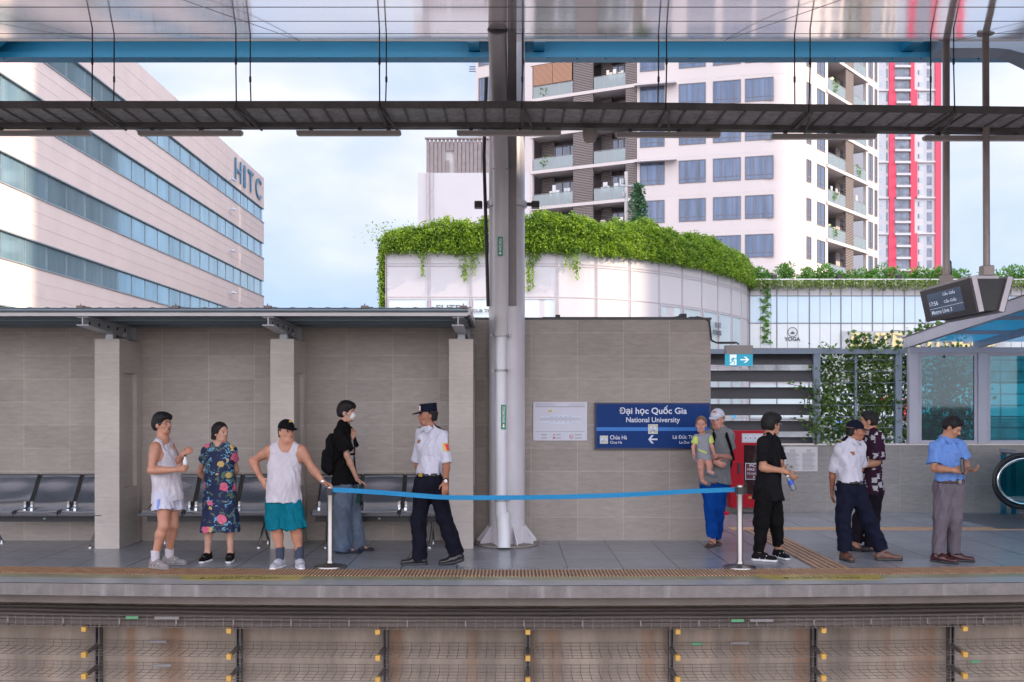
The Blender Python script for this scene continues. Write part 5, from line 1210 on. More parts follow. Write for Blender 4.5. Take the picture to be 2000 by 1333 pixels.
for f in range(-2, nfl):
    z = zf0+f*PF
    m1.box(xx(1716), xx(1723), YT-.03, YT-.001, z+.9, z+2.3); m2.box(xx(1730.5), xx(1734), YT-.03, YT-.001, z+.2, z+2.6); m2.box(xx(1810), xx(1820), YT-.03, YT-.001, z+.2, z+2.6); m1.box(xx(1792.5), xx(1802), YT-.03, YT-.001, z+.9, z+2.3)
    m3.box(xx(1793), xx(1795.5), YT-.05, YT-.031, z+1.0, z+2.2) 
    if f % 3 == 0: MB().box(xx(1790), xx(1826), YT-.45, YT-.002, z-.25, z+.25).build('cornice', M_rt, ft_); MB().box(xx(1712), xx(1735), YT-.45, YT-.002, z-.3, z+.2).build('cornice', M_rt, ft_)
for mm_, nm, mt in ((m1, 'window', mat('far_pale_window', (.36, .42, .48), .2, var=.3)), (m2, 'window', M_rg), (m3, 'window_frame', M_tfr)):
    o = mm_.build(nm, mt, ft_); o['kind'] = 'stuff'

# ---- unseen blocks added beyond the right edge to shade street, facades and station
def block(name, label, x0, x1, y0, y1, z1):
    t = thing(name, label, 'building', ((x0+x1)/2, y0, GZ)); MB().box(x0, x1, y0, y1, GZ, z1).build('wall', M_wht_wall, t)
    z = GZ+4
    while z < z1-2: MB().box(x0-.05, x0-.003, y0+2, y1-2, z, z+1.6).build('window_band', M_tglass, t); z += 3.6
block('unseen_shade_tower', 'unseen plain high-rise added on the right to shade the facades', 110, 128, 30.5, 67.5, 84)
block('unseen_shade_block', 'unseen lower block added on the right to shade the station', 62, 78, -22, 33, 29)

# ------------------------------------------------------------------ climbing plants on the trellis
def climber(label, x0, x1, n_st, n_lf, y=FY+.12, ztop=fz1+.05, over=0.):
    t = thing('climbing_plant', label, 'climbing plant', ((x0+x1)/2, y, fz0), 'climbers behind the low wall'); tk = MB(); pos, dr = [], []
    for s in range(n_st):
        x = rng.uniform(x0+.1, x1-.1); p = Vector((x, y+rng.uniform(-.03, .12), fz0-.02)); pts = [p]; dx = rng.uniform(-.5, .5)
        for k in range(9):
            dx = dx*.8+rng.uniform(-.35, .35); p = p+Vector((dx*.17, rng.uniform(-.03, .03), (ztop-fz0)/9*rng.uniform(.6, 1.15))); p.x = min(max(p.x, x0-.12), x1+.12); pts.append(p)
        tk.tube(pts, [.011*(1-.08*k) for k in range(len(pts))], 5)
        for a, b_ in zip(pts, pts[1:]):
            if rng.uniform() < .6:
                e = b_+Vector((rng.uniform(-.4, .4), rng.uniform(-.08, .08), rng.uniform(.05, .3))); tk.tube([b_, e], .005, 4)
                for q in range(8): f = rng.uniform(.2, 1); c = b_+(e-b_)*f; pos.append((c.x+rng.normal()*.04, c.y+rng.normal()*.04, c.z+rng.normal()*.04)); dr.append((rng.normal(), rng.normal()*.5-.3, rng.normal()*.7-.2))
            for q in range(7): f = rng.uniform(); c = a+(b_-a)*f; pos.append((c.x+rng.normal()*.07, c.y+rng.normal()*.05, c.z+rng.normal()*.05)); dr.append((rng.normal(), rng.normal()*.5-.3, rng.normal()*.7-.2))
    ncl = n_lf//14
    for c in range(ncl):
        cxp = rng.uniform(x0, x1); zf = rng.uniform(0, 1)**1.2; cz = fz0+zf*(ztop-fz0)
        for q in range(14): pos.append((cxp+rng.normal()*.09, y+rng.normal()*.07+.03, cz+rng.normal()*.07)); dr.append((rng.normal(), rng.normal()*.5-.3, rng.normal()*.7-.3))
    tk.build('stem', M_stem, t); leaves('foliage', np.array(pos), np.array(dr), np.full(len(pos), .075), M_clb, t, .75, .2); return t
M_clb = leaf_mat('climber_leaf', (.03, .10, .025), (.22, .36, .09), .45)
climber('tangled dark green climber filling the open trellis bay', xp+.08, X_(1755, FY), 13, 2700, over=.2)
climber('dark climber seen through the first teal pane of the glass shelter', X_(1775, FY), X_(1908, FY), 9, 2600, FY+.2)
climber('sparse climber creeping over the end of the louvre blades', X_(1548, FY), X_(1606, FY), 2, 40, FY-.02, fz0+1.0)
# loose shoots above the rail
P3, D3 = [], []; tk = MB(); cs = thing('climber_shoot', 'thin leafy shoot arching above the fence rail towards the display', 'climbing plant', P(1700, 682, FY))
for pts in ([(1690, 690), (1712, 672), (1725, 658), (1748, 646), (1775, 648), (1800, 645), (1850, 640)], [(1668, 690), (1676, 672), (1668, 655)], [(1680, 688), (1692, 668), (1688, 650)], [(1800, 650), (1812, 640), (1800, 629)], [(1810, 648), (1822, 636)], [(1830, 648), (1850, 636), (1880, 640)], [(1755, 688), (1752, 675), (1760, 670)]):
    q = [P(a, b_, FY+.06) for a, b_ in pts]; tk.tube(q, .006, 5)
    for a, b_ in zip(q, q[1:]):
        for k in range(7): c = a+(b_-a)*rng.uniform(); P3.append((c.x+rng.normal()*.03, c.y+rng.normal()*.03, c.z+rng.normal()*.03)); D3.append((rng.normal(), -.3, rng.normal()*.6-.3))
for px, py, n_ in ((1680, 665, 50), (1705, 680, 40), (1822, 645, 45), (1845, 645, 30)):
    for k in range(n_): c = P(px+rng.normal()*13, py+rng.normal()*9, FY+.06); P3.append(tuple(c)); D3.append((rng.normal(), -.3, rng.normal()*.6-.3))
tk.build('stem', M_stem, cs); leaves('foliage', np.array(P3), np.array(D3), np.full(len(P3), .085), M_clb, cs, .75, .2)
# ------------------------------------------------------------------ people: smooth distance fields meshed as one surface each
V = lambda *a: np.array(a, dtype=np.float64)
def nrmz(v): v = np.asarray(v, float); return v/np.linalg.norm(v)
class SDF:
    def __init__(s, h=.0065): s.p = []; s.h = h; s.noise = 0
    def seg(s, a, b, ra, rb=None, k=.02, d=None, q=1., fa=False, fb=False, op='u'):
        """tapered limb; d,q squash along direction d; fa/fb cut the end flat"""
        s.p.append(('seg', np.asarray(a, float), np.asarray(b, float), ra, rb if rb is not None else ra, k, None if d is None else nrmz(d), q, fa, fb, op)); return s
    def ell(s, c, ax, r, k=.02, op='u'):
        s.p.append(('ell', np.asarray(c, float), np.array([nrmz(x) for x in ax]), np.asarray(r, float), k, op)); return s
    def cut(s, p, n):   # remove everything on the side n points to
        s.p.append(('cut', np.asarray(p, float), nrmz(n))); return s
    def patch(s, name, mat_, parent, c, n, up, hw, hh, grow=.004, depth=.05, h=.004):
        """a thin piece lying on this surface around c (a pocket, badge or print)"""
        e = SDF(h); e.noise = s.noise; n = nrmz(n); r = nrmz(np.cross(n, up)); u = np.cross(r, n); e.p = [p for p in s.p]+[('grow', grow)]
        for d, w_ in ((r, hw), (-r, hw), (u, hh), (-u, hh), (-n, depth)): e.cut(c+d*w_, d)
        R_ = max(hw, hh, depth)+.05; e.bb = (c-R_, c+R_); return e.mesh(name, mat_, parent)
    def mesh(s, name, mat_, parent, tex=None):
        H = s.h; los, his = [], []
        for p in s.p:
            if p[0] == 'seg' and p[-1] == 'u': r = max(p[3], p[4])*max(1, p[7])+.02; los.append(np.minimum(p[1], p[2])-r); his.append(np.maximum(p[1], p[2])+r)
            if p[0] == 'ell' and p[-1] == 'u': r = p[3].max()+.02; los.append(p[1]-r); his.append(p[1]+r)
        lo = np.min(los, 0); hi = np.max(his, 0)
        if getattr(s, 'bb', None): lo, hi = s.bb
        n = np.ceil((hi-lo)/H).astype(int)+2
        ax = [lo[i]+H*np.arange(n[i]) for i in range(3)]
        vol = np.full(n, .08, np.float32)
        for p in s.p:
            if p[0] == 'grow': vol = vol-p[1]; continue
            if p[0] == 'cut':
                d = ((ax[0]-p[1][0])[:, None, None]*p[2][0]+(ax[1]-p[1][1])[None, :, None]*p[2][1]+(ax[2]-p[1][2])[None, None, :]*p[2][2]); vol = np.maximum(vol, d.astype(np.float32)); continue
            if p[0] == 'seg': r = max(p[3], p[4])*max(1, p[7])+p[5]*1.2+.03; l_, h_ = np.minimum(p[1], p[2])-r, np.maximum(p[1], p[2])+r; k = p[5]
            else: r = p[3].max()+p[4]*1.2+.03; l_, h_ = p[1]-r, p[1]+r; k = p[4]
            i0 = np.clip(np.floor((l_-lo)/H).astype(int), 0, n); i1 = np.clip(((h_-lo)/H).astype(int)+2, 0, n)
            if (i1 <= i0).any(): continue
            g = [ax[i][i0[i]:i1[i]] for i in range(3)]
            if p[0] == 'seg':
                a, b = p[1], p[2]; ab = b-a; L2 = max(1e-9, ab@ab)
                X, Y, Z = g[0][:, None, None]-a[0], g[1][None, :, None]-a[1], g[2][None, None, :]-a[2]
                t0 = (X*ab[0]+Y*ab[1]+Z*ab[2])/L2; t = np.clip(t0, 0, 1)
                dx, dy, dz = X-t*ab[0], Y-t*ab[1], Z-t*ab[2]
                if p[6] is not None:
                    c = dx*p[6][0]+dy*p[6][1]+dz*p[6][2]; e = c*(1/p[7]-1); dx, dy, dz = dx+e*p[6][0], dy+e*p[6][1], dz+e*p[6][2]
                    rr = p[3]+t*(p[4]-p[3]); d = (np.sqrt(dx*dx+dy*dy+dz*dz)-rr)*(p[7] if p[7] < 1 else 1)**.5
                else: d = np.sqrt(dx*dx+dy*dy+dz*dz)-(p[3]+t*(p[4]-p[3]))
                L = math.sqrt(L2)
                if p[8]: d = np.maximum(d, -t0*L)
                if p[9]: d = np.maximum(d, (t0-1)*L)
            else:
                X, Y, Z = g[0][:, None, None]-p[1][0], g[1][None, :, None]-p[1][1], g[2][None, None, :]-p[1][2]
                A = p[2]; u = [(X*A[i][0]+Y*A[i][1]+Z*A[i][2])/p[3][i] for i in range(3)]
                k0 = np.sqrt(u[0]**2+u[1]**2+u[2]**2)+1e-9; k1 = np.sqrt((u[0]/p[3][0])**2+(u[1]/p[3][1])**2+(u[2]/p[3][2])**2)+1e-9; d = k0*(k0-1)/k1
            sl_ = tuple(slice(i0[i], i1[i]) for i in range(3)); o_ = vol[sl_]; d = d.astype(np.float32)
            if p[-1] == 'u':
                hh = np.maximum(k-np.abs(o_-d), 0)/k; vol[sl_] = np.minimum(o_, d)-hh*hh*k*.25
            else:
                hh = np.maximum(k-np.abs(o_+d), 0)/k; vol[sl_] = np.maximum(o_, -d)+hh*hh*k*.25
        if s.noise:
            amp, f = s.noise[:2]; sx, sy, sz = s.noise[2] if len(s.noise) > 2 else (1, 1, .45)
            X, Y, Z = ax[0][:, None, None]*f*sx, ax[1][None, :, None]*f*sy, ax[2][None, None, :]*f*sz
            w1 = np.sin(X*1.0+1.7*np.sin(Z*.9+Y*.7)+Y*.4)+.6*np.sin(Y*1.7+1.3*np.sin(X*1.3-Z*1.1)+2)+.5*np.sin((X+Y)*2.3+Z*1.9)
            if amp > .005 and f < 100: w1 = w1+1.5*(np.abs(np.sin(X*.55+Z*1.3+1.6*np.sin(Y*.8+Z*.5+1)+.8*np.sin(X*.9)))-.62)+.9*(np.abs(np.sin(X*1.9-Z*1.1+1.3*np.sin(Y*1.1+Z*1.2)))-.62)
            vol = vol+(amp*w1*.5).astype(np.float32)
            if getattr(s, 'bb', None) and any(p[0] == 'grow' for p in s.p):
                for p in s.p:
                    if p[0] == 'cut': d = ((ax[0]-p[1][0])[:, None, None]*p[2][0]+(ax[1]-p[1][1])[None, :, None]*p[2][1]+(ax[2]-p[1][2])[None, None, :]*p[2][2]); vol = np.maximum(vol, d.astype(np.float32))
        vol[0] = vol[-1] = .05; vol[:, 0] = vol[:, -1] = .05; vol[:, :, 0] = vol[:, :, -1] = .05
        return nets(vol, lo, H, name, mat_, parent)
def nets(vol, lo, H, name, mat_, parent):
    ins = vol < 0; n = np.array(vol.shape)
    c = sum(ins[i:n[0]-1+i, j:n[1]-1+j, k:n[2]-1+k].astype(np.int8) for i in (0, 1) for j in (0, 1) for k in (0, 1))
    act = (c > 0) & (c < 8); I = np.argwhere(act); idx = np.full(act.shape, -1, np.int32); idx[act] = np.arange(len(I))
    acc = np.zeros((len(I), 3)); cnt = np.zeros(len(I))
    cor = [(i, j, k) for i in (0, 1) for j in (0, 1) for k in (0, 1)]; val = {q: vol[I[:, 0]+q[0], I[:, 1]+q[1], I[:, 2]+q[2]] for q in cor}
    for a in cor:
        for ax_ in range(3):
            if a[ax_] == 0:
                b = list(a); b[ax_] = 1; b = tuple(b); va, vb = val[a], val[b]; m = (va < 0) != (vb < 0); t = np.where(m, va/np.where(m, va-vb, 1), 0)
                p = np.tile(np.array(a, float), (len(I), 1)); p[:, ax_] += t; acc += p*m[:, None]; cnt += m
    v = (I+acc/cnt[:, None])*H+lo; Q = []
    for ax_ in range(3):
        s0 = [slice(0, n[i]-1) for i in range(3)]; s1 = list(s0); s1[ax_] = slice(1, n[ax_]); s0[ax_] = slice(0, n[ax_]-1)
        a, b = ins[tuple(s0)], ins[tuple(s1)]; o1, o2 = [(1, 2), (2, 0), (0, 1)][ax_]
        for flip, m in ((False, a & ~b), (True, ~a & b)):
            e = np.argwhere(m); e = e[(e[:, o1] > 0) & (e[:, o2] > 0)]
            def g(d1, d2): q = e.copy(); q[:, o1] -= d1; q[:, o2] -= d2; return idx[q[:, 0], q[:, 1], q[:, 2]]
            f = np.stack([g(0, 0), g(1, 0), g(1, 1), g(0, 1)], 1); Q.append(f[:, ::-1] if flip else f)
    F = np.concatenate(Q); F = F[(F >= 0).all(1)]
    off = np.array(wl(parent)); me = bpy.data.meshes.new(name); me.vertices.add(len(v)); me.vertices.foreach_set('co', (v-off).astype(np.float32).ravel())
    me.loops.add(F.size); me.loops.foreach_set('vertex_index', F.astype(np.int32).ravel()); me.polygons.add(len(F)); me.polygons.foreach_set('loop_start', np.arange(0, F.size, 4, dtype=np.int32))
    me.polygons.foreach_set('use_smooth', np.ones(len(F), bool)); me.update(calc_edges=True); me.materials.append(mat_)
    o = bpy.data.objects.new(name, me); COL.objects.link(o)
    if parent: o.parent = parent
    WL[o.name] = Vector(off); return o

def skin_mat(name, col): 
    m = mat(name, col, .5, var=.16, vscale=11, bump=.12, bscale=120); b = m.node_tree.nodes['Principled BSDF']; b.inputs['Subsurface Weight'].default_value = .12; b.inputs['Subsurface Radius'].default_value = (.02, .008, .004); b.inputs['Subsurface Scale'].default_value = .6; return m
def cloth(name, col, var=.08, rough=.85):
    if name in MATS: return MATS[name]
    m = mat(name, col, rough, var=var, vscale=7, spec=.12); n, l, b = nodes(m)      # soft creases plus weave
    tcn = n.new('ShaderNodeTexCoord'); mp_ = n.new('ShaderNodeMapping'); mp_.inputs['Scale'].default_value = (1, 1, .5); mp_.inputs['Rotation'].default_value = (.4, .3, .2); a = n.new('ShaderNodeTexNoise'); a.inputs['Scale'].default_value = 13; a.inputs['Detail'].default_value = 3; a.inputs['Distortion'].default_value = 1.6
    l.new(tcn.outputs['Object'], mp_.inputs[0]); l.new(mp_.outputs[0], a.inputs[0]); p = n.new('ShaderNodeBump'); p.inputs['Strength'].default_value = .55; p.inputs['Distance'].default_value = .025; l.new(a.outputs[0], p.inputs['Height'])
    c = n.new('ShaderNodeTexNoise'); c.inputs['Scale'].default_value = 260; l.new(tcn.outputs['Object'], c.inputs[0]); q = n.new('ShaderNodeBump'); q.inputs['Strength'].default_value = .2; q.inputs['Distance'].default_value = .004; l.new(c.outputs[0], q.inputs['Height']); l.new(p.outputs[0], q.inputs['Normal']); l.new(q.outputs[0], b.inputs['Normal']); return m
M_hair = mat('black_hair', (.012, .011, .012), .42, var=.4, vscale=40, stretch=(1, 1, .3), bump=.6, bscale=90)
M_eyew = mat('eye_white', (.34, .3, .28), .2, var=.02); M_iris = mat('dark_iris', (.02, .012, .01), .15, var=.05); M_lip = mat('lip_skin', (.32, .12, .1), .45, var=.08); M_brow = mat('eyebrow_hair', (.03, .022, .02), .8)

class Fig:
    """a figure laid out from joints given in photograph pixels at depth Y, with small depth offsets"""
    def __init__(s, label, Y, base, group=None, scale=1.):
        s.Y = Y; s.root = thing('person', label, 'person', (X_(base, Y), Y, 0), group); s.k = scale; s.h = .0065
    def J(s, px, py, dy=0.): return np.array(P(px, py, s.Y+dy))
    def head(s, c, fwd, chin_drop=0., tilt=0., scale=1., skin=None, body=None, lips=(0, 0), eyes=True, open_mouth=False):
        f = nrmz(fwd); r = nrmz(np.cross(f, (0, 0, 1))); u = np.cross(r, f)
        u = nrmz(u*math.cos(tilt)+r*math.sin(tilt)); r = np.cross(f, u); k = scale; s.hf, s.hr, s.hu, s.hc, s.hk = f, r, u, np.asarray(c, float), k
        q = lambda a, b, z: s.hc+(f*a+r*b+u*z)*k
        s.q = q; B = body; ax = (r, f, u)
        B.ell(q(-.012, 0, .028), ax, (.073*k, .092*k, .088*k), .02)
        B.ell(q(.028, 0, -.04), ax, (.053*k, .062*k, .074*k), .03)
        B.seg(q(.05, -.022, -.088), q(.05, .022, -.088), .022*k, .022*k, .03)
        B.seg(q(.072, -.03, .022), q(.072, .03, .022), .013*k, .013*k, .02)
        for sd in (-1, 1):
            B.ell(q(.088, sd*.031, .002), ax, (.017*k, .012*k, .012*k), .012, 's')
            B.ell(q(.058, sd*.038, -.028), ax, (.018*k, .02*k, .02*k), .02)
            B.ell(q(-.005, sd*.074, -.012), ax, (.009*k, .018*k, .032*k), .008)
            B.ell(q(.006, sd*.079, -.008), ax, (.005*k, .009*k, .016*k), .006, 's')
        B.seg(q(.086, 0, .008), q(.104, 0, -.024), .007*k, .011*k, .012)
        for sd in (-1, 1): B.ell(q(.094, sd*.011, -.028), ax, (.008*k, .009*k, .007*k), .008)
        B.ell(q(.078, 0, -.058), ax, (.021*k, .01*k, .012*k), .014)
        s.face_todo = (scale, eyes, open_mouth)
        return q
    def face(s, parent, glasses=False, lipm=None):
        q, k = s.q, s.hk; ax = (s.hr, s.hf, s.hu)
        for sd in (-1, 1):
            e = SDF(.0028); e.ell(q(.077, sd*.031, .001), ax, (.0125*k, .008*k, .0052*k), .003); eo = e.mesh('eye', M_eyew, parent)
            e = SDF(.0022); e.ell(q(.0845, sd*.031, .001), ax, (.0068*k, .0032*k, .0056*k), .002); e.mesh('iris', M_iris, eo)
            e = SDF(.0028); e.seg(q(.0865, sd*.014, .019), q(.074, sd*.046, .021), .0046*k, .0034*k, .004); e.mesh('eyebrow', M_brow, parent)
        e = SDF(.0028); 
        if s.face_todo[2]: e.ell(q(.09, 0, -.06), ax, (.013*k, .007*k, .011*k), .003); e.mesh('mouth', mat('open_mouth', (.07, .015, .015), .5), parent)
        else: e.seg(q(.0855, -.02, -.059), q(.0915, 0, -.0575), .0045*k, .006*k, .004).seg(q(.0915, 0, -.0575), q(.0855, .02, -.059), .006*k, .0045*k, .004); e.mesh('lips', lipm or M_lip, parent)
        if glasses:
            m = MB()
            for sd in (-1, 1):
                c = q(.098, sd*.032, .0); pts = [Vector(c+s.hr*.021*math.cos(t)*k+s.hu*.015*math.sin(t)*k) for t in [j*math.pi/8 for j in range(17)]]; m.tube(pts, .0014, 5, False)
                m.tube([Vector(q(.096, sd*.053, .006)), Vector(q(.0, sd*.082, .008))], .0014, 5)
            m.tube([Vector(q(.1, -.011, .003)), Vector(q(.1, .011, .003))], .0013, 5); m.build('glasses', M_chr, parent)
    def hair(s, parent, style='short', m=None):
        q, k = s.q, s.hk; ax = (s.hr, s.hf, s.hu); e = SDF(.005); e.ell(q(-.014, 0, .034), ax, (.082*k, .099*k, .094*k), .02)
        e.noise = (.0038, 330/k, (1, 1, .16))
        if style == 'short':
            e.ell(q(-.05, 0, -.01), ax, (.074*k, .055*k, .07*k), .02); e.seg(q(.05, -.04, .088), q(.055, .04, .088), .026*k, .026*k, .02)
            e.ell(q(.085, 0, -.028), ax, (.10*k, .07*k, .085*k), .012, 's'); e.cut(q(0, 0, -.062), -s.hu+s.hf*-.25)
            for sd in (-1, 1): e.ell(q(.004, sd*.085, -.025), ax, (.03*k, .028*k, .038*k), .01, 's')
        elif style == 'thick':   # full, with a fringe
            e.ell(q(-.045, 0, .0), ax, (.084*k, .07*k, .09*k), .03); e.seg(q(.06, -.045, .07), q(.066, .045, .07), .034*k, .03*k, .03); e.ell(q(0, 0, .075), ax, (.08*k, .088*k, .06*k), .03)
            e.ell(q(.095, 0, -.04), ax, (.10*k, .07*k, .088*k), .01, 's'); e.cut(q(-.02, 0, -.07), -s.hu+s.hf*-.2)
            for sd in (-1, 1): e.ell(q(.006, sd*.09, -.03), ax, (.03*k, .026*k, .036*k), .01, 's')
        elif style == 'bob':
            for sd in (-1, 1): e.seg(q(-.03, sd*.06, .03), q(-.045, sd*.068, -.07), .036*k, .03*k, .03)
            e.seg(q(-.065, 0, .03), q(-.075, 0, -.07), .055*k, .05*k, .04); e.ell(q(.105, 0, -.03), ax, (.078*k, .105*k, .11*k), .012, 's'); e.cut(q(-.02, 0, -.088), -s.hu-s.hf*.25)
        elif style == 'fuzz':
            e.p = []; e.ell(q(-.016, 0, .034), ax, (.079*k, .096*k, .094*k), .02); e.noise = (.001, 300); e.ell(q(.085, 0, -.01), ax, (.09*k, .06*k, .085*k), .012, 's'); e.cut(q(0, 0, -.02), -s.hu+s.hf*-.6)
        elif style == 'capped':  # what shows below a cap
            e.ell(q(-.05, 0, -.03), ax, (.07*k, .05*k, .06*k), .02); e.ell(q(.075, 0, -.02), ax, (.12*k, .085*k, .1*k), .01, 's'); e.cut(q(0, 0, -.075), -s.hu-s.hf*.2); e.cut(q(0, 0, .032), s.hu)
        return e.mesh('hair', m or M_hair, parent)
    def cap(s, parent, m, brimdir=None, tall=False, flat=False, lift=0.):
        q, k = s.q, s.hk; ax = (s.hr, s.hf, s.hu); e = SDF(.005)
        if flat:
            e.seg(q(-.012, 0, .03+lift), q(-.004, 0, .122+lift), .09*k, .093*k, .01, fb=True); e.cut(q(0, 0, .035+lift), -s.hu); 
        else: e.ell(q(-.012, 0, .036+lift), ax, (.082*k, .102*k, .092*k), .02); e.cut(q(0, 0, .032+lift), -s.hu+s.hf*-.12)
        co = e.mesh('cap', m, parent)
        e = SDF(.0045); b = q(.07, 0, .035+lift); bf = nrmz(s.hf-s.hu*.26); bu = np.cross(s.hr, bf); e.ell(b+s.hf*.03*k-s.hu*.008, (s.hr, bf, bu), (.066*k, .074*k, .007*k), .006); e.cut(q(.045, 0, .03), -s.hf); e.mesh('cap_brim', m, co); return co
    def hand(s, B, wr, direction, up, thumb, curl=.5, k=1., spread=.0, L=1.):
        """palm and five fingers. direction: wrist to knuckles; up: back of the hand; thumb: side of the thumb"""
        d = nrmz(direction); t = np.asarray(thumb, float); t = nrmz(t-d*(t@d)); n_ = nrmz(np.cross(d, t)); 
        if n_@np.asarray(up, float) < 0: n_ = -n_
        wr = np.asarray(wr, float); kn = wr+d*.082*k
        B.seg(wr, wr+d*.02*k, .026*k, .03*k, .015, n_, .72); B.seg(wr+d*.025*k, kn-d*.01*k, .031*k, .038*k, .012, n_, .42)
        for i, (off_, ln) in enumerate(((.029, .9), (.0098, 1.), (-.0098, .95), (-.029, .76))):
            p = kn+t*off_*k-d*.006*k; dd = d+t*off_*spread*12; a = curl*(.8+.1*i)
            for j, (l_, r_) in enumerate(((.042, .0098), (.027, .0088), (.021, .0078))):
                ang = a*(.55+j*.75); v = nrmz(nrmz(dd)*math.cos(ang)-n_*math.sin(ang)); p2 = p+v*l_*ln*k*L; B.seg(p, p2, r_*k, (r_-.0008)*k, .004); p = p2
        tb = wr+d*.022*k+t*.024*k-n_*.004; v1 = nrmz(t*.75+d*.7-n_*.25); t1 = tb+v1*.042*k; v2 = nrmz(t*.25+d*.9-n_*(.25+curl*.3)); B.seg(tb, t1, .014*k, .011*k, .01); B.seg(t1, t1+v2*.03*k, .0105*k, .0085*k, .005)
        return kn
    def torso(s, B, nk, sl_, sr, hl, hr, f, w=1., belly=0., skinny=1., k=.04):
        """nk neck base, shoulders, hips, f facing direction"""
        f = nrmz(f); cm = (sl_+sr)/2; hm = (hl+hr)/2; up = nrmz(cm-hm); Lg = np.linalg.norm(cm-hm)
        B.seg(sl_+up*-.005, sr+up*-.005, .054*w, .054*w, k, f, .85)
        sv = (sr-sl_); B.seg(cm-up*.10-sv*.24, cm-up*.10+sv*.24, .09*w*skinny, None, k, f, .88)
        B.seg(cm-up*Lg*.32, cm-up*Lg*.62+f*belly*.6, .128*w*skinny, .116*w+belly*.3, k, f, .70)
        B.seg(cm-up*Lg*.6+f*belly*.6, hm+up*.06, .114*w+belly*.3, .12*w, k, f, .70)
        hv = (hr-hl); B.seg(hm-hv*.3, hm+hv*.3, .095*w, None, k, f, .8)
        B.seg(cm+up*.01, nk+up*.02, .075*w, .058*w, .03, f, .9)
        for q in (sl_, sr): B.seg(nk+up*.022+(q-nk)*.12, q+(nk-q)*.12+up*.012, .046*w, .04*w, .03)
    def arm(s, B, sh, el, wr, w=1., k=.025):
        B.seg(sh, sh+(el-sh)*.35, .053*w, .049*w, k); B.seg(sh+(el-sh)*.3, el, .048*w, .037*w, k); B.seg(el, el+(wr-el)*.3, .038*w, .04*w, k); B.seg(el+(wr-el)*.28, wr, .04*w, .026*w, k)
    def leg(s, B, hp, kn, an, f, w=1., k=.03):
        B.seg(hp, hp+(kn-hp)*.4, .072*w, .074*w, k); B.seg(hp+(kn-hp)*.38, kn, .076*w, .056*w, k); f = nrmz(f); c = kn+(an-kn)*.3-f*.012; B.seg(kn, c, .055*w, .056*w, k); B.seg(c, an, .056*w, .036*w, k)
    def foot(s, B, an, t, w=1., full=False):
        t = nrmz(t); a = an+V(0, 0, -.01); B.seg(an, V(*(a+t*-.02))*V(1, 1, 0)+V(0, 0, .045), .036*w, .036*w, .02); 
        h_ = (an-t*.01)*V(1, 1, 0)+V(0, 0, .036); B.seg(h_, h_+t*(.12 if full else .04), .027*w, .02*w, .03)
        if full: B.seg(h_+t*.10+V(0, 0, -.006), h_+t*.145-V(0, 0, .01), .022*w, .014*w, .02, (0, 0, 1), .8)
def shoe(f, name, an, t, m, msole, h=.005, long=.0, high=.0, slim=1., z0=0., laces=None, stripe=None, pitch=0.):
    """a closed shoe with a separate sole; an = ankle, t = toe direction"""
    t = nrmz(t); r = V(-t[1], t[0], 0); b = an*V(1, 1, 0)+V(0, 0, z0); e = SDF(h)
    tp = lambda a, z: b+t*a*1.0+V(0, 0, z+max(0, -a+.1)*pitch)
    e.seg(tp(-.045, .045), tp(.05, .05), .042*slim, .044*slim, .02); e.seg(tp(.05, .043), tp(.155+long, .035), .044*slim, .038*slim, .03, (0, 0, 1), .78)
    e.seg(tp(-.03, .05), tp(-.025, .085+high), .04*slim, .041, .02); e.seg(tp(.0, .07+high*.5), tp(.07, .06), .036, .03, .03)
    e.cut(b+V(0, 0, .018), (0, 0, -1)) if not pitch else None
    so = e.mesh(name, m, f.root)
    e = SDF(h); e.seg(tp(-.045, .012), tp(.05, .012), .046*slim, .044*slim, .02, (0, 0, 1), .62); e.seg(tp(.05, .012), tp(.16+long, .013), .047*slim, .04*slim, .02, (0, 0, 1), .5); e.cut(b+V(0, 0, .001), (0, 0, -1)) if not pitch else None
    e.mesh('sole', msole, so)
    if laces:
        mb = MB()
        for j in range(4): c = tp(.04+j*.022, .1-j*.009); mb.tube([Vector(c-r*.024-V(0, 0, .012)), Vector(c+V(0, 0, .006)), Vector(c+r*.024-V(0, 0, .012))], .0038, 5)
        mb.build('laces', laces, so)
    if stripe:
        mb = MB()
        for sd in (-1, 1):
            for j in range(3): c = tp(.02+j*.03, .05)+r*sd*.046; mb.tube([Vector(c+V(0, 0, -.02)-t*.008), Vector(c+V(0, 0, .022)+t*.01-r*sd*.01)], .005, 5)
        mb.build('side_stripes', stripe, so)
    return so
def sock(f, an, m, top=.1, r=.04):
    e = SDF(.005); e.seg(an+V(0, 0, -.06), an+V(0, 0, top), r, r+.006, .01, fb=True); return e.mesh('sock', m, f.root)
def trousers(f, hl, hr, kl, kr, al, ar, fdir, m, waist, w=1., rk=.075, ra=.06, rh=.105, hem=None, noise=(.007, 26), name='trousers', wb=1.):
    e = SDF(.0065); fd = nrmz(fdir); hm = (hl+hr)/2; hv = hr-hl
    e.seg(hm-hv*.32+V(0, 0, .0), hm+hv*.32, .125*w, .125*w, .04, fd, .9); e.seg(hm, hm+V(0, 0, waist), .147*w*wb, .14*w*wb, .03, fd, .76)
    for hp, kn, an in ((hl, kl, al), (hr, kr, ar)):
        e.seg(hp+V(0, 0, -.02), kn, rh*w, rk, .035); e.seg(kn, an, rk, ra, .03, fb=True)
        if hem: pass
    e.cut(hm+V(0, 0, waist), (0, 0, 1)); e.noise = noise; return e.mesh(name, m, f.root)
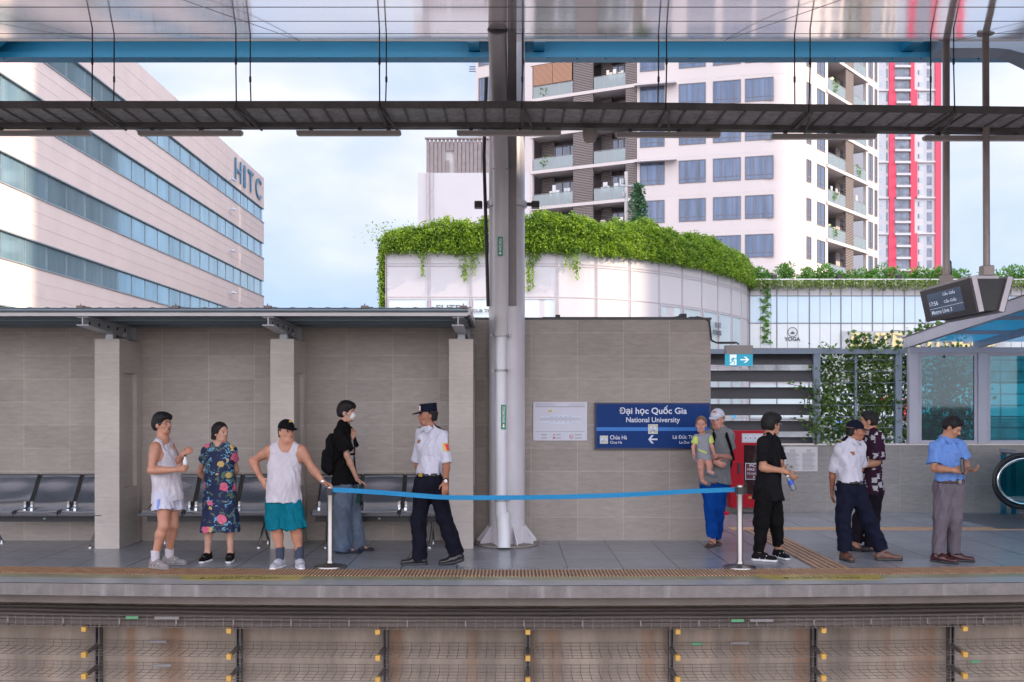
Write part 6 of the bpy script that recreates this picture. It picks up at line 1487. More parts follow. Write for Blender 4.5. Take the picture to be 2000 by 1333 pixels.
def shorts(f, hl, hr, kl, kr, fdir, m, waist, hemf, w=1., flare=.115, noise=(.006, 30)):
    e = SDF(.006); fd = nrmz(fdir); hm = (hl+hr)/2; hv = hr-hl
    e.seg(hm-hv*.32, hm+hv*.32, .13*w, .13*w, .04, fd, .88); e.seg(hm, hm+V(0, 0, waist), .15*w, .142*w, .03, fd, .78)
    for hp, kn in ((hl, kl), (hr, kr)): e.seg(hp+V(0, 0, -.02), hp+(kn-hp)*hemf, .108*w, flare*w, .03, fb=True)
    e.cut(hm+V(0, 0, waist), (0, 0, 1)); e.noise = noise; return e.mesh('shorts', m, f.root)
def top(f, nk, sl_, sr, hl, hr, fdir, m, hem, w=1., belly=0., el=None, slv=.55, rs=(.066, .072), neck=.072, noise=(.006, 30), skinny=1., tank=False, low=.05, name='shirt', flare=0., sleeve_k=.03, h=.006, mesh=True):
    """shirt around the torso; hem: height above the hips where it ends; el: elbows (for sleeves reaching slv of the upper arm)"""
    e = SDF(h); fd = nrmz(fdir); cm = (sl_+sr)/2; hm = (hl+hr)/2; up = nrmz(cm-hm); Lg = np.linalg.norm(cm-hm); sv = sr-sl_; o_ = .014
    f.last = e
    if tank:
        for q in (sl_, sr): e.seg(nk+up*.016+(q-nk)*.2, nk+(q-nk)*.66+up*.006, .058*w, .056*w, .03)
        e.seg(cm-sv*.30+up*.0, cm+sv*.30+up*.0, .056*w+o_*.5, None, .03, fd, .85)
    else: e.seg(sl_, sr, .056*w+o_, None, .035, fd, .85)
    e.seg(cm-up*.10-sv*.24, cm-up*.10+sv*.24, .098*w*skinny+o_, None, .04, fd, .92)
    e.seg(cm-up*Lg*.32, cm-up*Lg*.62+fd*belly*.6, .142*w*skinny+o_, .132*w+belly*.4+o_, .04, fd, .75)
    e.seg(cm-up*Lg*.6+fd*belly, hm+up*hem, .132*w+belly*.4+o_, .145*w+o_+flare, .04, fd, .78, fb=True)
    e.seg(cm+up*.01, nk+up*(0 if neck else .006), (.078 if neck else .092)*w, (.066 if neck else .072)*w, .03, fd, .9 if neck else .98)
    if not tank:
        for q in (sl_, sr): e.seg(nk+up*.012+(q-nk)*.16, q+(nk-q)*.12+up*.014, .057*w, .054*w, .03)
    if el is not None:
        for sh, ee in zip((sl_, sr), el):
            if ee is not None: e.seg(sh, sh+(ee-sh)*slv, rs[0]*w, rs[1]*w, sleeve_k, fb=True)
    if neck: e.ell(nk+up*.035+fd*low*.6, (np.cross(fd, up), fd, up), (neck*.92, neck*.95+low*.5, .06+low), .008, 's')
    if tank:
        for s_, sg_ in ((sl_, -1), (sr, 1)):
            c = s_+sv/np.linalg.norm(sv)*sg_*.03-up*.045; e.ell(c, (nrmz(sv), fd, up), (.068, .15, .125), .01, 's')
    e.cut(hm+up*(hem), -up); e.noise = noise
    return e.mesh(name, m, f.root) if mesh else e
def belt(f, c, r, fdir, m, w=1., q=.77, buckle=None):
    e = SDF(.005); fd = nrmz(fdir); e.seg(c-V(0, 0, .018), c+V(0, 0, .018), r*w, None, .01, fd, q, fa=True, fb=True); o_ = e.mesh('belt', m, f.root)
    b = c+fd*(r*q+.002); MB().obox(Vector(b), Vector(np.cross(fd, (0, 0, 1)))*.026, Vector(fd)*.008, (0, 0, .019)).build('buckle', buckle or M_chr, o_)

def collar(f, m, st, nk, fd, w=1.):
    """a folded shirt collar: band round the neck and two flat points"""
    up = V(0, 0, 1); rv = nrmz(np.cross(fd, up)); e = SDF(.004)
    a, b = nk-up*.008-fd*.004, nk+up*.042-fd*.012
    e.seg(a, b, .073*w, .066*w, .004, fd, .95, True, True); e.seg(a-up*.03, b+up*.03, .067*w, .059*w, .003, fd, .95, op='s')
    e.cut(nk+up*.03+fd*.05, fd*.55+up)
    o = e.mesh('collar', m, st)
    for sd in (-1, 1):
        q = [nk+fd*.066*w+rv*sd*.004+up*.004, nk+fd*.05*w+rv*sd*.052*w+up*.034, nk+fd*.03*w+rv*sd*.082*w+up*.012, nk+fd*.092*w+rv*sd*.062*w-up*.042, nk+fd*.088*w+rv*sd*.02*w-up*.022]
        MB().prism([Vector(x) for x in q], Vector(fd*.007+up*.004)).build('collar_wing', m, o)
    return o
M_hair.node_tree.nodes['Principled BSDF'].inputs['Specular IOR Level'].default_value = .25; M_hair.node_tree.nodes['Principled BSDF'].inputs['Roughness'].default_value = .6
M_sk1 = skin_mat('skin_tan', (.42, .20, .13)); M_sk2 = skin_mat('skin_light', (.48, .265, .19)); M_sk3 = skin_mat('skin_weathered', (.29, .12, .07)); M_sk4 = skin_mat('skin_fair_pink', (.54, .27, .21)); M_sk5 = skin_mat('skin_warm', (.40, .195, .12))
M_white = cloth('white_jersey', (.5, .47, .52)); M_wshirt = cloth('white_uniform_cotton', (.5, .5, .585), .05); M_navy = cloth('navy_trouser_cloth', (.006, .007, .014), .2)
M_navy2 = cloth('dark_navy_cloth', (.007, .009, .022), .2); M_blackc = cloth('black_cotton', (.0055, .005, .006), .2); M_blackc2 = cloth('charcoal_black_cotton', (.008, .008, .010), .2)
M_tealc = cloth('teal_polyester', (.0, .12, .175), .08, .7); M_leather = mat('black_leather', (.012, .011, .012), .25, var=.2, bump=.1); M_brownl = mat('brown_leather', (.10, .045, .03), .45, var=.2, bump=.1); M_maroon = mat('oxblood_leather', (.05, .013, .015), .25, var=.2)
M_grmesh = cloth('grey_shoe_mesh', (.36, .37, .42)); M_whs = mat('white_rubber', (.62, .62, .64), .5, var=.04); M_gold = mat('gold_trim', (.45, .31, .06), .4, metal=.3)

# ---- 1 man in white vest and glasses, looking up to the right
f = Fig('older man in glasses, white sleeveless top and white shorts, holding a small white bottle', 10.85, 325)
hd, nk = f.J(317, 829), f.J(319, 860, .0); fd = V(.78, -.62, 0)
sl_, sr = f.J(331, 873, .13), f.J(303, 875, -.12); el, er = f.J(349, 902, .05), f.J(295.5, 919, -.2); wl_, wr_ = f.J(357, 889, -.08), f.J(343, 918, -.26)
hl, hr = f.J(337, 968, .08), f.J(318, 968, -.07); kl, kr = f.J(338, 1027, .06), f.J(320, 1028, -.12); al, ar = f.J(331, 1081, .12), f.J(303.5, 1085, -.12)
B = SDF(); f.head(hd, (.9, -.42, .1), body=B, open_mouth=True, scale=1.02); B.seg(nk-V(0, 0, .02), hd+V(-.01, 0, -.06), .056, .052, .03)
f.torso(B, nk, sl_, sr, hl, hr, fd, 1.02, .02); f.arm(B, sl_, el, wl_, 1.); f.arm(B, sr, er, wr_, 1.05); f.leg(B, hl, kl, al, fd, .95); f.leg(B, hr, kr, ar, fd, .98); f.foot(B, al, (.95, -.3, 0)); f.foot(B, ar, (.8, -.6, 0))
f.hand(B, wl_, (.75, -.15, .5), (-.3, -.9, .2), (-.5, 0, .8), 1.1, .9); f.hand(B, wr_, (.97, .05, .18), (0, -1, .2), (0, .2, 1), .9, .95)
body = B.mesh('body', M_sk1, f.root); f.face(body, glasses=True); f.hair(body, 'thick')
top(f, nk, sl_, sr, hl, hr, fd, M_white, -.06, 1.03, .02, tank=True, low=.03, neck=.075, flare=.016, name='vest', noise=(.008, 26))
sh_ = shorts(f, hl, hr, kl, kr, fd, cloth('white_shorts_cloth', (.5, .5, .6)), .08, .48, 1.0, .125)
mb = MB(); mb.tube([Vector(hr+V(.0, -.128, -.03)), Vector(hr+(kr-hr)*.45+V(-.02, -.118, 0))], .012, 6); mb.build('side_stripe', cloth('pale_blue_trim', (.2, .33, .75)), sh_)
for a, t in ((al, (.95, -.25, 0)), (ar, (.85, -.5, 0))):
    sock(f, a, M_white, .055, .043); shoe(f, 'shoe', a, t, cloth('worn_grey_mesh', (.23, .21, .21), .3), mat('grey_sole', (.2, .19, .19), .7), long=.015, laces=M_grmesh, stripe=M_whs)
bt = thing('water_bottle', 'small white drink bottle with a dark cap held by the man in glasses', 'bottle', f.J(361.5, 909, -.2))
c = f.J(361.5, 912, -.2); MB().lathe([(.018, c[2]-.0), (.024, c[2]+.008), (.024, c[2]+.06), (.012, c[2]+.09), (.011, c[2]+.11)], (c[0], c[1], 0), 16).build('flask', M_whs, bt, smooth=True); MB().lathe([(.013, c[2]+.108), (.013, c[2]+.13)], (c[0], c[1], 0), 14).build('cap', M_blk, bt)

# ---- 2 woman in a floral dress
f = Fig('woman with a short black bob in a navy floral dress, hands behind her back', 11.2, 428)
hd, nk = f.J(431, 845), f.J(428.5, 867, .02); fd = V(.12, -1, 0)
sl_, sr = f.J(406, 881, .0), f.J(452, 881, .0); el, er = f.J(389.5, 921, .08), f.J(461, 919, .1); wl_, wr_ = f.J(406, 944, .17), f.J(446, 944, .18)
hl, hr = f.J(417, 962), f.J(444, 962); kl, kr = f.J(408, 1022), f.J(449, 1022); al, ar = f.J(405, 1080), f.J(450, 1079)
B = SDF(); f.head(hd, (.82, -.56, .0), body=B, scale=.95); B.seg(nk-V(0, 0, .02), hd+V(-.005, 0, -.06), .047, .045, .03)
f.torso(B, nk, sl_, sr, hl, hr, fd, .92, .02); f.arm(B, sl_, el, wl_, .85); f.arm(B, sr, er, wr_, .85); f.leg(B, hl, kl, al, fd, .84); f.leg(B, hr, kr, ar, fd, .84); f.foot(B, al, (-.1, -1, 0), .9); f.foot(B, ar, (.15, -1, 0), .9)
f.hand(B, wl_, (.9, .1, -.3), (0, 1, .2), (0, .2, 1), .7, .85); f.hand(B, wr_, (-.9, .15, -.3), (0, 1, .2), (0, .2, 1), .7, .85)
body = B.mesh('body', M_sk2, f.root); f.face(body); f.hair(body, 'bob')
def floral():
    m = bpy.data.materials.new('floral_print_navy'); n, l, b = nodes(m); tcn = n.new('ShaderNodeTexCoord'); b.inputs['Roughness'].default_value = .75; last = None
    base = n.new('ShaderNodeRGB'); base.outputs[0].default_value = (.004, .012, .055, 1); last = base.outputs[0]
    wn = n.new('ShaderNodeTexNoise'); wn.inputs['Scale'].default_value = 16; wn.inputs['Detail'].default_value = 3; l.new(tcn.outputs['Object'], wn.inputs[0])
    def layer(scale, thr, col, off_, dist=.04, warp=.1, squash=(1, .35, 1), col2=None, cs=90):
        nonlocal last
        mp_ = n.new('ShaderNodeMapping'); mp_.inputs['Location'].default_value = off_; mp_.inputs['Scale'].default_value = squash
        ad = n.new('ShaderNodeVectorMath'); ad.operation = 'MULTIPLY_ADD'; l.new(wn.outputs[1], ad.inputs[0]); ad.inputs[1].default_value = (warp,)*3; l.new(tcn.outputs['Object'], ad.inputs[2]); l.new(ad.outputs[0], mp_.inputs[0])
        v = n.new('ShaderNodeTexVoronoi'); v.inputs['Scale'].default_value = scale; v.inputs['Randomness'].default_value = .75; l.new(mp_.outputs[0], v.inputs[0])
        g = n.new('ShaderNodeMath'); g.operation = 'LESS_THAN'; l.new(v.outputs[0], g.inputs[0]); g.inputs[1].default_value = thr
        x = n.new('ShaderNodeMix'); x.data_type = 'RGBA'; l.new(g.outputs[0], x.inputs[0]); l.new(last, x.inputs[6])
        if col2:
            nn2 = n.new('ShaderNodeTexVoronoi'); nn2.inputs['Scale'].default_value = cs; l.new(tcn.outputs['Object'], nn2.inputs[0]); y = n.new('ShaderNodeMix'); y.data_type = 'RGBA'; l.new(nn2.outputs[0], y.inputs[0]); y.inputs[6].default_value = (*col, 1); y.inputs[7].default_value = (*col2, 1); l.new(y.outputs[2], x.inputs[7])
        else: x.inputs[7].default_value = (*col, 1)
        last = x.outputs[2]
    layer(12, .33, (.13, .2, .13), (3, 1, 2), warp=.22, squash=(.7, .4, 1.8), col2=(.02, .05, .05), cs=120); layer(10, .27, (.04, .22, .45), (7, 2, 5), warp=.25, squash=(.6, .4, 2.2), col2=(.2, .4, .5))
    layer(8, .26, (.45, .32, .11), (1, 4, 8), warp=.05); layer(5.6, .33, (.52, .02, .10), (0.3, 0, .6), warp=.09, col2=(.6, .2, .28), cs=60)
    l.new(last, b.inputs['Base Color']); return m
e = top(f, nk, sl_, sr, hl, hr, fd, None, -.02, .95, .03, el=(el, er), slv=.52, rs=(.058, .064), neck=.072, low=.02, noise=(.006, 24, (1, 1, .25)), mesh=False)
e.p = [p for p in e.p if p[0] != 'cut']; hm = (hl+hr)/2; bot = f.J(432, 1038); e.p.insert(3, ('seg', hm+V(0, 0, .12), V(hm[0], hm[1], bot[2]), .165, .222, .05, nrmz(fd), .68, False, True, 'u')); e.mesh('dress', floral(), f.root)
for a, t in ((al, (-.15, -1, 0)), (ar, (.15, -1, 0))): shoe(f, 'shoe', a, t, M_blackc, M_whs, long=-.02, slim=.9, laces=mat('dark_lace', (.1, .1, .1), .7))

# ---- 3 man in black cap, white vest and teal shorts
f = Fig('stocky man in black cap and teal shorts leaning one hand on the belt post', 10.8, 560)
hd, nk = f.J(560, 843), f.J(559, 868, .0); fd = V(.1, -1, 0)
sl_, sr = f.J(526, 881, .0), f.J(588, 881, .0); el, er = f.J(493.5, 901, .12), f.J(609, 914, .0); wl_, wr_ = f.J(510, 935, -.02), f.J(631, 942, .0)
hl, hr = f.J(539, 975), f.J(569, 975); kl, kr = f.J(541, 1033, -.02), f.J(577, 1033, -.03); al, ar = f.J(547, 1084), f.J(585, 1083)
B = SDF(); f.head(hd, (.62, -.78, .03), body=B, scale=1.05); B.seg(nk-V(0, 0, .02), hd+V(-.005, 0, -.06), .062, .06, .03); B.ell(f.q(.03, 0, -.1), (f.hr, f.hf, f.hu), (.06, .05, .03), .03)
f.torso(B, nk, sl_, sr, hl, hr, fd, 1.12, .05); f.arm(B, sl_, el, wl_, 1.08); f.arm(B, sr, er, wr_, 1.08); f.leg(B, hl, kl, al, fd, .98); f.leg(B, hr, kr, ar, fd, .98); f.foot(B, al, (-.2, -1, 0)); f.foot(B, ar, (.25, -1, 0))
f.hand(B, wl_, (.55, -.25, -.75), (-.7, -.6, .1), (.6, -.2, .6), .25, .95, .1); f.hand(B, wr_, (.93, -.1, -.3), (.2, -.2, 1), (.1, -1, .1), .75, .95)
body = B.mesh('body', M_sk1, f.root); f.face(body); f.hair(body, 'capped', mat('brown_black_hair', (.03, .02, .018), .5, var=.3, vscale=40)); cp = f.cap(body, M_blackc)
c = f.q(.088, -.0, .098); MB().obox(Vector(c), Vector(f.hr)*.016, Vector(f.hu)*.004, Vector(f.hf)*.008).obox(Vector(c+f.hu*.012), Vector(f.hr)*.01, Vector(f.hu)*.008, Vector(f.hf)*.006).build('cap_emblem', M_gold, cp)
top(f, nk, sl_, sr, hl, hr, fd, M_white, -.03, 1.07, .045, tank=True, low=.075, neck=.082, name='vest', flare=.03, noise=(.007, 26, (1.3, 1, .5)))
shorts(f, hl, hr, kl, kr, fd, M_tealc, .0, 1.02, 1.04, .115, (.011, 26, (1.2, 1, .5)))
w_ = wr_+nrmz(wr_-er)*-.02; e = SDF(.004); e.seg(w_, w_+nrmz(wr_-er)*.022, .033, .033, .004, fa=True, fb=True); e.mesh('wrist_watch', M_chr, body)
for a, t in ((al, (-.25, -1, 0)), (ar, (.35, -1, 0))): sock(f, a, cloth('slate_sock', (.05, .06, .09)), .085, .043); shoe(f, 'shoe', a, t, M_grmesh, M_whs, laces=M_whs)

# ---- 4 masked youth in black T-shirt and wide jeans
f = Fig('young man in a black T-shirt, face mask and wide jeans with a backpack', 11.95, 678)
hd, nk = f.J(677, 805), f.J(671, 829, .0); fd = V(1, -.25, 0)
sl_, sr = f.J(677, 843, .17), f.J(664, 843, -.17); el, er = f.J(690, 885, .2), f.J(678, 891, -.2); wl_, wr_ = f.J(688, 858, .02), f.J(698, 938, -.14)
hl, hr = f.J(678, 945, .09), f.J(670, 945, -.09); kl, kr = f.J(688, 1008, .1), f.J(668, 1010, -.08); al, ar = f.J(697, 1066, .12), f.J(670, 1070, -.08)
B = SDF(); f.head(hd, (.98, -.2, -.04), body=B, scale=1.03); B.seg(nk-V(0, 0, .02), hd+V(-.02, 0, -.06), .05, .047, .03)
f.torso(B, nk, sl_, sr, hl, hr, fd, .95); f.arm(B, sl_, el, wl_, .82); f.arm(B, sr, er, wr_, .85); f.leg(B, hl, kl, al, fd, .85); f.leg(B, hr, kr, ar, fd, .85); f.foot(B, al, (1, -.25, 0), 1., True); f.foot(B, ar, (1, -.2, 0), 1., True)
f.hand(B, wl_, (.25, -.1, .95), (.7, -.6, 0), (-.6, -.3, .2), 1.0, .92); f.hand(B, wr_, (.85, -.1, -.35), (.2, -.4, .9), (.2, -1, 0), .55, .92)
body = B.mesh('body', M_sk2, f.root); f.face(body); f.hair(body, 'thick')
e = SDF(.004); ax = (f.hr, f.hf, f.hu); e.ell(f.q(.07, 0, -.045), ax, (.052, .045, .05), .01); mk = e.mesh('face_mask', mat('white_mask', (.68, .68, .68), .7, var=.03), body)
m = MB()
for sd in (-1, 1):
    m.tube([Vector(f.q(.06, sd*.052, -.02)), Vector(f.q(.0, sd*.084, .005))], .0022, 5); m.tube([Vector(f.q(.055, sd*.052, -.07)), Vector(f.q(.0, sd*.084, -.03))], .0022, 5)
m.build('ear_loop', M_whs, mk)
ts = top(f, nk, sl_, sr, hl, hr, fd, M_blackc, -.01, 1.0, .0, el=(el, er), slv=.78, rs=(.075, .095), neck=.07, low=.01, flare=.05, noise=(.011, 22), name='t_shirt')
c0 = (sl_+sr)/2+V(.12, -.05, -.16); n_ = nrmz(V(.85, -.55, 0))
pm = mat('grey_print', (.36, .40, .41), .8, dirt=((.012, .012, .013), 22, .46, .52, (1, 1, 1)))
f.last.patch('shirt_print', pm, ts, c0, n_, V(0, 0, 1), .06, .10, .003, .08); f.last.patch('shirt_print', pm, ts, c0+V(.01, 0, -.16), n_, V(0, 0, 1), .055, .035, .003, .08)
M_jean = mat('washed_denim', (.105, .14, .2), .85, var=.3, vscale=3, bump=.3, bscale=200, dirt=((.04, .07, .14), 2.2, .5, .75, (1, 1, .5)))
trousers(f, hl, hr, kl, kr, al+V(.0, 0, -.035), ar+V(.0, 0, -.035), fd, M_jean, .0, .95, .108, .112, .125, noise=(.012, 20, (1, 1, .7)), name='jeans')
for a in (al, ar):
    e = SDF(.005); b = a*V(1, 1, 0); t = V(1, -.15, 0); e.seg(b+t*-.06+V(0, 0, .018), b+t*.16+V(0, 0, .014), .05, .055, .01, (0, 0, 1), .34); e.seg(b+t*.05+V(0, -.045, .03), b+t*.055+V(0, .045, .03), .05, .05, .02, (0, 0, 1), .75); e.mesh('slide_sandal', mat('navy_slide', (.02, .022, .045), .6), f.root)
bp_ = thing('backpack', 'black backpack on the back of the masked young man', 'backpack', f.J(640, 930, .0))
c = f.J(645, 888, -.0); e = SDF(.006); e.seg(c+V(.02, .0, .14), c+V(.0, .0, -.12), .12, .135, .03, V(1, 0, 0), .62); e.seg(c+V(-.05, -.02, .0), c+V(-.05, -.02, -.13), .07, .08, .02, V(1, 0, 0), .7); e.noise = (.008, 30); bb = e.mesh('bag', M_blackc2, bp_)
m = MB(); m.tube([Vector(c+V(.05, -.1, .2)), Vector(sr+V(-.01, -.01, .065)), Vector(sr+V(.09, -.03, -.0)), Vector(sr+V(.12, -.02, -.12)), Vector(sr+V(.02, -.05, -.26)), Vector(c+V(.03, -.1, -.12))], .014, 6); m.tube([Vector(c+V(.05, .1, .2)), Vector(sl_+V(.0, .01, .075)), Vector(wl_+V(.02, .0, .06)), Vector(wl_+V(.02, -.0, -.3))], .014, 6).build('strap', M_blackc, bp_)
uh = thing('folded_umbrella', 'dark green folded umbrella hanging from the hand of the masked young man', 'umbrella', f.J(701, 978, -.2))
a, b_ = Vector(f.J(706, 948, -.2)), Vector(f.J(698, 983, -.2)); MB().tube([a, b_], [.022, .027], 8).build('folded_canopy', cloth('dark_green_cloth', (.015, .05, .045)), uh)

# ---- 5 guard in a peaked cap, walking left
def guard_bits(f, st, nk, sl_, sr, fd):
    up = V(0, 0, 1); rv = nrmz(np.cross(fd, up)); cm = (sl_+sr)/2; E_ = f.last
    for s_ in (sl_, sr):
        d = nrmz((s_-nk)*V(1, 1, 0)); c = nk*.28+s_*.72+up*.055; u2 = nrmz(np.cross(up, d))
        ep = E_.patch('epaulette', M_navy, st, c, up, u2, .056, .027, .008, .06)
        for k in (.55, .8): E_.patch('gold_bar', M_gold, ep, c+d*.056*k, up, u2, .0045, .026, .011, .06, .0035)
    for sd in (-1, 1):
        c = cm+fd*.11-rv*sd*.078+V(0, 0, -.15); E_.patch('chest_pocket', M_wshirt, st, c, fd, up, .045, .058, .004, .06); E_.patch('pocket_flap', M_wshirt, st, c+up*.048, fd, up, .048, .017, .008, .06)
    c = cm+fd*.11+rv*.075+V(0, 0, -.055); E_.patch('round_badge', mat('bronze_badge', (.3, .14, .08), .4, metal=.3), st, c, fd, up, .02, .02, .008, .06, .0035)
    collar(f, M_wshirt, st, nk, fd)
f = Fig('guard in a flat navy cap and white shirt stepping left behind the blue belt', 10.97, 840)
hd, nk = f.J(835.5, 811), f.J(840, 838, .0); fd = V(-.72, -.69, 0)
sl_, sr = f.J(865, 854, -.05), f.J(823, 851, .1); el, er = f.J(872.5, 903, -.1), f.J(815, 900, .16); wl_, wr_ = f.J(870, 941, -.26), f.J(822, 938, .18)
hl, hr = f.J(850, 943, -.03), f.J(828, 943, .05); kl, kr = f.J(868, 1012, .0), f.J(818, 1018, .0); al, ar = f.J(892, 1080, .05), f.J(820, 1088, .0)
B = SDF(); f.head(hd, (-.93, -.36, -.02), body=B, scale=1.04); B.seg(nk-V(0, 0, .02), hd+V(.01, 0, -.06), .054, .052, .03)
f.torso(B, nk, sl_, sr, hl, hr, fd, 1.0); f.arm(B, sl_, el, wl_, .98); f.arm(B, sr, er, wr_, .95); f.leg(B, hl, kl, al, fd, .85); f.leg(B, hr, kr, ar, fd, .85); f.foot(B, ar, (-1, -.2, 0))
f.hand(B, wl_, (.0, -.12, -1), (.3, -.9, 0), (-.9, -.2, 0), .35, 1.0); f.hand(B, wr_, (-.2, 0, -1), (-.5, .5, 0), (-.3, -1, 0), .4)
body = B.mesh('body', M_sk3, f.root); f.face(body); f.hair(body, 'capped'); cp = f.cap(body, M_navy2, flat=True)
c = f.q(.09, 0, .075); MB().obox(Vector(c), Vector(f.hr)*.02, Vector(f.hu)*.024, Vector(f.hf)*.006).build('cap_badge', mat('silver_badge', (.55, .5, .52), .3, metal=.5), cp); MB().obox(Vector(c+f.hf*.007), Vector(f.hr)*.01, Vector(f.hu)*.014, Vector(f.hf)*.002).build('badge_centre', M_red, cp)
st = top(f, nk, sl_, sr, hl, hr, fd, M_wshirt, .09, 1.0, .0, el=(el, er), slv=.98, rs=(.062, .06), neck=0, low=-.005, noise=(.011, 24), name='uniform_shirt'); guard_bits(f, st, nk, sl_, sr, fd)
for ee, ss in ((el, sl_), (er, sr)):
    e = SDF(.005); d = nrmz(ee-ss); e.seg(ee-d*.035, ee+d*.012, .063, .061, .006, fa=True, fb=True); e.mesh('rolled_cuff', M_wshirt, st)
rv = nrmz(np.cross(fd, (0, 0, 1))); cm = (sl_+sr)/2; d3 = nrmz(el-sl_); oc = sl_+d3*.11+V(.03, -.06, 0)
an_ = nrmz(V(.75, -.65, .05)); ap = f.last.patch('arm_patch', M_gold, st, oc, an_, V(0, 0, 1), .034, .045, .004, .06, .0035); f.last.patch('patch_field', mat('patch_red', (.6, .03, .06), .5), ap, oc, an_, V(0, 0, 1), .02, .032, .007, .06, .0035)
trousers(f, hl, hr, kl, kr, al+V(0, 0, -.02), ar+V(0, 0, -.03), fd, M_navy, .1, .98, .085, .082, .115, noise=(.009, 24, (1, 1, .6)))
belt(f, (hl+hr)/2+V(0, 0, .092), .158, fd, M_leather, 1., .78, M_gold)
w_ = wl_-nrmz(wl_-el)*.0; e = SDF(.004); d = nrmz(wl_-el); e.seg(w_-d*.022, w_+d*.0, .033, None, .004, fa=True, fb=True); e.mesh('wrist_watch', M_leather, body); MB().tube([Vector(w_+V(.005, -.036, .01)), Vector(w_+V(.006, -.043, .01))], .018, 14).build('watch_face', M_whs, body)
shoe(f, 'shoe', al, (-1, -.4, 0), M_leather, M_blk, long=.015, slim=.95, pitch=.25); shoe(f, 'shoe', ar, (-1, -.12, 0), M_leather, M_blk, long=.02, slim=.95)

# ---- 6 man in white cap holding a toddler
f = Fig('fair man in a white cap, grey polo and blue trousers holding a toddler', 12.4, 1393)
hd, nk = f.J(1401, 819), f.J(1405, 840, .03); fd = V(-.25, -1, 0)
sl_, sr = f.J(1385, 852, .0), f.J(1424.5, 851, .02); el, er = f.J(1379, 888, -.05), f.J(1426, 893, .0); wl_, wr_ = f.J(1396, 903, -.22), f.J(1399, 891, -.24)
hl, hr = f.J(1385, 943), f.J(1407, 943); kl, kr = f.J(1390, 992, -.03), f.J(1402, 990, .02); al, ar = f.J(1391.5, 1047, .03), f.J(1399, 1044, .22)
B = SDF(); f.head(hd, (-.5, -.85, -.08), body=B, scale=1.05); B.seg(nk-V(0, 0, .02), hd+V(.005, 0, -.06), .057, .055, .03)
f.torso(B, nk, sl_, sr, hl, hr, fd, .98); f.arm(B, sl_, el, wl_, .95); f.arm(B, sr, er, wr_, 1.0); f.leg(B, hl, kl, al, fd, .85); f.leg(B, hr, kr, ar, fd, .85); f.foot(B, al, (-.5, -1, 0), 1., True); f.foot(B, ar, (-.1, -1, 0), 1., True)
f.hand(B, wl_, (.5, -.2, -.2), (0, -1, -.3), (0, 0, 1), .8); f.hand(B, wr_, (-.98, -.05, -.15), (.1, -1, .3), (0, .1, 1), .35, 1., .1)
body = B.mesh('body', M_sk4, f.root); f.face(body); f.hair(body, 'capped', mat('sandy_stubble_hair', (.2, .11, .06), .6)); M_capw = cloth('white_cap_cloth', (.58, .59, .68)); cp = f.cap(body, M_capw)
c = f.q(.094, 0, .095); MB().obox(Vector(c), Vector(f.hr)*.02, Vector(f.hu)*.009, Vector(f.hf)*.006).build('cap_emblem', mat('orange_emblem', (.5, .15, .06), .6), cp)
M_polo = cloth('grey_marl_polo', (.19, .20, .215), .12)
st = top(f, nk, sl_, sr, hl, hr, fd, M_polo, .0, 1.02, .0, el=(el, er), slv=.62, rs=(.068, .072), neck=0, low=.01, flare=.035, noise=(.01, 22), name='polo_shirt')
rv = nrmz(np.cross(fd, (0, 0, 1))); collar(f, M_polo, st, nk, fd)
trousers(f, hl, hr, kl, kr, al+V(0, 0, .0), ar+V(0, 0, -.02), fd, cloth('bright_blue_jersey', (.002, .05, .27), .15), .0, 1.0, .09, .078, .112, noise=(.0095, 24, (1, 1, .6)))
bpk = thing('backpack', 'black backpack with a wide shoulder strap worn by the man in the white cap', 'backpack', f.J(1420, 905, .25)); c = f.J(1408, 880, .24); e = SDF(.006); e.seg(c+V(0, 0, .12), c-V(0, 0, .16), .13, .14, .03, V(0, 1, 0), .6); e.noise = (.006, 30); e.mesh('bag', M_blackc2, bpk)
m = MB()
for s_, dx in ((sr, -.05), (sl_, .05)): m.tube([Vector(s_+V(dx, .1, .05)), Vector(s_+V(dx, -.0, .085)), Vector(s_+V(dx-.005, -.1, .0)), Vector(s_+V(dx+.03 if dx < 0 else dx-.03, -.13, -.12)), Vector(s_+V(.045 if dx < 0 else -.045, -.03, -.3))], .02, 6)
m.build('strap', M_blackc, bpk)
for a, t in ((al, (-.55, -1, 0)), (ar, (-.1, -1, 0))):
    e = SDF(.005); b = a*V(1, 1, 0); t = nrmz(t); r = V(-t[1], t[0], 0); e.seg(b-t*.06+V(0, 0, .016), b+t*.17+V(0, 0, .014), .046, .05, .01, (0, 0, 1), .34)
    for q in (.04, .12): e.seg(b+t*q+r*.042+V(0, 0, .02), b+t*(q+.03)+V(0, 0, .068-.18*q), .012, .01, .01); e.seg(b+t*q-r*.042+V(0, 0, .02), b+t*(q+.03)+V(0, 0, .068-.18*q), .012, .01, .01)
    e.seg(b-t*.05+V(0, 0, .05)+r*.03, b-t*.05+V(0, 0, .05)-r*.03, .016, .016, .02); e.mesh('sandal', mat('brown_sandal', (.06, .035, .03), .6), f.root)

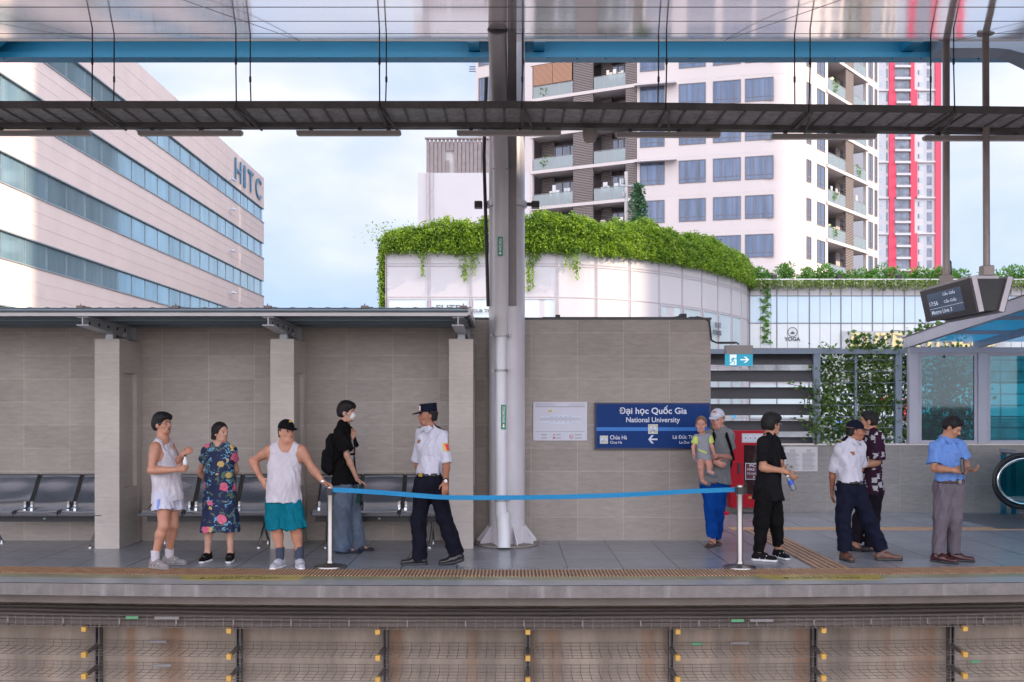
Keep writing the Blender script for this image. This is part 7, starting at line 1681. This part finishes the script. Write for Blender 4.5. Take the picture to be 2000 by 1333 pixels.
# ---- toddler
f = Fig('toddler in a grey top with lime sleeves carried by the man in the white cap', 12.13, 1373); f.root.location.z = f.J(0, 950)[2]; WL[f.root.name] = Vector(f.root.location)
hd, nk = f.J(1369.5, 829.5), f.J(1372.5, 847, .01); fd = V(-.2, -1, 0)
sl_, sr = f.J(1360.5, 855, .0), f.J(1385, 854, .0); el, er = f.J(1354, 873, -.02), f.J(1390, 872, -.02); wl_, wr_ = f.J(1355, 886, -.06), f.J(1394, 884, -.06)
hl, hr = f.J(1368, 893, .02), f.J(1380, 893, .02); kl, kr = f.J(1369, 913, -.1), f.J(1386, 912, -.08); al, ar = f.J(1372, 940, -.06), f.J(1384, 922, -.16)
B = SDF(.005); f.head(hd, (-.25, -1, -.05), body=B, scale=.84); B.seg(nk-V(0, 0, .02), hd+V(0, 0, -.04), .034, .033, .02)
k_ = .55; B.seg(sl_, sr, .033, None, .03); B.seg((sl_+sr)/2-V(0, 0, .05), (hl+hr)/2, .075, .082, .03, fd, .8)
for a, b_, c in ((sl_, el, wl_), (sr, er, wr_)): B.seg(a, b_, .028, .023, .015); B.seg(b_, c, .024, .018, .012)
for a, b_, c in ((hl, kl, al), (hr, kr, ar)): B.seg(a, b_, .05, .04, .02); B.seg(b_, c, .039, .026, .015)
f.hand(B, wl_, (-.1, -.2, -1), (-1, 0, 0), (0, -1, 0), .5, .52); f.hand(B, wr_, (.3, -.2, -.8), (1, 0, 0), (0, -1, 0), .5, .52); B.seg(al, al+V(.03, -.06, -.02), .024, .02, .01); B.seg(ar, ar+V(.04, -.05, -.01), .024, .02, .01)
body = B.mesh('body', M_sk4, f.root); f.face(body); f.hair(body, 'fuzz', mat('light_brown_hair', (.16, .09, .05), .6, var=.3, vscale=50))
M_tod = cloth('grey_toddler_jersey', (.27, .28, .33)); e = SDF(.005); e.seg(sl_, sr, .042, None, .03); e.seg((sl_+sr)/2-V(0, 0, .05), (hl+hr)/2-V(0, 0, .0), .086, .1, .03, fd, .82); e.seg(hl, hl+(kl-hl)*.45, .062, .06, .02, fb=True); e.seg(hr, hr+(kr-hr)*.45, .062, .06, .02, fb=True); e.ell(nk+V(0, 0, .02), ((1, 0, 0), (0, 1, 0), (0, 0, 1)), (.036, .04, .03), .006, 's'); e.noise = (.004, 40); e0 = e; tt_ = e.mesh('romper', M_tod, f.root)
M_lime = cloth('lime_cloth', (.50, .62, .16))
for a, b_ in ((sl_, el), (sr, er)): e = SDF(.005); e.seg(a+(b_-a)*.05, a+(b_-a)*.7, .041, .044, .01, fb=True); e.mesh('lime_sleeve', M_lime, tt_)
c = f.J(1372, 882, -.098); e0.patch('lime_pocket', M_lime, tt_, c, V(-.1, -1, 0), V(.45, 0, 1), .06, .014, .003, .06)
for a, t in ((al, V(.8, -.6, -.15)), (ar, V(.8, -.5, -.3))):
    t = nrmz(t); e = SDF(.0045); e.seg(a-V(0, 0, .012)-t*.02, a-V(0, 0, .022)+t*.085, .031, .027, .01); e.mesh('shoe', cloth('slate_toddler_shoe', (.13, .14, .18)), f.root)

# ---- 7 man in black T-shirt holding phone and bottle
f = Fig('young man in a black T-shirt and black trousers turning away, holding a water bottle', 11.3, 1500)
hd, nk = f.J(1506.5, 829), f.J(1503, 852, .0); fd = V(.82, .25, 0); fh = V(.85, .42, -.02)
sl_, sr = f.J(1513, 866, .17), f.J(1491, 868, -.14); el, er = f.J(1526, 912, .12), f.J(1490, 914, -.17); wl_, wr_ = f.J(1537, 925, -.08), f.J(1524, 919, -.2)
hl, hr = f.J(1508, 967, .09), f.J(1492, 967, -.08); kl, kr = f.J(1516, 1017, .08), f.J(1487, 1021, -.1); al, ar = f.J(1520, 1064, .16), f.J(1483, 1077, -.05)
B = SDF(); f.head(hd, fh, body=B, scale=1.05); B.seg(nk-V(0, 0, .02), hd+V(-.02, 0, -.06), .057, .053, .03)
f.torso(B, nk, sl_, sr, hl, hr, fd, 1.0); f.arm(B, sl_, el, wl_, 1.0); f.arm(B, sr, er, wr_, 1.08); f.leg(B, hl, kl, al, fd, .85); f.leg(B, hr, kr, ar, fd, .85); f.foot(B, al, (.4, -1, 0)); f.foot(B, ar, (.9, -.6, 0))
f.hand(B, wl_, (.8, -.2, -.5), (0, -1, .3), (.3, -.2, 1), 1.1); f.hand(B, wr_, (.97, .0, -.1), (0, -1, .2), (0, .2, 1), .8)
body = B.mesh('body', M_sk5, f.root); f.face(body, glasses=True); f.hair(body, 'thick')
top(f, nk, sl_, sr, hl, hr, fd, M_blackc2, -.05, 1.03, .0, el=(el, er), slv=.72, rs=(.07, .076), neck=.068, low=.01, flare=.045, noise=(.011, 24), name='t_shirt')
MB().tube([Vector(f.J(1505, 875, -.12)), Vector(f.J(1508, 873, -.11))], .006, 6).build('chest_logo', M_wtag, f.root)
trousers(f, hl, hr, kl, kr, al+V(0, 0, .0), ar+V(0, 0, .0), fd, M_blackc, .07, .98, .085, .06, .108, noise=(.01, 24, (1, 1, .7)))
for a, t in ((al, (.35, -1, 0)), (ar, (.9, -.45, 0))): shoe(f, 'shoe', a, t, M_blackc2, M_whs, long=.005, laces=M_whs, stripe=M_whs)
ph = thing('phone', 'grey phone in the hand of the young man in the black T-shirt', 'phone', f.J(1543, 914, -.2)); c = Vector(f.J(1542, 914, -.22)); MB().obox(c, (.034, -.008, -.014), (.008, .004, .026), (.001, -.004, 0)).build('case', mat('phone_grey', (.1, .1, .1), .25, metal=.4), ph); MB().obox(c+Vector((.02, -.008, .012)), (.009, -.003, -.002), (.003, .001, .009), (.001, -.003, 0)).build('camera_bump', M_blk, ph)
wb = thing('water_bottle', 'clear plastic water bottle with a blue label held by the man in black', 'bottle', f.J(1548, 960, -.2)); a, b_ = Vector(f.J(1538.5, 930, -.18)), Vector(f.J(1551, 958, -.2)); d = b_-a
MB().tube([a, a+d*.12, a+d*.3, a+d*.96, b_], [.013, .016, .031, .031, .026], 16).build('flask', glass_mat('clear_plastic', (.8, .88, .92), .15, .05), wb, smooth=True); MB().tube([a+d*.3, a+d*.62], .032, 16).build('label', mat('blue_label', (.02, .08, .45), .4), wb); MB().tube([a-d*.05, a+d*.06], .016, 12).build('cap', M_whs, wb)

# ---- 8 second guard, back turned hands, one leg stretched
f = Fig('thin guard in soft navy cap, one leg stretched out, hands behind his back', 11.3, 1665)
hd, nk = f.J(1671, 842), f.J(1664, 863, .0); fd = V(.62, -.78, 0)
sl_, sr = f.J(1679, 873, .06), f.J(1639, 878, -.05); el, er = f.J(1684, 910, .16), f.J(1626, 921, .05); wl_, wr_ = f.J(1668, 940, .2), f.J(1625, 958, .12)
hl, hr = f.J(1671, 952, .05), f.J(1651, 952, -.0); kl, kr = f.J(1697, 1016, -.0), f.J(1647, 1012, .0); al, ar = f.J(1723, 1074, .0), f.J(1650, 1076, .0)
B = SDF(); f.head(hd, (.96, -.25, -.08), body=B, scale=1.0); B.seg(nk-V(0, 0, .02), hd+V(-.02, 0, -.06), .05, .05, .03)
f.torso(B, nk, sl_, sr, hl, hr, fd, .97); f.arm(B, sl_, el, wl_, .85); f.arm(B, sr, er, wr_, .85); f.leg(B, hl, kl, al, fd, .82); f.leg(B, hr, kr, ar, fd, .82); f.foot(B, al, (1, -.15, 0)); f.foot(B, ar, (.2, -1, 0))
f.hand(B, wl_, (-.6, .3, -.5), (0, 1, 0), (0, 0, 1), .6); f.hand(B, wr_, (.03, .05, -1), (-1, 0, 0), (0, 1, 0), .4, .95)
body = B.mesh('body', M_sk3, f.root); f.face(body); f.hair(body, 'capped'); f.cap(body, M_navy2)
st = top(f, nk, sl_, sr, hl, hr, fd, M_wshirt, .075, 1.0, .0, el=(el, er), slv=.92, rs=(.062, .058), neck=0, low=-.005, noise=(.011, 24), name='uniform_shirt', flare=.012); guard_bits(f, st, nk, sl_, sr, fd)
for ee, ss in ((el, sl_), (er, sr)):
    e = SDF(.005); d = nrmz(ee-ss); e.seg(ee-d*.05, ee-d*.005, .062, .06, .006, fa=True, fb=True); e.mesh('rolled_cuff', M_wshirt, st)
trousers(f, hl, hr, kl, kr, al+V(0, 0, .0), ar+V(0, 0, -.0), fd, M_navy2, .09, .96, .085, .078, .108, noise=(.011, 24, (1, 1, .7)))
belt(f, (hl+hr)/2+V(0, 0, .062), .168, fd, M_leather, 1., .79)
MB().tube([Vector(f.J(1632, 950, -.05)), Vector(f.J(1633, 958, -.08))], .008, 6).build('key_ring', M_ring, f.root)
shoe(f, 'shoe', al, (1, -.12, 0), M_brownl, M_blk, long=.03, slim=.95); shoe(f, 'shoe', ar, (.15, -1, 0), M_brownl, M_blk, slim=.95)

# ---- 9 man in patterned shirt behind the guard
f = Fig('man in a dark patterned shirt standing with folded arms behind the thin guard', 12.0, 1690)
hd, nk = f.J(1696, 823), f.J(1703, 843, .0); fd = V(-.8, .1, 0)
sl_, sr = f.J(1713, 856, -.16), f.J(1694, 856, .17); el, er = f.J(1713, 903, -.2), f.J(1692, 903, .2); wl_, wr_ = f.J(1684, 911, -.22), f.J(1682, 906, .05)
hl, hr = f.J(1705, 963, -.08), f.J(1696, 963, .08); kl, kr = f.J(1702, 1018, -.03), f.J(1680, 1016, .08); al, ar = f.J(1700, 1066, .0), f.J(1671, 1062, .08)
B = SDF(); f.head(hd, (-.93, .3, .0), body=B, scale=1.05); B.seg(nk-V(0, 0, .02), hd+V(.02, 0, -.06), .06, .057, .03)
f.torso(B, nk, sl_, sr, hl, hr, fd, 1.05); f.arm(B, sl_, el, wl_, 1.05); f.arm(B, sr, er, wr_, 1.); f.leg(B, hl, kl, al, fd, .85); f.leg(B, hr, kr, ar, fd, .85); f.foot(B, al, (-1, .1, 0), 1., True); f.foot(B, ar, (-1, -.1, 0), 1., True)
f.hand(B, wl_, (-.7, .6, .2), (0, -1, 0), (0, 0, 1), .5); f.hand(B, wr_, (-.3, -.8, 0), (-1, 0, 0), (0, 0, 1), .5)
body = B.mesh('body', M_sk5, f.root); f.face(body); f.hair(body, 'short')
def printed():
    m = cloth('plum_brush_print', (.035, .014, .03)); n, l, b = nodes(m); tcn = n.new('ShaderNodeTexCoord'); mp_ = n.new('ShaderNodeMapping'); mp_.inputs['Scale'].default_value = (1, 1, 1.0); l.new(tcn.outputs['Object'], mp_.inputs[0])
    v = n.new('ShaderNodeTexVoronoi'); v.distance = 'CHEBYCHEV'; v.inputs['Scale'].default_value = 9.5; v.inputs['Randomness'].default_value = .8; nt = n.new('ShaderNodeTexNoise'); nt.inputs['Scale'].default_value = 40; nt.inputs['Detail'].default_value = 4; ms = n.new('ShaderNodeMapping'); ms.inputs['Scale'].default_value = (.35, .35, 1.2); l.new(tcn.outputs['Object'], ms.inputs[0]); l.new(ms.outputs[0], nt.inputs[0]); l.new(mp_.outputs[0], v.inputs[0])
    a = n.new('ShaderNodeMath'); a.operation = 'MULTIPLY_ADD'; l.new(nt.outputs[0], a.inputs[0]); a.inputs[1].default_value = .55; l.new(v.outputs[0], a.inputs[2]); g = n.new('ShaderNodeMath'); g.operation = 'LESS_THAN'; l.new(a.outputs[0], g.inputs[0]); g.inputs[1].default_value = .56
    x = n.new('ShaderNodeMix'); x.data_type = 'RGBA'; x.inputs[6].default_value = (.035, .012, .028, 1); x.inputs[7].default_value = (.45, .45, .5, 1); l.new(g.outputs[0], x.inputs[0]); l.new(x.outputs[2], b.inputs['Base Color']); return m
top(f, nk, sl_, sr, hl, hr, fd, printed(), -.01, 1.07, .0, el=(el, er), slv=.9, rs=(.075, .088), neck=.066, low=.0, flare=.03, noise=(.009, 22), name='printed_shirt')
trousers(f, hl, hr, kl, kr, al+V(0, 0, -.0), ar+V(0, 0, .02), fd, cloth('dark_plum_trousers', (.012, .009, .016), .2), .05, 1.0, .088, .07, .12, noise=(.01, 24, (1, 1, .7)))
for a in (al, ar):
    e = SDF(.005); b = a*V(1, 1, 0); t = V(-1, 0, 0); e.seg(b+t*-.06+V(0, 0, .016), b+t*.17+V(0, 0, .014), .048, .05, .01, (0, 0, 1), .34); e.seg(b+t*.07+V(0, -.045, .03), b+t*.075+V(0, .045, .03), .05, .05, .02, (0, 0, 1), .7); e.mesh('slide_sandal', mat('black_slide', (.02, .02, .024), .6), f.root)

# ---- 10 man in blue shirt looking at his phone
f = Fig('man in a light blue shirt and grey trousers looking down at his phone', 11.2, 1850)
hd, nk = f.J(1859.5, 835, -.04), f.J(1850, 860, .0); fd = V(.42, -.9, 0)
sl_, sr = f.J(1872, 873, .05), f.J(1828, 875, -.03); el, er = f.J(1885.5, 905, .03), f.J(1825, 915, -.08); wl_, wr_ = f.J(1886, 919, -.22), f.J(1864, 919, -.27)
hl, hr = f.J(1867, 948, .02), f.J(1842, 948, .0); kl, kr = f.J(1864, 1011, -.03), f.J(1838, 1011, -.02); al, ar = f.J(1862, 1075, .06), f.J(1832, 1078, -.02)
B = SDF(); f.head(hd, (.72, -.58, -.55), body=B, scale=1.03); B.seg(nk-V(0, 0, .02), hd+V(-.03, .02, -.05), .057, .053, .03)
f.torso(B, nk, sl_, sr, hl, hr, fd, 1.02); f.arm(B, sl_, el, wl_, 1.0); f.arm(B, sr, er, wr_, 1.05); f.leg(B, hl, kl, al, fd, .85); f.leg(B, hr, kr, ar, fd, .85); f.foot(B, al, (.7, -.7, 0)); f.foot(B, ar, (.6, -.8, 0))
f.hand(B, wl_, (.55, -.6, .05), (0, .2, -1), (.1, -.9, .3), .7); f.hand(B, wr_, (.97, -.15, -.05), (-.1, -.9, .5), (0, .3, 1), .65)
body = B.mesh('body', M_sk5, f.root); f.face(body); f.hair(body, 'short')
M_bl = cloth('light_blue_shirt_cloth', (.13, .25, .58), .06)
st = top(f, nk, sl_, sr, hl, hr, fd, M_bl, .06, 1.02, .01, el=(el, er), slv=.78, rs=(.068, .078), neck=0, low=.0, noise=(.0105, 24), name='shirt', flare=.01)
rv = nrmz(np.cross(fd, (0, 0, 1))); collar(f, M_bl, st, nk, fd)
m = MB(); cm = (sl_+sr)/2
for k in range(5): c = cm+fd*(.128+.004*k)+V(0, 0, -.07-.075*k); m.tube([Vector(c), Vector(c+fd*.012)], .006, 8)
m.build('button', M_wtag, st)
trousers(f, hl, hr, kl, kr, al+V(0, 0, -.02), ar+V(0, 0, -.02), fd, cloth('mauve_grey_suiting', (.12, .104, .125), .12), .08, 1.0, .082, .07, .104, noise=(.009, 24, (1.2, 1.2, .4)))
belt(f, (hl+hr)/2+V(0, 0, .048), .172, fd, mat('dark_brown_leather', (.035, .015, .014), .35), 1., .78)
for a, t in ((al, (.85, -.5, 0)), (ar, (.65, -.75, 0))): shoe(f, 'shoe', a, t, M_maroon, M_blk, long=.03, slim=.95)
ph = thing('phone', 'thin phone held in both hands by the man in the light blue shirt', 'phone', f.J(1898, 916, -.33)); c = Vector(f.J(1897, 915.5, -.33)); MB().obox(c, (.052, -.025, .028), (.03, .055, .0)and(.012, .03, .0), (-.002, .001, .004)).build('case', mat('phone_grey', (.1, .1, .1), .25, metal=.4), ph)
pu = thing('wrist_pouch', 'small black strapped pouch held by the man in the light blue shirt', 'pouch', f.J(1879, 927, -.33)); e = SDF(.004); e.seg(f.J(1879, 899, -.3), f.J(1881, 924, -.33), .03, .02, .01, V(.4, -.9, 0), .6); e.mesh('bag', M_leather, pu); MB().tube([Vector(f.J(1880, 925, -.33)), Vector(f.J(1884, 940, -.33)), Vector(f.J(1883, 946, -.33))], .004, 5).build('strap', M_blk, pu)
